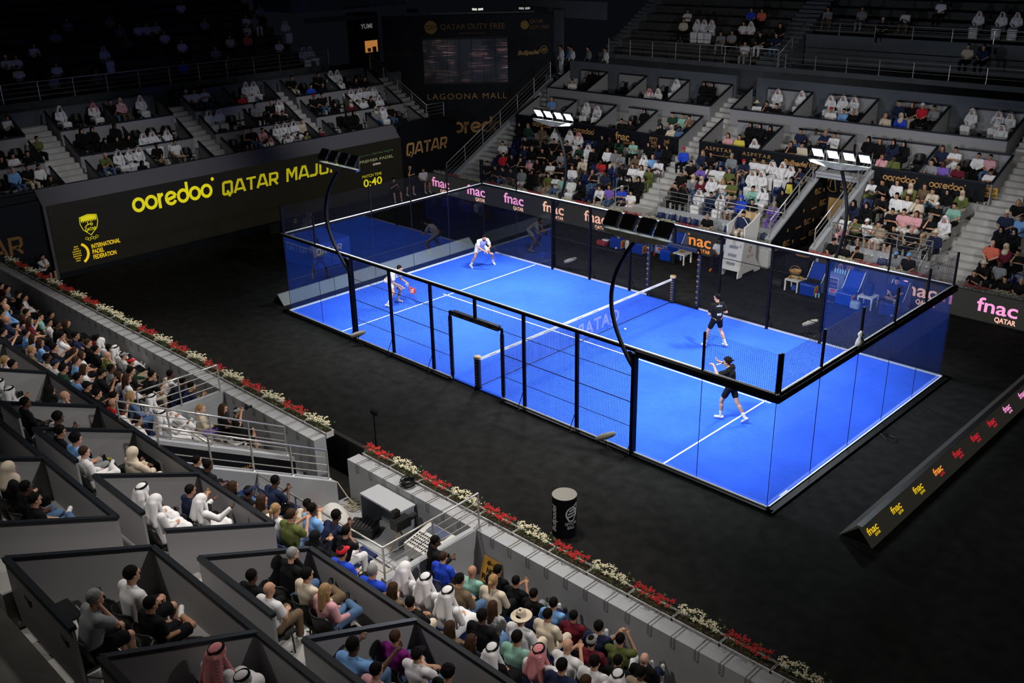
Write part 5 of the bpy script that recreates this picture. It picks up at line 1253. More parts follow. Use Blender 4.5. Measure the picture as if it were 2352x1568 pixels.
def to_mesh(name, parts):
    """parts: list of (V, Q, material slot)"""
    me = bpy.data.meshes.new(name); n = 0; vs = []; qs = []; ms = []
    for V, Q, s_ in parts: vs.append(V); qs.append(Q + n); ms.append(np.full(len(Q), s_)); n += len(V)
    V = np.concatenate(vs); Q = np.concatenate(qs); mi = np.concatenate(ms)
    me.vertices.add(len(V)); me.vertices.foreach_set('co', V.astype(np.float32).ravel())
    me.loops.add(len(Q) * 4); me.loops.foreach_set('vertex_index', Q.astype(np.int32).ravel())
    me.polygons.add(len(Q)); me.polygons.foreach_set('loop_start', np.arange(0, len(Q) * 4, 4, dtype=np.int32)); me.polygons.foreach_set('material_index', mi.astype(np.int32))
    me.update(calc_edges=True); me.validate(); me.shade_smooth()
    for _ in range(int(mi.max()) + 1): me.materials.append(None)
    return me
# --- skeletons. facing +y, origin on the floor under the hips
def nrm(v): return v / (np.linalg.norm(v) + 1e-9)
def seated(lean=.1, arms='lap', legs='n', twist=0, sh=.0):
    J = {}; J['hl'] = V3(-.09, 0, .53); J['hr'] = V3(.09, 0, .53); pel = V3(0, -.03, .55); d = V3(twist, math.sin(lean), math.cos(lean)); d = nrm(d)
    J['pel'] = pel; J['ch'] = pel + d * .32; J['nk'] = pel + d * .49; J['hd'] = J['nk'] + V3(0, .035 + .03 * min(1, abs(lean)), .155)
    sc_ = pel + d * .43; J['sl'] = sc_ + V3(-.185, 0, 0); J['sr'] = sc_ + V3(.185, 0, 0)
    K = {'n': (V3(-.13, .43, .53), V3(-.13, .42, .10)), 's': (V3(-.12, .43, .53), V3(-.10, .80, .14)), 'w': (V3(-.2, .40, .53), V3(-.2, .46, .10)), 'b': (V3(-.11, .42, .52), V3(-.12, .22, .10)), 'u': (V3(-.12, .40, .66), V3(-.11, .62, .42))}
    k = K.get(legs, K['n']); J['kl'], J['al'] = k; J['kr'], J['ar'] = k[0] * V3(-1, 1, 1), k[1] * V3(-1, 1, 1)
    if legs == 'x': J['kr'] = V3(.20, .42, .63); J['ar'] = V3(-.14, .50, .60); J['toe_r'] = V3(-.26, .60, .63)
    ch = J['ch']
    A = {'lap': ((-.25, .06, .76), (-.05, .27, .64), (.25, .06, .76), (.06, .28, .66)),
         'knees': ((-.20, .36, .64), (-.03, .52, .80), (.20, .36, .64), (.04, .51, .81)),
         'cross': ((-.23, .16, .80), (.09, .24, .86), (.23, .16, .79), (-.10, .26, .84)),
         'chin': ((-.22, .10, .76), (.06, .24, .78), (.15, .28, .80), (.045, .16, 1.10)),
         'phone': ((-.21, .16, .80), (-.05, .36, .95), (.21, .16, .80), (.06, .36, .96)),
         'rest': ((-.26, .02, .76), (-.16, .30, .62), (.26, .02, .76), (.16, .30, .62)),
         'head': ((-.26, .10, .92), (-.09, .18, 1.20), (.26, .10, .94), (.09, .18, 1.2)),
         'out': ((-.24, .12, .82), (-.20, .36, .96), (.30, .16, .84), (.38, .38, 1.0))}[arms]
    off = V3(0, math.sin(lean) * .30 - .03, 0) if arms in ('lap', 'cross', 'rest', 'chin') and lean < .3 else V3(0, 0, 0)
    J['el'], J['wl'], J['er'], J['wr'] = [V3(*a) + off * (.5 if i % 2 else 1) for i, a in enumerate(A)]
    return J
def fingers(S, w_, dirn, side, curl=.5, k=.006, pn=None):
    """palm, four unequal bent fingers and a thumb from the side of the palm"""
    d = nrm(dirn); up = V3(0, 0, 1) if abs(d[2]) < .85 else V3(0, 1, 0)
    n = nrm(np.cross(d, up)) * side; b = nrm(np.cross(d, n)) if pn is None else nrm(V3(*pn))
    n = nrm(np.cross(b, d)) * (1 if side > 0 else -1)
    S.cap(w_, w_ + d * .05, .026, .03, k=.012)
    kn = w_ + d * .075
    for i, L in enumerate((.062, .074, .070, .052)):
        o = kn + n * (.030 - .019 * i)
        m = o + d * L * .45 - b * L * .3 * curl; e = m + d * L * .42 - b * L * .75 * curl
        S.cap(o - d * .02, m, .0115, .0100, k); S.cap(m, e, .0100, .008, k)
    t0 = w_ + d * .025 + n * .02; t1 = t0 + n * .028 + d * .028 - b * .012; S.cap(t0, t1, .013, .0115, k); S.cap(t1, t1 + d * .03 - b * .012 + n * .002, .0115, .009, k)
def head_sdf(S, H, yaw=0, tilt=0, face=True):
    R = np.array(Matrix.Rotation(yaw, 3, 'Z') @ Matrix.Rotation(tilt, 3, 'X')); T = lambda x, y, z: H + R @ V3(x, y, z)
    S.ell(T(0, -.008, .025), (.076, .096, .098), .02, R=R); S.ell(T(0, .022, -.055), (.056, .066, .068), .03, R=R)
    if face:
        S.cap(T(0, .088, .012), T(0, .112, -.022), .009, .014, .012); S.ell(T(0, .088, .028), (.048, .014, .012), .012, R=R)
        for s_ in (-1, 1):
            S.ell(T(.031 * s_, .094, .008), (.016, .012, .009), cut=True, R=R); S.ell(T(.077 * s_, -.008, -.008), (.010, .021, .032), .008, R=R)
        S.cap(T(-.02, .088, -.062), T(.02, .088, -.062), .009, .009, .006); S.ell(T(0, .102, -.0615), (.022, .008, .0025), cut=True, R=R); S.ell(T(0, .078, -.098), (.024, .018, .018), .015, R=R)
def body_sdf(J, h, hands=True, curl=.6, foot=True, yaw=0, tilt=0, grip=None):
    A = np.array(list(J.values())); S = SDF(A.min(0) - .24, A.max(0) + .24, h)
    S.cap(J['hl'], J['hr'], .105, .105, .03); S.cap(J['pel'], J['ch'], .105, .115, .04)
    nk = J['nk']; sl, sr = J['sl'], J['sr']; mid = (sl + sr) / 2
    S.cap(J['pel'] + V3(-.05, 0, 0), J['ch'] + (sl - mid) * .45, .09, .10, .04); S.cap(J['pel'] + V3(.05, 0, 0), J['ch'] + (sr - mid) * .45, .09, .10, .04)
    S.cap(sl + (mid - sl) * .15, sr + (mid - sr) * .15, .055, .055, .04)
    S.cap(mid, J['hd'] + V3(0, -.02, -.04), .062, .050, .03); head_sdf(S, J['hd'], yaw, tilt)
    for a, b, c in (('sl', 'el', 'wl'), ('sr', 'er', 'wr')):
        S.cap(J[a], J[b], .052, .040, .02); S.cap(J[b], J[c], .041, .026, .012)
    for a, b, c, s_ in (('hl', 'kl', 'al', -1), ('hr', 'kr', 'ar', 1)):
        S.cap(J[a], J[b], .083, .056, .02); m = J[b] * .7 + J[c] * .3; dn = nrm(J[c] - J[b]); bk = nrm(np.cross(dn, V3(1, 0, 0)));
        if bk[1] > 0: bk = -bk
        S.cap(J[b], J[c], .052, .036, .012); S.cap(m + bk * .012, J[b] * .45 + J[c] * .55 + bk * .008, .052, .040, .03)
    if hands:
        for w_, e_, s_ in (('wl', 'el', -1), ('wr', 'er', 1)):
            d = J[w_] - J[e_]
            if grip and w_ in grip: d = V3(*grip[w_])
            fingers(S, J[w_], d, s_, curl)
    if foot:
        for a, k_ in (('al', 'kl'), ('ar', 'kr')): S.cap(J[a], foot_toe(J, a), .036, .03, .02)
    return S
def foot_toe(J, a):
    key = 'toe_' + a[1]
    if key in J: return J[key]
    k = J['k' + a[1]]; dn = nrm(J[a] - k)
    if J[a][2] > .3: return J[a] + nrm(V3(0, .3, 1)) * .15
    if dn[1] > .6: return J[a] + V3(0, .08, .12)
    return J[a] + V3(0, .16, -.05)
def shoe_parts(J, h, r=.048):
    out = []
    for a in ('al', 'ar'):
        t = foot_toe(J, a); A = np.array([J[a], t]); S = SDF(A.min(0) - .1, A.max(0) + .1, h); f = nrm(t - J[a]); dn = nrm(J[a] - J['k' + a[1]]); he = J[a] - f * .045 + dn * .035
        S.cap(he, t + (dn - f * (dn @ f)) * .012, r - .006, r - .008, .02); S.cap(he, J[a], r - .01, r - .006, .02); out.append(S.mesh())
    return out
def shirt_sdf(J, h, long=False, loose=.014, hood=False, low=0):
    A = np.array([J[k] for k in ('hl', 'hr', 'pel', 'ch', 'nk', 'sl', 'sr', 'el', 'er', 'wl', 'wr')]); S = SDF(A.min(0) - .2, A.max(0) + .2, h)
    sl, sr = J['sl'], J['sr']; mid = (sl + sr) / 2; g = loose
    S.cap(J['pel'] + V3(-.055, 0, -low), J['ch'] + (sl - mid) * .45, .100 + g, .104 + g, .03); S.cap(J['pel'] + V3(.055, 0, -low), J['ch'] + (sr - mid) * .45, .100 + g, .104 + g, .03); S.cap(J['pel'] - V3(0, 0, low), J['ch'], .11 + g, .115 + g, .03)
    S.cap(sl + (mid - sl) * .15, sr + (mid - sr) * .15, .058 + g, .058 + g, .04); S.cap(mid, J['nk'] + V3(0, 0, .005), .066 + g * .5, .056 + g * .3, .02)
    for a, b, c in (('sl', 'el', 'wl'), ('sr', 'er', 'wr')):
        if long: S.cap(J[a], J[b], .056 + g, .048 + g * .7, .02); S.cap(J[b], J[b] + (J[c] - J[b]) * .93, .048 + g * .7, .036 + g * .5, .012)
        else: S.cap(J[a], J[a] + (J[b] - J[a]) * .62, .058 + g, .058 + g * 1.1, .02)
    if hood: S.ell(J['nk'] + V3(0, -.07, .0), (.10, .06, .06), .03)
    return S
def pants_sdf(J, h, shorts=False, g=.012, thobe=False, sl=.80, hip=.112):
    A = np.array([J[k] for k in ('hl', 'hr', 'kl', 'kr', 'al', 'ar')]); S = SDF(A.min(0) - .22, A.max(0) + .22, h)
    S.cap(J['hl'], J['hr'], hip + g, hip + g, .03)
    if thobe:
        for s_ in 'lr': S.cap(J['h' + s_], J['k' + s_], .105 + g, .085 + g, .04); S.cap(J['k' + s_], J['a' + s_] + V3(0, 0, .0), .085 + g, .075 + g, .03)
        m = lambda a, b: (J[a] + J[b]) / 2
        S.cap(m('hl', 'hr'), m('kl', 'kr'), .10, .085, .05); S.cap(m('kl', 'kr'), m('al', 'ar'), .085, .075, .05); return S
    for s_ in 'lr':
        h_, k_, a_ = J['h' + s_], J['k' + s_], J['a' + s_]
        if shorts: S.cap(h_, h_ + (k_ - h_) * sl, .090 + g, .076 + g * 1.4, .02)
        else: S.cap(h_, k_, .090 + g, .064 + g, .02); S.cap(k_, k_ + (a_ - k_) * .90, .062 + g, .050 + g, .015)
    return S
# --- headwear in head space (origin = head centre)
def headwear(kind, h):
    S = SDF((-.32, -.36, -.62), (.32, .26, .24), h); sh = []
    if kind == 'short':
        S.ell((0, -.014, .036), (.083, .100, .100), 0); S.half(lambda X, Y, Z: np.minimum(.050 - Z + .3 * np.maximum(Y, 0) * 0, Y - .028)); S.half(lambda X, Y, Z: -.06 - Z)
    elif kind == 'curly':
        S.ell((0, -.012, .05), (.098, .110, .105), 0)
        rnd = random.Random(3)
        for i in range(60):
            a = rnd.uniform(0, 2 * PI); e_ = rnd.uniform(-.1, 1.4); S.ell((.088 * math.cos(a) * math.cos(e_), -.012 + .1 * math.sin(a) * math.cos(e_), .05 + .095 * math.sin(e_)), (.02, .02, .02), .008)
        S.half(lambda X, Y, Z: np.minimum(.055 - Z, Y - .03)); S.half(lambda X, Y, Z: -.055 - Z)
    elif kind in ('long', 'pony'):
        S.ell((0, -.014, .036), (.085, .103, .102), 0); S.half(lambda X, Y, Z: np.minimum(.058 - Z, Y - .03)); S.half(lambda X, Y, Z: -.07 - Z)
        if kind == 'long': S.cap((0, -.06, -.02), (0, -.10, -.27), .082, .07, .03); S.cap((-.07, -.03, 0), (-.085, -.03, -.2), .035, .03, .02); S.cap((.07, -.03, 0), (.085, -.03, -.2), .035, .03, .02)
        else: S.ell((0, -.12, .03), (.03, .03, .03), .02); S.cap((0, -.13, .02), (0, -.15, -.17), .032, .014, .02)
    elif kind == 'cap':
        S.ell((0, -.01, .04), (.088, .106, .092), 0); S.half(lambda X, Y, Z: .028 - Z); S.ell((0, .10, .036), (.07, .085, .011), .005)
    elif kind == 'hat':
        S.cap((0, -.01, .07), (0, -.01, .115), .09, .078, 0); S.ell((0, -.01, .168), (.022, .09, .02), cut=True); S.half(lambda X, Y, Z: .045 - Z); S.ell((0, -.005, .05), (.175, .19, .013), .012)
    elif kind in ('ghutra', 'hijab', 'hood'):
        g = {'ghutra': .022, 'hijab': .016, 'hood': .030}[kind]
        S.ell((0, -.012, .03), (.080 + g, .100 + g, .100 + g * .8), 0)
        if kind == 'ghutra':
            S.cap((0, -.07, -.02), (0, -.15, -.30), .085, .10, .03); S.cap((-.05, -.08, 0), (-.15, -.16, -.34), .07, .05, .03); S.cap((.05, -.08, 0), (.15, -.16, -.34), .07, .05, .03)
            S.cap((-.085, -.01, .0), (-.15, .02, -.22), .032, .045, .02); S.cap((.085, -.01, .0), (.15, .02, -.22), .032, .045, .02); S.cap((-.13, .06, -.22), (-.11, .10, -.34), .035, .03, .02); S.cap((.13, .04, -.22), (.12, .09, -.30), .035, .03, .02)
        elif kind == 'hijab': S.cap((0, -.03, -.09), (0, .01, -.20), .085, .12, .03); S.cap((0, -.06, -.05), (0, -.09, -.26), .08, .12, .03)
        else: S.cap((0, -.05, -.06), (0, -.04, -.18), .095, .12, .03)
        S.ell((0, .11, -.012), (.062, .11, .085), cut=True)
        if kind != 'hijab': S.cap((0, .2, -.1), (0, .2, -.1), .001, .001, 0); S.ell((0, .115, -.10), (.055, .09, .07), cut=True)
    elif kind == 'beard':
        S.ell((0, .022, -.062), (.062, .073, .070), 0); S.half(lambda X, Y, Z: Z + .042 - .0 * Y); S.half(lambda X, Y, Z: -(Y - .0))
    return S.mesh()
def agal():
    v = MB()
    for z, r_ in ((.088, .092), (.106, .086)):
        pts = [(r_ * .93 * math.cos(2 * PI * k / 24), -.016 + r_ * 1.12 * math.sin(2 * PI * k / 24), z + .018 * math.sin(2 * PI * k / 24)) for k in range(25)]
        v.tube(pts, .0115, 6)
    V = np.array(v.v); Q = np.array([f if len(f) == 4 else tuple(f[:3]) + (f[2],) for f in v.f if len(f) == 4]); return V, Q
# --- colours of clothes, skins, hair
COL = {'w': ((.66, .65, .66), 'white'), 'k': ((.006, .006, .007), 'black'), 'n': ((.014, .02, .05), 'navy'), 'b': ((.16, .33, .62), 'light blue'), 'B': ((.02, .06, .5), 'royal blue'), 'r': ((.45, .02, .03), 'red'),
       'm': ((.11, .012, .022), 'maroon'), 'g': ((.10, .12, .035), 'olive'), 'G': ((.015, .045, .03), 'dark green'), 't': ((.22, .42, .34), 'mint green'), 'c': ((.56, .48, .37), 'cream'), 'y': ((.6, .5, .08), 'yellow'), 'p': ((.58, .30, .33), 'pink'),
       'v': ((.17, .10, .42), 'purple'), 'o': ((.62, .14, .08), 'coral'), 's': ((.20, .21, .22), 'grey'), 'e': ((.13, .09, .055), 'brown'), 'd': ((.07, .13, .24), 'denim blue'), 'h': ((.30, .24, .17), 'khaki'), 'P': ((.15, .01, .13), 'plum purple')}
CM = {k: mat('cloth_' + v[1].replace(' ', '_'), v[0], .85, noise=.10, nscale=5, bump=.35, spec=.12) for k, v in COL.items()}
CM['dots'] = mat('cloth_red_check', (.42, .07, .09), .85, spec=.15); nt = CM['dots'].node_tree; ck = nt.nodes.new('ShaderNodeTexChecker'); ck.inputs['Scale'].default_value = 90; ck.inputs['Color1'].default_value = (.5, .03, .05, 1); ck.inputs['Color2'].default_value = (.6, .4, .4, 1)
tcn = nt.nodes.new('ShaderNodeTexCoord'); nt.links.new(tcn.outputs['Object'], ck.inputs['Vector']); nt.links.new(ck.outputs[0], nt.nodes['Principled BSDF'].inputs['Base Color'])
CM['pat'] = mat('cloth_leaf_print', (.3, .3, .3), .85, noise=.95, nscale=38)
SK = [mat('skin_%s' % n, c, .55, spec=.3) for n, c in (('light', (.58, .33, .24)), ('tan', (.46, .25, .16)), ('olive', (.36, .185, .11)), ('dark', (.085, .04, .025)))]
HM = {'h': mat('hair_black', (.0045, .0035, .003), .75, bump=.6, nscale=45, spec=.08), 'f': mat('hair_brown', (.035, .017, .009), .7, bump=.5, nscale=45, spec=.12), 'y': mat('hair_blonde', (.27, .16, .065), .7, bump=.6, nscale=45, noise=.3), 'g': mat('hair_grey', (.20, .20, .20), .7, bump=.6, nscale=45, noise=.35)}
SHOE = mat('shoe_white', (.55, .55, .54), .5); SHOEK = mat('shoe_black', (.015, .015, .017), .5)
# head codes -> (headwear mesh, colour key, words)
HEADS = {'h': ('short', 'hair', 'short dark hair'), 'b': (None, None, 'bald head'), 'g': ('short', 'g', 'grey hair'), 'l': ('long', 'f', 'long dark hair'), 'L': ('long', 'y', 'long fair hair'), 'y': ('pony', 'y', 'blonde ponytail'), 'u': ('curly', 'hair', 'curly dark hair'),
         'f': ('short', 'f', 'brown hair'), 'K': ('ghutra', 'w', 'white headscarf and black cord'), 'W': ('ghutra', 'w', 'loose white headscarf'), 'R': ('ghutra', 'dots', 'red checked headscarf'), 'A': ('hijab', 'k', 'black veil'), 'j': ('hijab', 'c', 'pale headscarf'), 'J': ('hijab', 's', 'grey patterned headscarf'),
         'o': ('hood', 'same', 'raised hood'), 'H': ('hat', 'c', 'cream brimmed hat'), '1': ('cap', 'k', 'black cap'), '2': ('cap', 'w', 'white cap'), '3': ('cap', 'r', 'red cap'), '4': ('cap', 'n', 'navy cap'), '5': ('cap', 'g', 'olive cap'), '6': ('cap', 's', 'grey cap'), '7': ('cap', 'm', 'maroon cap'), '8': ('cap', 'b', 'pale blue cap')}
POSES = {'l': dict(lean=.06, arms='lap', legs='n'), 'k': dict(lean=.52, arms='knees', legs='w'), 'x': dict(lean=.0, arms='cross', legs='n'), 'c': dict(lean=.30, arms='chin', legs='n'), 'p': dict(lean=.14, arms='phone', legs='n'),
         'r': dict(lean=-.06, arms='rest', legs='x'), 's': dict(lean=-.12, arms='lap', legs='s'), 'H': dict(lean=.05, arms='head', legs='n'), 'O': dict(lean=.05, arms='out', legs='n'), 'f': dict(lean=-.05, arms='rest', legs='u')}
PC = {}
def part(pose, what, h, near):
    key = (pose, what, near)
    if key not in PC:
        J = seated(**POSES[pose]); 
        if what == 'body': PC[key] = body_sdf(J, h, hands=near, foot=False).mesh()
        elif what in ('tee', 'long', 'hoodie'): PC[key] = shirt_sdf(J, h, long=what != 'tee', loose=.014 if what != 'hoodie' else .024, hood=what == 'hoodie').mesh()
        elif what == 'pants': PC[key] = pants_sdf(J, h).mesh()
        elif what == 'shorts': PC[key] = pants_sdf(J, h, shorts=True).mesh()
        elif what == 'robe': PC[key] = pants_sdf(J, h, thobe=True).mesh()
        elif what == 'shoes': a = shoe_parts(J, h); PC[key] = a
    return PC[key]
HW = {}
def hwear(kind, h, near):
    if (kind, near) not in HW: HW[kind, near] = agal() if kind == 'agal' else headwear(kind, h)
    return HW[kind, near]
MC = {}
def setmat(o, ms):
    for i, m in enumerate(ms): o.material_slots[i].link = 'OBJECT'; o.material_slots[i].material = m
def person_seated(head, top, bottom, pose, x, y, z, rz, near, label, group, skin, long, scale=1.0, cat='person', shoe=None):
    shorts = bottom in ('Z', 'Y', 'X')
    bkey = {'Z': 'k', 'Y': 'h', 'X': 'w'}.get(bottom, bottom)
    robe = bottom == '='
    tk = 'hoodie' if head == 'o' else ('long' if (long or robe) else 'tee'); bk = 'robe' if robe else ('shorts' if shorts else 'pants')
    tm = CM[top]; bm = CM[top] if robe else CM[bkey]; hwk, hc, _ = HEADS[head]
    hm = None if hwk is None else (HM['g'] if hc == 'g' else HM['y'] if hc == 'y' else HM['f'] if hc == 'f' else HM['h'] if hc == 'hair' else tm if hc == 'same' else CM[hc])
    hp = seated(**POSES[pose])['hd']; sm = shoe or (SHOE if (int(abs(x) * 10) % 2 or shorts) else SHOEK)
    if near:
        h = .0125; t = empty('person', (x, y, z), rz); t.scale = (scale,) * 3
        def add(name, key, parts, mats, parent=t, loc=None):
            if key not in MC: MC[key] = to_mesh(name, parts)
            o = bpy.data.objects.new(name, MC[key]); C.objects.link(o); o.parent = parent; setmat(o, mats)
            if loc is not None: o.location = loc
            return o
        add('body', ('nb', pose), [(*part(pose, 'body', h, True), 0)], [SK[skin]])
        add('robe' if robe else 'shirt', ('ns', pose, tk, robe), [(*part(pose, tk, h, True), 0)] + ([(*part(pose, 'robe', h, True), 0)] if robe else []), [tm])
        if not robe: add('shorts' if shorts else 'trousers', ('np', pose, bk), [(*part(pose, bk, h, True), 0)], [bm])
        for i, q in enumerate(part(pose, 'shoes', h, True)): add('shoe', ('nf', pose, i), [(*q, 0)], [sm])
        if hwk:
            o = add({'short': 'hair', 'curly': 'hair', 'long': 'hair', 'pony': 'hair', 'cap': 'cap', 'hat': 'hat', 'ghutra': 'headscarf', 'hijab': 'headscarf', 'hood': 'hood'}[hwk], ('nh', hwk), [(*hwear(hwk, .0105, True), 0)], [hm], t, hp)
            if hwk in ('cap', 'hat'): add('hair', ('nh', 'short'), [(*hwear('short', .0105, True), 0)], [HM['h']], t, hp)
            if head in 'KR': add('head_cord', ('nh', 'agal'), [(*hwear('agal', .01, True), 0)], [CM['k']], o)
        tag(t, label, cat, group); return t
    key = ('f', pose, tk, bk, hwk, head in 'KR')
    if key not in MC:
        h = .021; P = [(*part(pose, 'body', h, False), 0), (*part(pose, tk, h, False), 1), (*part(pose, bk, h, False), 2)] + [(*q, 3) for q in part(pose, 'shoes', .018, False)]
        if hwk: V, Q = hwear(hwk, .0165, False); P.append((V + hp, Q, 4))
        if head in 'KR': V, Q = hwear('agal', .01, False); P.append((V + hp, Q, 5))
        MC[key] = to_mesh('person', P)
    o = bpy.data.objects.new('person', MC[key]); C.objects.link(o); o.location = (x, y, z); o.rotation_euler = (0, 0, rz); o.scale = (scale,) * 3
    setmat(o, [SK[skin], tm, bm, sm, hm, CM['k']][:len(MC[key].materials)])
    tag(o, label, cat, group); return o
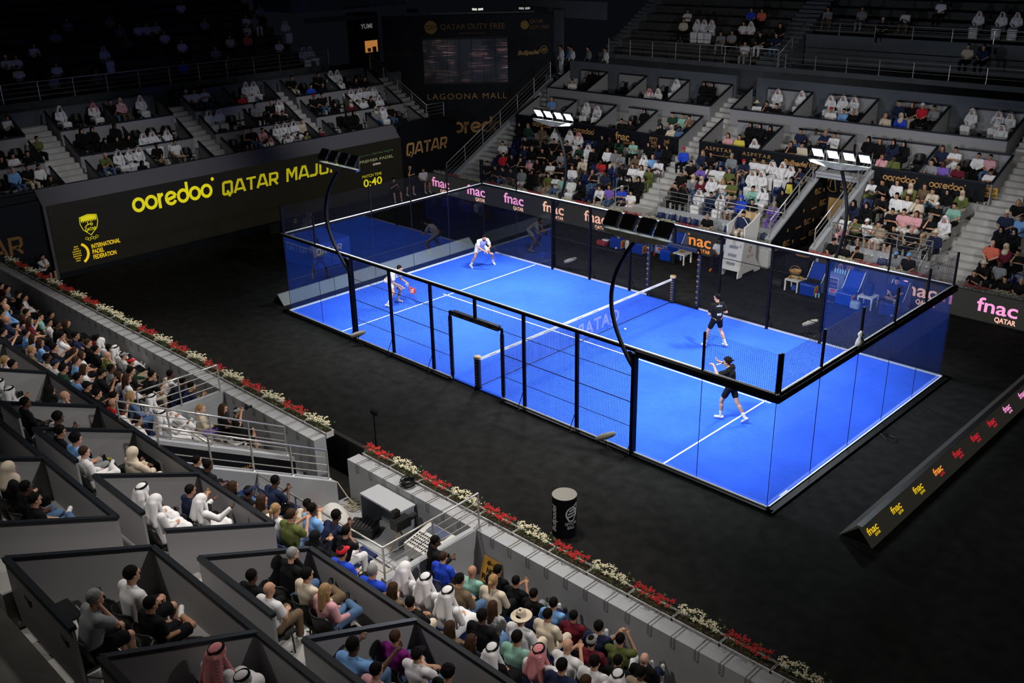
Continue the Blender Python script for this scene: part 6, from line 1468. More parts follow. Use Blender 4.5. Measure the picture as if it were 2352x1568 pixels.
# ------------------------------------------------------------ where everybody sits (head positions read off the photograph, then put on their seat row)
# each block: zoom origin and scale, then "x,y,code": head, top, bottom, pose [+ * for long sleeves]
ZR = {'Z3': (1100, 100, 3.92), 'Z4': (1500, 200, 3.92), 'Z5': (1800, 150, 4.261), 'Z7': (1752, 400, 3.92), 'Z6': (1552, 0, 2.94), 'Z1': (0, 0, 2.936), 'Z2': (600, 0, 2.936),
      'N1': (0, 500, 3.92), 'N6': (0, 800, 4.694), 'N7': (400, 850, 4.694), 'B1': (0, 1068, 3.136), 'B2': (400, 1168, 3.92), 'B3': (550, 1050, 3.92), 'B4': (850, 1200, 4.26), 'B5': (1300, 1200, 3.92)}
DATA = '''
Z3 360,735,Ak=l 437,760,LGdl* 565,770,leel 688,768,Kw=l 815,795,Kw=l 893,795,Rw=l 1110,860,Ak=l 1175,860,Ak=p 1245,870,AG=c 1385,880,htkp 1525,950,Ak=l 1625,925,An=l 1690,945,Ak=l
Z3 395,840,hkkk 475,860,hkkl 208,880,hwnl 407,935,fnnl 472,940,gkdl* 580,885,hkkk* 648,885,hkkl 712,910,hkkc 790,925,hkkl 885,905,hGsk* 952,908,Kw=l 1003,935,hkkk* 1155,975,lwkl* 1228,965,hscl* 1300,968,Rw=l 1393,980,hedk 1475,1020,Kw=c 1522,1022,bbkl 1595,1045,hwXk
Z3 215,1030,hrkl* 290,1030,hkkl 360,1035,hkkc 565,995,hkkx 650,1000,hkkl 740,990,hsdl 800,1015,hkkc 855,1010,hkkl 895,1040,hcek* 1085,1045,hrsc 1225,1055,1ssk 1280,1090,hkdk 1375,1110,lwcx* 1460,1115,lwcl 1528,1105,hggp* 445,1035,hpZc
Z3 70,1110,hkkl 130,1120,hkkk 195,1110,hkdk 260,1135,hkek 497,1060,hkZl 560,1075,hkYl 622,1075,hwkx 722,1070,hkkx 835,1125,lwdl* 1012,1135,bkdc 1135,1170,hnkl 1280,1225,Ak=c 1345,1225,Ak=c 1430,1225,Ak=l
Z3 382,1175,hsXl* 475,1170,Ake=l 622,1170,fgYl 690,1190,hwdx 745,1195,htsl 832,1210,6w=l 905,1250,Ak=c 1068,1260,fwZk* 1140,1285,lvdl 1190,1290,gkYx 1283,1285,2Bsx 1365,1350,hwXl 1275,1430,1kkl
Z3 650,505,bbkl 965,550,Kw=l 1043,560,Kw=k 1280,710,hkkl 1360,740,hkkl 1487,610,Ak=l 1635,745,Ak=l 1730,745,occx 1740,650,hGdl 1835,640,htdl 1880,680,hekc 1805,765,hdkl 835,345,hwkl 1005,275,Ak=l 1060,285,Ak=l 1530,415,Rw=l 1608,415,Ww=p 1775,345,Kw=l 2025,365,Ak=l 2097,385,Ak=p
Z3 1843,950,3Bkl*
Z4 445,590,Lndl* 515,600,hkkl 708,610,gsdl* 865,640,hwkl 955,655,hwkl 1068,685,Kw=c 1135,700,Ww=l 1210,730,Kw=c 1303,745,hndc
Z4 340,690,hkkl 420,695,hvnk 497,720,hwkc 605,735,hwcl* 685,755,lgkl 795,735,3nYk 895,770,Kw=l 960,780,Ww=l 1245,830,Ak=c 1340,850,Ak=p 252,770,hkkl 357,815,jsdl* 430,830,jmdl 528,825,Kw=l 625,855,Lwdp 695,850,hgcx 880,925,htdk* 950,920,Kw=c 1165,950,Ak=l
Z4 195,875,hkkH 270,900,7kkH 412,945,Kw=l 518,970,hnnl* 610,985,Kw=l 695,985,hnXc 783,1005,oBnl 890,1035,hkkl 1085,1060,Jvvx 480,1260,gkkl 697,1255,hnnk
Z4 672,465,lpkl 775,470,lykl 893,510,Wwwk 877,345,Ak=l 960,365,Ak=l 1050,375,Ak=c 1240,500,lkkc 1333,505,1ckl* 1330,385,hndl 1465,400,hskl 1538,415,bnkx 1615,435,hwcp* 1940,475,Ak=l 2040,490,lkkl* 2165,500,An=l 2250,515,Ak=l 2060,625,lpkc* 2165,640,hgkc*
Z4 918,155,Hwkk 1018,155,hkkc 1102,175,hkkk 1122,35,Kw=l 1338,65,Ww=l 1595,95,Kw=c 1712,95,Kw=l 1813,95,Kw=p 1602,195,3wkl 1718,205,hb=l 1803,230,bkkl 2090,265,bcec* 2232,255,jBBl 2222,115,hndl*
Z5 1258,380,lkcl 1353,425,2rkl 1470,425,hskc* 1845,455,Ww=l 2105,475,Kw=p 2212,495,Kw=l 2140,600,Kw=l 1520,815,lnkl 1680,835,hwwx 1425,945,hskl 1562,955,lvkl 1710,1000,hmkl 1905,905,hwkl* 1975,925,hpdl
Z6 78,85,hwkx 145,145,Kw=l 188,145,Kw=l 240,145,Kw=p 50,165,hckl* 295,235,hssk 380,225,hsks 455,190,hwkl 500,155,Wwkl 510,60,hBkl 580,85,1okl 568,250,hkwl 465,325,hwsl 705,165,hkkl 680,215,hndl 1020,65,hsek 1262,55,hssl 1400,125,2kkl 1550,90,hwek 1795,20,hwkl 2052,90,Kw=l 2210,90,Kw=l 2310,100,Kw=l 1975,330,hckl 2080,330,hnkl
Z7 985,30,hwgk 1063,70,hkkk 1210,80,lwkl* 1325,95,jgsk* 1458,115,leel 1558,120,hbdl* 1660,165,Aksl 1795,180,jgcl* 820,255,An=l 935,275,Ak=l 1065,290,hkkk 1148,160,hwcl* 1250,205,lwel* 1388,220,fccc* 1462,225,fcdk* 1565,285,2kkx 1725,290,htkl
Z7 750,385,Lwpl 790,410,hgkc 932,430,2wZp 1048,455,hhXc 1170,295,hkkx 1272,330,hpXl 1380,365,lpwx* 1510,370,5kYc 1640,400,Ww=l 1180,490,hkZp 1340,510,bkkl 1560,525,Hnkl* 640,605,1kkl 705,650,1khl 845,685,1kkc 1197,730,8skl 1315,730,8kkl
Z7 2200,335,Hnnl 2300,260,Lkwl 2335,400,hbbl 2150,505,Ak=l 2240,520,Ak=l 2070,625,bokl 2190,660,jmkl 2300,715,hkkc 2000,755,Hkkk 2125,810,lskl 1900,915,lkkp 2180,965,hkkl 2320,1015,gkkl 2100,50,1wkx
Z1 45,795,hwkk 215,955,hgkc* 85,1055,hwkl 185,1040,hkkl 85,1150,gbdl* 190,1165,hkcl 260,1130,hwkl* 330,1160,hkkp 10,1080,hkkl 400,735,Ww=l 625,705,Rw=l 745,700,hkdl 812,690,jpel 945,665,Ww=l 550,900,Ak=l 625,895,Ak=l 710,960,Ak=l 775,870,Ak=l 790,960,Ak=l 868,930,Ak=l 965,905,Kw=l 1028,900,Kw=x 1128,888,Kw=c
Z1 708,1050,bgdk 795,1030,Kw=l 863,1025,Kw=c 938,1000,Kw=l 960,1110,Ak=l 1050,1105,hkkl 1055,985,hkhl 1182,965,hwhr 1227,620,2wkl 1312,635,hwdl 1377,605,hwdx 1655,555,Ww=l 1708,555,Kw=r 1630,650,hrkl 1405,755,Kw=l 1473,735,Kw=l 1720,710,hskl 1828,690,bkkl 1868,685,Kwcl 1825,770,hkkl 1905,755,hkkl 1865,835,Kw=l 1912,830,Kw=l 1980,820,Kw=x 2055,810,hckl*
Z1 1655,900,bkZc 1700,880,hkdl 1765,860,hpek* 1848,930,Rw=l 1942,915,Kw=l 2000,910,hssk* 2072,895,hgkc 2140,885,hmkl
Z2 205,520,hkcl 335,575,hBkl 385,510,hkkl 465,490,Ww=l 513,485,Ww=l 537,545,Kw=l 415,570,hkkl 355,630,3kkl 410,635,hkdl 497,695,Ak=l 605,680,jmcl 605,595,Kw=l 665,590,Kw=l 710,590,hwkl 763,580,Kw=c 797,645,Ww=l 690,670,hwkl 740,655,hkkl 775,740,jsdl 815,720,Kw=l 873,715,hkdl 955,775,hkkl 580,765,Ak=l 628,770,Ak=l 640,530,hkkl 700,540,hkkl
Z1 700,340,Kw=l 1225,290,hwkl 1450,310,hskl 1655,100,hwkl 1715,110,hswl 1665,190,hckl 1920,130,Kw=l 1885,310,hwkl 2045,330,Kw=l 2090,315,Kw=r 960,170,hwkl 930,180,hwkl 1050,175,hwkl 370,225,hskl 35,385,2wkl 95,400,hwkl 230,335,hwkk 1670,255,hokl 1380,150,hskl 1110,240,hwkl 1550,260,hckl 380,460,hwkl 650,510,hekl 360,540,hskl 620,605,2kkl 1240,480,hBkl 1540,400,hmkl 850,270,hekl 120,470,hwkl 450,150,hskl 740,130,hskl 800,150,hskl 1220,40,hwkl 1750,45,hskl
N1 20,640,hmkl 70,640,hskl 160,640,1kkl 30,720,hkkc 225,720,hwkl* 10,790,hkkl 185,790,Kw=s 205,810,hgkl 60,810,bbkl* 255,850,hbkk 15,870,hkkl 75,920,bnkx 190,890,lpkl 265,930,lmkl 10,960,hkkl 365,895,htkl 465,875,hkkl 290,980,2okl* 445,945,hwkl* 510,935,hkkl 600,955,lkks* 40,1030,hkkp 245,1045,hbkl 285,1095,lbdl* 560,1035,hwkc 685,1060,hnkl 370,1130,lbkl 490,1150,hkkO 795,1120,fkkl 880,1090,hrkl
N1 915,1125,Ww=s 970,1165,hwYf 60,1190,hwcl* 150,1240,hvkc 55,1290,ywkl 310,1270,yekl 1040,1190,Kw=s 870,1190,hkkl 950,1225,bgkc 1105,1240,6wkf 1155,1290,3Ghf* 430,1260,hckl* 490,1310,4wkl* 680,1205,lwkl 735,1235,lwkl 690,1285,fbkl 575,1350,hGkl* 755,1355,lwkl* 840,1395,ykkl 1000,1335,hskl* 1190,1380,hkks 930,1460,1kkk 1035,1400,lwkl* 1105,1420,lwkl* 705,1440,hbkl 790,1520,1kkl 1385,1415,hkck 1550,1395,hwkk* 1660,1440,hnnk 1715,1500,hnnk
N6 1050,480,hkkp 1370,420,lkkH 1420,520,Lddl* 1185,650,brkl 1265,620,hkkk 1290,735,hwkl 1495,780,hwkl 1650,780,hwkk* 1670,640,Kw=s 1755,700,Kw=O 100,460,Kw=p 10,400,Kw=l 570,570,Ak=l 690,610,bbdc 320,740,hkkl* 680,760,uwZk 600,860,ukkl* 830,990,ubsl 880,1090,fwwr* 1460,1130,occx 1520,1370,Kw=l 2060,1200,hkkl 2095,1300,bkkl
B1 105,160,jkkl* 210,210,hkdl 265,265,hkdr 1090,235,Ww=l 1385,190,hnkp 1430,250,Ww=O 690,850,gsZc 950,750,hwZl 1110,1060,hkZr
B2 430,1440,Rw=l 640,1560,Kw=l 1055,490,gkdc* 715,615,hkkl 865,780,bwel 1210,600,hcer* 1375,740,Lpdr* 1625,1195,hbdO 1735,1400,hpel* 1960,1140,fPdl 2215,1330,1wdx
N7 390,1150,hkkl 190,960,hkkl 650,1260,lGdf 830,1420,4kkl 895,1370,leel 1020,1290,fwkc* 1150,1310,hnkk 1415,1400,hbdl 1500,1510,hckk* 1190,1500,fgdp
B3 905,530,hnkk 985,680,hkwc 700,740,Ak=p 330,690,ywdl 945,960,3Bkl 1210,1030,gBXl 1845,935,fBkl 1500,1010,Ww=l 1690,1110,Kw=l 1885,1200,Kw=l 1395,1190,leel 1535,1290,hkcx* 1990,1110,hedl* 2105,1035,btnl 2295,1090,yckl*
B4 1260,470,hkkl 1395,580,hkkp 1600,710,hkss 1790,800,hbns 1215,830,lXbl 1110,920,hkdl 1490,940,Hwcl 1735,900,hccl 1990,920,hmnl 800,1040,leel 1000,1170,lkcl 1235,1260,bkdl 1450,1090,htdl 1610,1250,Rw=l 1950,1210,bwkp 1890,1350,hnkl 1200,1400,Kk=l 780,1480,ukkl 1560,840,hnkl
B5 290,920,hnss 455,1030,hgwH 240,1080,5mkl 270,1220,hwkl 480,1250,hkkl 710,1240,bknf* 460,1390,Kw=l 640,1330,hhdl 150,1420,fwkl
'''
# candidate seat rows of every stand: (stand words, seated side, fixed coordinate, floor height, seat kind, facing)
CAND = []
for k in range(5):
    CAND.append(('far', k, 'y', ROWY[k], ROWZ[k], 'blue', PI)); CAND.append(('near', k, 'y', -ROWY[k], ROWZ[k], 'blue', 0))
CAND.append(('farpit', 0, 'y', 12.3, 0.0, 'blue', PI))
for k, (Y, Z) in enumerate(((16.94, 2.6), (17.85, 3.05), (19.55, 3.85), (20.4, 4.3))):
    CAND.append(('farbox', k, 'y', Y, Z, 'black', PI)); CAND.append(('nearbox', k, 'y', -Y, Z, 'black', 0))
for k in range(6): CAND.append(('end', k, 'x', -EX[k], EZ[k], 'black', -PI / 2))
for k in range(10):
    CAND.append(('farup', k, 'y', 24.0 + .8 * k, 6.0 + .43 * k, 'up', PI)); CAND.append(('endup', k, 'x', -28.6 - .8 * k, 5.9 + .43 * k, 'up', -PI / 2))
for k in range(7): CAND.append(('farupR', k, 'y', 26.65 + .8 * k, 7.5 + .43 * k, 'up', PI))
CAND.append(('loggia', 0, 'y', 25.2, 6.05, 'up', PI))
def ray(px, py):
    v = Vector(((px - 1176) / FPX, (py - 784) / FPX, 1)); return _R.transposed() @ v
def project(p):
    q = _R @ (Vector(p) - CP); return (FPX * q.x / q.z + 1176, FPX * q.y / q.z + 784)
AREA_OF = {'Z3': ('far', 'farpit', 'farbox'), 'Z4': ('far', 'farpit', 'farbox'), 'Z5': ('farbox',), 'Z7': ('far', 'farpit', 'farbox'), 'Z6': ('farup', 'farupR', 'loggia'), 'Z1': ('end', 'endup'), 'Z2': ('end',),
           'N1': ('near', 'nearbox'), 'N6': ('near', 'nearbox'), 'N7': ('near', 'nearbox'), 'B1': ('nearbox',), 'B2': ('nearbox',), 'B3': ('near',), 'B4': ('near', 'nearbox'), 'B5': ('near',)}
PEOPLE = []
for line in DATA.strip().split('\n'):
    zr, *items = line.split(); ox, oy, s_ = ZR[zr]
    for it in items:
        a, b, code = it.split(','); lg = code.endswith('*'); code = code.rstrip('*')
        if code[1] == 'X': code = code[0] + 'w' + code[2:]; pat = True
        else: pat = False
        if len(code) > 4: code = code[:2] + '=' + code[-1]
        px = ox + float(a) / s_; py = oy + float(b) / s_; r = ray(px, py); best = None
        hy = {'l': .05, 'k': .34, 'x': .05, 'c': .2, 'p': .1, 'r': 0, 's': -.03, 'H': .05, 'O': .05, 'f': 0}[code[3]]; hz = {'k': -.09, 'c': -.02}.get(code[3], 0)
        for c_ in CAND:
            if c_[0] not in AREA_OF[zr]: continue
            if c_[0] == 'near' and zr == 'N6' and float(a) < 1000 and float(b) > 440: continue
            if c_[0] == 'nearbox' and zr == 'N1' and not (float(a) < 330 and float(b) > 1150): continue
            if c_[0] == 'near' and zr == 'N1' and (float(a) < 200 and float(b) > 1150): continue
            if c_[0] == 'nearbox' and zr == 'N7' and float(b) > 1000: continue
            if c_[0] == 'nearbox' and zr == 'N6' and float(b) < 900 and float(a) > 1100: continue
            if c_[0] == 'nearbox' and zr == 'B4' and not (float(a) < 900 and float(b) > 1400): continue
            if c_[0] == 'farbox' and zr == 'Z7' and not (float(a) > 2000 and float(b) < 60): continue
            if c_[0] == 'endup' and float(b) > 690: continue
            if c_[0] == 'end' and zr == 'Z1' and float(b) < 530: continue
            sg = -1 if c_[3] > 0 else 1
            co = c_[3] + sg * hy * (1 if c_[2] == 'y' else 1)
            t = (co - (CP.y if c_[2] == 'y' else CP.x)) / (r.y if c_[2] == 'y' else r.x)
            if t < 0: continue
            p = CP + r * t; dz = p.z - (c_[4] + 1.17 + hz)
            if c_[0] == 'loggia' and not (1900 < float(a) < 2150 and float(b) > 280): continue
            if best is None or abs(dz) / t < best[0]: best = (abs(dz) / t, c_, p, dz)
        if best is None: continue
        _, c_, p, dz = best
        if abs(dz) > .5: print('HEAD OFF', zr, it, c_[:2], round(dz, 2))
        if c_[0] == 'near' and c_[1] == 0 and code[3] == 's': code = code[:3] + 'f'
        PEOPLE.append(dict(c=c_, u=(p.x if c_[2] == 'y' else p.y), dz=dz, code=code, long=lg, pat=pat, px=px, py=py))
# drop duplicates and people who would share a seat
rows = {}
for P in PEOPLE: rows.setdefault(P['c'][:2], []).append(P)
RN = {'far': 'far lower stand', 'near': 'near lower stand', 'farpit': 'far bench pit', 'farbox': 'far boxes', 'nearbox': 'near boxes', 'end': 'end stand above the big screen', 'farup': 'dark upper far stand', 'endup': 'dark upper end stand', 'farupR': 'top right upper stand', 'loggia': 'dark loggia'}
def fix(kind, k, u):
    """keep people off stairs, walls and partitions"""
    if kind in ('nearbox', 'farbox'):
        lst = (NB if k < 2 else NB2) if kind == 'nearbox' else sum((FB1 if k < 2 else FB2), [])
        for x in lst:
            if abs(u - x) < .32: u = x + (.32 if u >= x else -.32)
    if kind == 'end':
        for a, b in EB:
            for x in (a, (a + b) / 2, b):
                if abs(u - x) < .25: u = x + (.25 if u >= x else -.25)
    if kind == 'near':
        for x in (.85, 2.6):
            if abs(u - x) < .35: u = x + (.35 if u >= x else -.35)
    if kind == 'far':
        for x in (-.03, 2.0):
            if abs(u - x) < .33: u = x + (.33 if u >= x else -.33)
    return u
SPANS = {'far': [(-18.2, -7.9), (-6.55, -.2), (2.2, 6.5), (8.0, 17)], 'near': [(-20, .6), (2.8, 6.6), (7.9, 16.5)]}
rnd = random.Random(11); NP = 0
for key, L in rows.items():
    L.sort(key=lambda P: P['u']); keep = []
    for P in L:
        P['u'] = fix(key[0], key[1], P['u'])
        if keep and P['u'] - keep[-1]['u'] < .46:
            if P['u'] - keep[-1]['u'] < .16: continue
            P['u'] = keep[-1]['u'] + .46
        keep.append(P)
    rows[key] = keep
    for i, P in enumerate(keep): P['i'] = i; P['key'] = key; c_ = P['c']; P['xyz'] = (P['u'], c_[3], c_[4]) if c_[2] == 'y' else (c_[3], P['u'], c_[4])
ALL = [P for L in rows.values() for P in L]
# the 270 that show largest stand alone, the rest of the crowd is one object
ALL.sort(key=lambda P: (P['key'][0] in ('endup', 'farup', 'farupR', 'loggia'), (Vector(P['xyz']) - CP).length)); SOLO = set(id(P) for P in ALL[:268])
crowd = []; pal = []; RWN = ['front', 'second', 'third', 'fourth', 'back']
CAND_OF = {(c_[0], c_[1]): c_ for c_ in CAND}
def in_frame(x, y, z):
    a, b = project((x, y, z)); return -10 < a < 2362 and -10 < b < 1580
def pidx(m):
    if m not in pal: pal.append(m)
    return pal.index(m)
SW = {'long dark hair': 'long dark hair', 'white headscarf and black cord': 'corded white headscarf', 'loose white headscarf': 'loose white headscarf'}
def free(kind, k, keep, spans, pitch):
    n = 0
    for a, b in spans:
        m = int((b - a) / pitch)
        for q in range(m):
            u_ = a + (q + .5) * (b - a) / m
            if all(abs(P['u'] - u_) > .42 for P in keep):
                c_ = CAND_OF[kind, k]; x, y = (u_, c_[3]) if c_[2] == 'y' else (c_[3], u_)
                if not in_frame(x, y, c_[4] + .6): continue
                rn = {'end': o_(k)}.get(kind) or (['front', 'second', 'third', 'back'] if 'box' in kind else RWN)[k]
                seat(c_[5], x, y, c_[4], c_[6], 'empty %s seat, %s empty one from left, %s row of the %s' % ('blue' if c_[5] == 'blue' else 'black', o_(n), rn, SHORT[kind]), 'empty seats in the ' + RN[kind]); n += 1
SHORT = dict(RN, far='far stand', near='near stand', end='end stand')
for key in sorted(rows):
    kind, k = key; keep = rows[key]
    for P in keep:
        c_ = P['c']; head, top, bottom, pose = P['code']; x, y, z = P['xyz']; i = P['i']
        near = kind in ('near', 'nearbox'); tgt = math.atan2(-y, 2 - x) - PI / 2; base = c_[6]; dlt = (tgt - base + PI) % (2 * PI) - PI
        rz = base + max(-.3, min(.3, dlt * .35)) + rnd.uniform(-.12, .12)
        skin = rnd.choice([0, 1, 1, 2, 1]) if head in 'fyLgb' else rnd.choice([1, 1, 1, 2, 2, 2, 3]); long = P['long'] or (head in 'AjJ')
        if id(P) not in SOLO: crowd.append((P, rz, skin, long)); continue
        hw_ = SW.get(HEADS[head][2], HEADS[head][2]); tw = COL[top][1]
        if P['pat']: tw = 'printed'
        desc = 'person in %s robe and %s' % (tw, hw_) if bottom == '=' else 'person with %s and %s %s' % (hw_, tw, 'hoodie' if head == 'o' else 'top')
        rn = o_(k) if kind == 'end' else (['front', 'second', 'third', 'back'] if 'box' in kind else RWN)[k]
        lab = desc + ', %s from left, %s row, %s' % (o_(i), rn, SHORT[kind])
        sc_ = 1.0 + max(-.06, min(.05, P['dz'] / 1.2)) if abs(P['dz']) < .2 else 1.0
        t = person_seated(head, top, bottom, pose, x, y, z, rz, near, lab, 'spectators in the ' + RN[kind], skin, long, sc_)
        if P['pat'] and near:
            for ch in t.children:
                if ch.name.startswith('shirt'): ch.material_slots[0].material = CM['pat']
        NP += 1
        if near: seat(c_[5], x, y, z, c_[6], '%s seat under the %s person from left, %s row, %s' % ('blue' if c_[5] == 'blue' else 'black tub', o_(i), rn, SHORT[kind]), 'occupied seats in the ' + RN[kind])
    if kind == 'far': free(kind, k, keep, [s_ for s_ in SPANS['far'] if not (k == 0 and s_[0] in (-6.55, 2.2))], .56)
    if kind == 'near': free(kind, k, keep, ([(-20, -3.0), (7.9, 16.5)] if k < 2 else [(-20, .6), (2.9, 6.6), (7.9, 16.5)]), .6)
    if kind == 'farpit': free(kind, k, keep, [(-6.3, -.3), (2.3, 5.6)], .56)
    if kind == 'farbox':
        B = FB1 if k < 2 else FB2; free(kind, k, keep, [(a + (.25 if k % 2 == 0 else .9), b - .2) for blk in B for a, b in zip(blk[:-1], blk[1:])], .75)
    if kind == 'nearbox':
        B = NB if k < 2 else NB2; free(kind, k, keep, [(a + .2, b - (.2 if k % 2 == 0 else .8)) for a, b in zip(B[:-1], B[1:]) if a not in (6.75, 6.44) and a > -9], .72)
    if kind == 'end': free(kind, k, keep, [(a + .2, b - .2) for a, b in ((-12, -7.9), (-6.35, -3.6), (-3.65, -.95), (.25, 2.7), (2.7, 5.1), (6.1, 9.0), (9.0, 11.9))], .72)
# the far, dim part of the crowd as one object
def far_parts(head, top, bottom, pose, long):
    robe = bottom == '='; tk = 'hoodie' if head == 'o' else ('long' if (long or robe) else 'tee'); bk = 'robe' if robe else ('shorts' if bottom in 'ZYX' else 'pants')
    if ('c', pose, tk, bk) not in PC:
        J = seated(**POSES[pose]); h = .034
        PC['c', pose, tk, bk] = [body_sdf(J, h, hands=False, foot=True).mesh(), shirt_sdf(J, h, long=tk != 'tee').mesh(), pants_sdf(J, h, shorts=bk == 'shorts', thobe=robe).mesh()]
    return PC['c', pose, tk, bk]
vs = []; qs = []; ms = []; nv = 0
for P, rz, skin, long in crowd:
    head, top, bottom, pose = P['code']; hwk, hc, _ = HEADS[head]; robe = bottom == '='; tm = CM[top]
    bm = tm if robe else CM[{'Z': 'k', 'Y': 'h', 'X': 'w'}.get(bottom, bottom)]
    hm = None if hwk is None else (HM['g'] if hc == 'g' else HM['y'] if hc == 'y' else HM['f'] if hc == 'f' else HM['h'] if hc == 'hair' else tm if hc == 'same' else CM[hc])
    parts = list(zip(far_parts(head, top, bottom, pose, long), (SK[skin], tm, bm))); hp = seated(**POSES[pose])['hd']
    if hwk: V, Q = hwear(hwk, .024, 'far') if True else None; parts.append(((V + hp, Q), hm))
    if head in 'KR': V, Q = hwear('agal', .01, False); parts.append(((V + hp, Q), CM['k']))
    R = np.array(Matrix.Rotation(rz, 3, 'Z'))
    for (V, Q), m in parts: vs.append(V @ R.T + np.array(P['xyz'])); qs.append(Q + nv); ms.append(np.full(len(Q), pidx(m))); nv += len(V)
V = np.concatenate(vs); Q = np.concatenate(qs); mi = np.concatenate(ms)
me = bpy.data.meshes.new('crowd'); me.vertices.add(len(V)); me.vertices.foreach_set('co', V.astype(np.float32).ravel()); me.loops.add(len(Q) * 4); me.loops.foreach_set('vertex_index', Q.astype(np.int32).ravel())
me.polygons.add(len(Q)); me.polygons.foreach_set('loop_start', np.arange(0, len(Q) * 4, 4, dtype=np.int32)); me.polygons.foreach_set('material_index', mi.astype(np.int32)); me.update(calc_edges=True); me.shade_smooth()
for m in pal: me.materials.append(m)
o = bpy.data.objects.new('crowd', me); C.objects.link(o); tag(o, 'distant crowd seated in the far boxes, the end stand and the dark upper tiers', 'crowd', None, 'stuff')
print('people', NP, 'crowd', len(crowd), len(V), 'seats', NSEAT, 'meshes', len(MC), 'verts', sum(len(m.vertices) for m in MC.values()))
# ------------------------------------------------------------ players, officials and other figures with their own poses
def figure(J, loc, rz, label, cat='person', skin=1, top='w', bottom='w', shorts=True, long=False, head='h', yaw=0, tilt=0, h=.0105, grip=None, shoe=None, group=None, marks=None, curl=.8, sock=False, beard=False, sc_=1.0):
    t = empty('person', loc, rz); t.scale = (sc_,) * 3
    def add(name, parts, m, par=t, at=None):
        o = bpy.data.objects.new(name, to_mesh(name, [(*q, 0) for q in parts])); C.objects.link(o); o.parent = par; o.data.materials[0] = m
        if at is not None: o.location = at
        return o
    add('body', [body_sdf(J, h, hands=True, curl=curl, foot=False, yaw=yaw, tilt=tilt, grip=grip).mesh()], SK[skin])
    sh = add('shirt', [shirt_sdf(J, h, long=long, loose=.012, low=.05 if sock else 0).mesh()], CM[top])
    add('shorts' if shorts else 'trousers', [pants_sdf(J, h, shorts=shorts, g=.006 if sock else .012, sl=.60 if sock else .80, hip=.098 if sock else .112).mesh()], CM[bottom])
    for q in shoe_parts(J, h): add('shoe', [q], shoe or SHOE)
    if sock:
        for s_ in 'lr':
            a, k_ = J['a' + s_], J['k' + s_]; S = SDF(np.minimum(a, k_) - .1, np.maximum(a, k_) + .1, h); d = nrm(k_ - a); S.cap(a, a + d * .15, .042, .048, 0); add('sock', [S.mesh()], CM['w'])
    hwk, hc, _ = HEADS[head]
    if hwk:
        hm = HM['h'] if hc == 'hair' else HM.get(hc) or CM[hc]
        o = add({'cap': 'cap', 'hat': 'hat'}.get(hwk, 'hair'), [headwear(hwk, .0095)], hm, t, tuple(J['hd'])); o.rotation_euler = (tilt, 0, yaw)
        if hwk == 'cap': o2 = add('hair', [headwear('short', .0095)], HM['h'], t, tuple(J['hd'])); o2.rotation_euler = (tilt, 0, yaw)
    if beard: o = add('beard', [headwear('beard', .0095)], HM['h'], t, tuple(J['hd'])); o.rotation_euler = (tilt, 0, yaw)
    tag(t, label, cat, group); return t, sh
def skel(hip, chest_dir, feet, knees, arms, hw=.09, sw=.185, spine=.50, hdo=(0, .05, .15), lat=(1, 0, 0)):
    """explicit joints; arms = elbows and wrists (el, wl, er, wr)"""
    J = {}; hip = V3(*hip); d = nrm(V3(*chest_dir)); lat = nrm(V3(*lat)); J['hl'] = hip - lat * hw; J['hr'] = hip + lat * hw; J['pel'] = hip + d * .03
    J['ch'] = hip + d * spine * .64; J['nk'] = hip + d * spine; J['hd'] = J['nk'] + V3(*hdo); s_ = hip + d * spine * .88
    J['sl'] = s_ - lat * sw; J['sr'] = s_ + lat * sw; J['al'], J['ar'] = V3(*feet[0]), V3(*feet[1]); J['kl'], J['kr'] = V3(*knees[0]), V3(*knees[1])
    J['el'], J['wl'], J['er'], J['wr'] = [V3(*a) for a in arms]; return J
def racket(loc, pointing, normal, m1, m2, label):
    """padel racket; loc = grip in the hand, pointing = towards the head"""
    y = Vector(pointing).normalized(); n = Vector(normal); n = (n - y * n.dot(y)).normalized(); x = y.cross(n)
    t = tag(empty('padel_racket'), label, 'racket'); t.matrix_world = Matrix(((x.x, y.x, n.x, loc[0]), (x.y, y.y, n.y, loc[1]), (x.z, y.z, n.z, loc[2]), (0, 0, 0, 1)))
    face = [(.125 * math.cos(a) * (1 if math.sin(a) > -.3 else .9), .325 + .135 * math.sin(a)) for a in [2 * PI * k / 32 for k in range(32)]]
    MB().prism(face, -.018, .018, 'z').build('racket_head', m1, t, bevel=.006)
    MB().bar((0, -.06, 0), (0, .08, 0), .017, 10).build('grip', M['white'], t)
    MB().bar((0, .08, 0), (-.05, .21, 0), .012, 8).bar((0, .08, 0), (.05, .21, 0), .012, 8).build('throat', m1, t)
    st = MB()
    for k in range(5): x0 = -.08 + k * .04; w_ = .01; z = .0185; st.prism([(x0 - w_, .24 + abs(k - 2) * .02), (x0 + w_, .25 + abs(k - 2) * .02), (x0 + w_ + .015, .40 - abs(k - 2) * .03), (x0 - w_ + .015, .40 - abs(k - 2) * .03)], z, z + .001, 'z').prism([(x0 - w_, .24 + abs(k - 2) * .02), (x0 + w_, .25 + abs(k - 2) * .02), (x0 + w_ + .015, .40 - abs(k - 2) * .03), (x0 - w_ + .015, .40 - abs(k - 2) * .03)], -z - .001, -z, 'z')
    st.build('racket_pattern', m2, t); return t
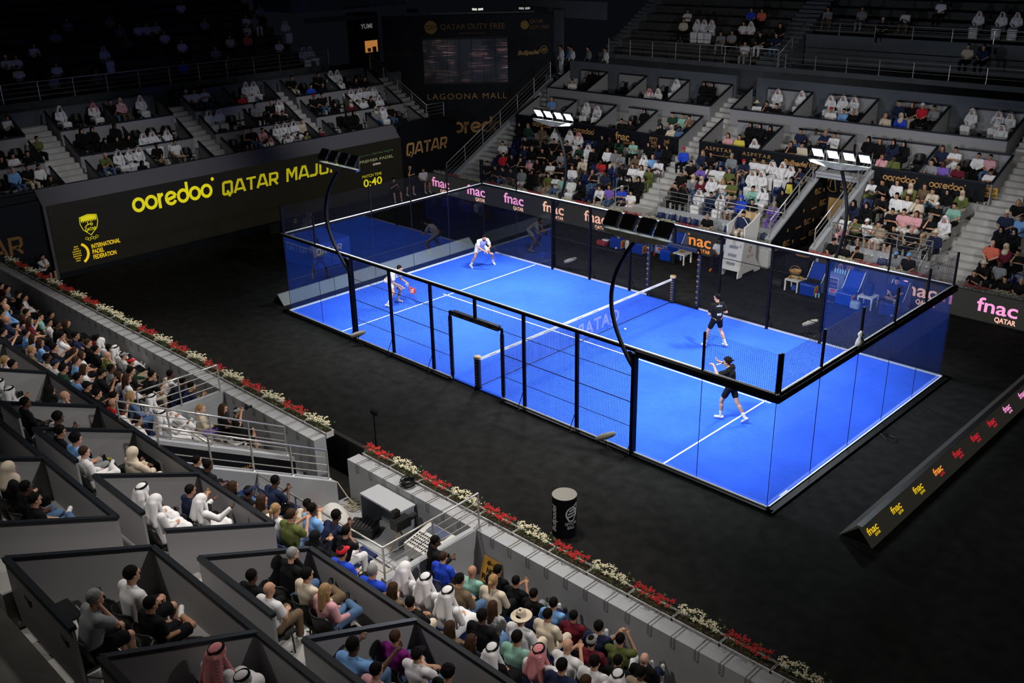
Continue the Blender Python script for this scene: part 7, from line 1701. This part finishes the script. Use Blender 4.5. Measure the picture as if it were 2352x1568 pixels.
def wrap_text(lines, par, J, m, z0=.40):
    """printed lettering on the back of a shirt, following its curve"""
    up = nrm(J['nk'] - J['pel']); lat = nrm(J['sr'] - J['sl']); bk = np.cross(up, lat); bk = bk if bk[1] < 0 else -bk
    for s_, hgt, fr, wd in lines:
        o = J['pel'] + up * fr + bk * .137 - lat * wd / 2
        tx = text(s_, tuple(o), tuple(lat), tuple(up), hgt, m, None, bold=.03, width=wd, name='print', ext=.01); tx.parent = par
BK = mat('racket_black', (.012, .012, .014), .4); RED = mat('racket_red', (.5, .05, .03), .4); WHT = mat('racket_white', (.6, .6, .6), .4)
# far-left player, crouched ready stance
J = skel((0, -.18, .80), (0, .78, .62), ((-.47, .02, .09), (.47, -.0, .09)), ((-.36, .20, .47), (.36, .20, .47)), ((-.24, .30, .86), (-.03, .50, .74), (.24, .28, .86), (.05, .48, .72)), hdo=(0, .12, .11))
figure(J, (-8.55, 3.45, 0), math.radians(-112), 'player in white shirt and shorts crouching by the far back glass, black racket in hands', 'player', 1, 'w', 'w', grip={'wl': (.3, .8, -.2), 'wr': (-.5, .8, -.1)}, tilt=-.1, yaw=-.1, sock=True, beard=True, sc_=1.06)
R1 = Matrix.Rotation(math.radians(-112), 3, 'Z'); P1 = Vector((-8.55, 3.45, 0)) + R1 @ Vector((.03, .53, .73))
racket(P1, R1 @ Vector((-.75, .45, .30)), R1 @ Vector((.3, .9, -.1)), BK, M['black'], 'black padel racket held by the crouching far-left player')
# near-left player, bent forward, hands on knee and racket
J = skel((0, -.16, .90), (0, .72, .70), ((.30, -.10, .09), (-.28, .05, .09)), ((.20, .12, .50), (-.22, .22, .50)), ((-.25, .22, .92), (-.10, .48, .84), (.25, .16, .90), (.12, .40, .74)), hdo=(0, .12, .10))
figure(J, (-7.70, -2.03, 0), math.radians(-62), 'player in white shirt and shorts bending forward behind the near mesh, striped racket in hand', 'player', 1, 'w', 'w', tilt=-.15, grip={'wl': (.1, .9, -.4), 'wr': (0, .7, -.6)}, sock=True, sc_=1.07)
R2 = Matrix.Rotation(math.radians(-62), 3, 'Z'); P2 = Vector((-7.70, -2.03, 0)) + R2 @ Vector((-.09, .54, .80))
racket(P2, R2 @ Vector((.1, .55, -.45)), R2 @ Vector((.75, -.3, .3)), RED, WHT, 'red, black and white padel racket hanging from the near-left player\'s hand')
# far-right player seen from behind
J = skel((0, 0, .93), (.02, .10, 1), ((-.30, .12, .09), (.30, -.10, .09)), ((-.21, .13, .50), (.21, .10, .50)), ((-.26, .02, 1.12), (-.12, .24, 1.02), (.29, -.04, 1.13), (.16, .22, 1.04)), hdo=(0, .03, .16), spine=.52)
t, sh = figure(J, (3.58, 2.50, 0), math.radians(62), 'player in black shirt and shorts standing with back turned at the far right', 'player', 1, 'k', 'k', head='h', yaw=.5, sock=True, sc_=1.07)
wrap_text([('COELLO', .05, .40, .19), ('BEKO', .06, .14, .15), ('PREMIER', .022, .11, .14), ('C', .03, .46, .03)], t, J, wp)
P3 = Vector((3.58, 2.50, 0)) + Matrix.Rotation(math.radians(62), 3, 'Z') @ Vector((.05, .28, 1.05))
racket(P3, (-.6, .75, .1), (0, 0, 1), BK, RED, 'black padel racket mostly hidden in front of the far-right player')
# near-right player, striking overhead
J = skel((.05, .06, .94), (-.02, .16, 1), ((-.10, .22, .09), (.02, -.42, .15)), ((-.08, .24, .52), (.06, -.14, .52)), ((-.30, .30, 1.34), (-.10, .52, 1.48), (.34, .20, 1.40), (.02, .44, 1.56)), hdo=(0, .06, .15), spine=.52); J['toe_r'] = V3(.02, -.34, .05)
t, sh = figure(J, (6.85, -1.70, 0), math.radians(96), 'player in black with red trim lunging on the right service line, arms raised', 'player', 1, 'k', 'k', head='u', yaw=.25, grip={'wl': (.2, .9, .3), 'wr': (-.5, .7, .6)}, sock=True, sc_=1.07)
MB().prism([(-.02, .93), (.05, .88), (.0, .80), (-.03, .62), (-.045, .62)], .187, .195, 'x').build('red_trim', mat('red_trim', (.6, .04, .02), .7), t)
wrap_text([('NOX', .07, .06, .16)], t, J, wp)
P4 = Vector((6.85, -1.70, 0)) + Matrix.Rotation(math.radians(96), 3, 'Z') @ Vector((.0, .46, 1.60))
racket(P4, Vector((.75, .35, .35)), Vector((-.3, .1, .9)), BK, RED, 'black padel racket raised by the lunging near-right player')
# umpire
J = seated(lean=.02, arms='rest', legs='n')
figure(J, (-.02, 9.68, 1.23), PI + .25, 'umpire in navy top and pale trousers seated on the tall white chair', 'person', 1, 'n', 'c', False, True, 'h', tilt=-.1, beard=True)
# ball boy and bench players
def stool(x, y, z, hgt, label, m='black'):
    t = tag(empty('stool', (x, y, z)), label, 'stool'); MB().box(-.2, -.2, hgt - .04, .2, .2, hgt).build('seat', M[m], t)
    for a in (-.17, .17):
        for b_ in (-.17, .17): MB().box(a - .015, b_ - .015, 0, a + .015, b_ + .015, hgt - .04).build('leg', M[m], t)
SO = mat('shoe_orange', (.75, .18, .01), .5)
figure(seated(lean=.22, arms='lap', legs='w'), (-.95, 9.62, 0), PI + .3, 'ball kid in white shirt and orange shoes seated beside the umpire chair', skin=3, top='w', bottom='k', shorts=False, shoe=SO); stool(-.95, 9.66, 0, .43, 'black stool under the ball kid beside the umpire chair')
figure(seated(lean=-.05, arms='rest', legs='x'), (-5.85, 9.50, 0), PI - .1, 'player in light blue shorts sitting cross-legged on the left blue bench', skin=1, top='b', bottom='b', shorts=True)
figure(seated(lean=.12, arms='lap', legs='x'), (6.5, 9.50, 0), PI + .1, 'player in navy shirt sitting cross-legged on the right-hand blue bench', skin=1, top='n', bottom='n', shorts=True)
# standing helpers
def stand(lean=.05, arms='down', feet=.13):
    A = {'down': ((-.26, .0, 1.12), (-.26, .12, .88), (.26, 0, 1.12), (.26, .12, .88)), 'front': ((-.24, .12, 1.12), (-.04, .34, 1.12), (.24, .12, 1.12), (.05, .34, 1.10)), 'face': ((-.22, .14, 1.14), (.08, .28, 1.14), (.17, .28, 1.15), (.04, .20, 1.45)), 'camera': ((-.24, .2, 1.28), (-.06, .32, 1.50), (.24, .2, 1.28), (.06, .32, 1.50)), 'work': ((-.24, .18, 1.15), (-.14, .42, 1.16), (.24, .2, 1.12), (.18, .44, 1.10))}[arms]
    return skel((0, 0, .90), (0, lean, 1), ((-feet, 0, .09), (feet, 0, .09)), ((-feet * .9, .04, .48), (feet * .9, .04, .48)), A, spine=.50)
figure(stand(arms='work', lean=.15), (-16.0, -.75, 0), -PI / 2 + .2, 'camera operator in black standing behind the television camera on the blue booth', top='k', bottom='h', shorts=False, long=True, h=.014)
figure(stand(arms='face', feet=.2), (-20.15, 9.35, 0), -PI / 2 - .2, 'standing photographer in black shorts, hand at chin, beside the LED wall', top='k', bottom='k', shorts=True, h=.014)
MB_k = seated(lean=.2, arms='phone', legs='u')
figure(seated(lean=.2, arms='phone', legs='w'), (-20.1, 8.15, -.12), -PI / 2 - .1, 'crouching photographer in black with camera before the clock on the LED wall', top='k', bottom='k', shorts=True, h=.014)
figure(seated(lean=.05, arms='lap', legs='n'), (-20.2, 10.35, 0), -PI / 2 - .25, 'ball kid in white shirt seated below the QATAR banner', top='w', bottom='k', shorts=True, h=.014, skin=2); stool(-20.2, 10.35, 0, .43, 'stool under the ball kid below the QATAR banner')
figure(seated(lean=.15, arms='chin', legs='n'), (-20.25, -9.95, 0), -PI / 2 + .5, 'ball kid in white shirt seated at the left end of the LED wall', top='w', bottom='k', shorts=True, h=.014, skin=1); stool(-20.25, -9.95, 0, .43, 'stool under the ball kid at the left end of the LED wall')
# photographers' pit
figure(seated(lean=.0, arms='lap', legs='n'), (-2.05, -13.0, .37), -.4, 'person in beige jumper and lilac trousers with blonde ponytail in the photographers pit', top='c', bottom='v', shorts=False, long=True, head='y', skin=0, shoe=SHOE); stool(-2.05, -13.0, .33, .46, 'white stool under the blonde spectator in the photographers pit', 'white')
figure(seated(lean=.1, arms='lap', legs='n'), (-1.65, -12.65, .37), -.4, 'person in black and white patterned top and black ponytail in the photographers pit', top='k', bottom='k', shorts=False, head='l', skin=1); stool(-1.65, -12.65, .33, .46, 'white stool under the dark-haired spectator in the photographers pit', 'white')
figure(seated(lean=.16, arms='head', legs='w'), (-1.05, -12.62, .45), -.5, 'photographer in black with pale cap shooting over the near wall', top='k', bottom='k', shorts=True, head='6', skin=1); stool(-1.05, -12.62, .33, .52, 'white stool under the photographer in the pit', 'white')
t = tag(empty('photo_camera', (-.98, -12.30, 1.70), -.5), 'black photo camera held to the face of the pit photographer', 'camera'); MB().box(-.07, -.03, -.05, .07, .04, .05).bar((0, .04, 0), (0, .16, 0), .04, 12).build('camera_body', M['black'], t)
figure(seated(lean=.1, arms='lap', legs='n'), (.35, -13.1, .33), -.3, 'person in white shirt and black cap at the end of the photographers pit', top='w', bottom='k', shorts=False, head='1', skin=3); stool(.35, -13.1, .33, .43, 'white stool under the capped person in the photographers pit', 'white')
t, sh = figure(stand(arms='front'), (7.35, -13.25, .33), -.5, 'security guard in black with gold lettering on the back, leaning by the pit railing', top='k', bottom='k', shorts=False, long=True, skin=3, h=.012)
Jg = stand(arms='front'); wrap_text([('SECURITY', .06, .30, .22), ('~ ~ ~ ~', .05, .38, .2)], t, Jg, M['gold']) if False else wrap_text([('SECURITY', .06, .30, .22)], t, Jg, M['gold'])
for i, (x, y, top, bot, hd, l) in enumerate(((-20.3, 21.7, 'w', 'w', 'W', 'white, leftmost one'), (-19.9, 22.0, 'b', 'k', 'h', 'light blue'), (-19.35, 21.6, 'w', 'k', 'h', 'white shirt and black trousers'), (-18.6, 22.2, 's', 'k', 'h', 'grey top'), (-17.3, 22.2, 'w', 'w', 'W', 'white, rightmost one'))):
    figure(stand(arms='down'), (x, y, 5.0), PI - .4, 'person in %s standing above the far left stairs' % l, top=top, bottom=bot, shorts=False, long=True, head='h', h=.018, skin=2)
# hand-held and loose things
def place(name, loc, rz, label, cat, mb, m): return tag(mb.build(name, m, None, loc=loc), label, cat) if rz == 0 else tag((lambda o: (setattr(o, 'rotation_euler', (0, 0, rz)), o)[1])(mb.build(name, m, None, loc=loc)), label, cat)
def at_px(px, py, y):
    r = ray(px, py); return CP + r * ((y - CP.y) / r.y)
for px, py, y, l in ((51, 905, -17.3, 'robed person in the left near box'), (482, 1165, -16.95, 'gesturing robed person in the near box'), (624, 1172, -14.3, 'spectator in the olive top'), (1325, 1500, -13.6, 'spectator in white above the near wall')):
    p = at_px(px, py, y); place('mobile_phone', p, .3, 'dark mobile phone held up by the ' + l, 'phone', MB().box(-.037, -.006, -.075, .037, .006, .075), M['black'])
p = at_px(1813, 434, 14.55); place('yellow_bag', p, 0, 'bright yellow carrier bag held by a spectator in black, far centre stand', 'bag', MB().prism([(-.14, -.2), (.14, -.2), (.12, .2), (-.12, .2)], -.04, .04, 'y'), CM['y'])
p = at_px(2275, 442, 16.45)
t = tag(empty('quiet_sign', p, 0), 'gold QUIET PLEASE placard held on the far right stairs', 'sign'); MB().box(-.26, -.012, -.2, .26, .0, .2).build('placard', gs, t)
text('QUIET', (p.x - .2, p.y - .014, p.z + .0), (1, 0, 0), (0, 0, 1), .15, M['board'], t, bold=.03, width=.4); text('PLEASE', (p.x - .23, p.y - .014, p.z - .16), (1, 0, 0), (0, 0, 1), .15, M['board'], t, bold=.03, width=.46)
p = at_px(209, 835, -13.1); place('paper_sheet', p, .6, 'white sheet of paper on a spectator\'s lap in the left near stand', 'paper', MB().box(-.15, -.1, 0, .15, .1, .006), M['white'])
p = at_px(252, 1057, -17.0); place('paper_cup', p, 0, 'yellow paper cup beside the white-shirted person in the near box', 'cup', MB().lathe([(.03, -.06), (.04, .05), (.036, .05), (.028, -.04)], n=14), CM['y'])
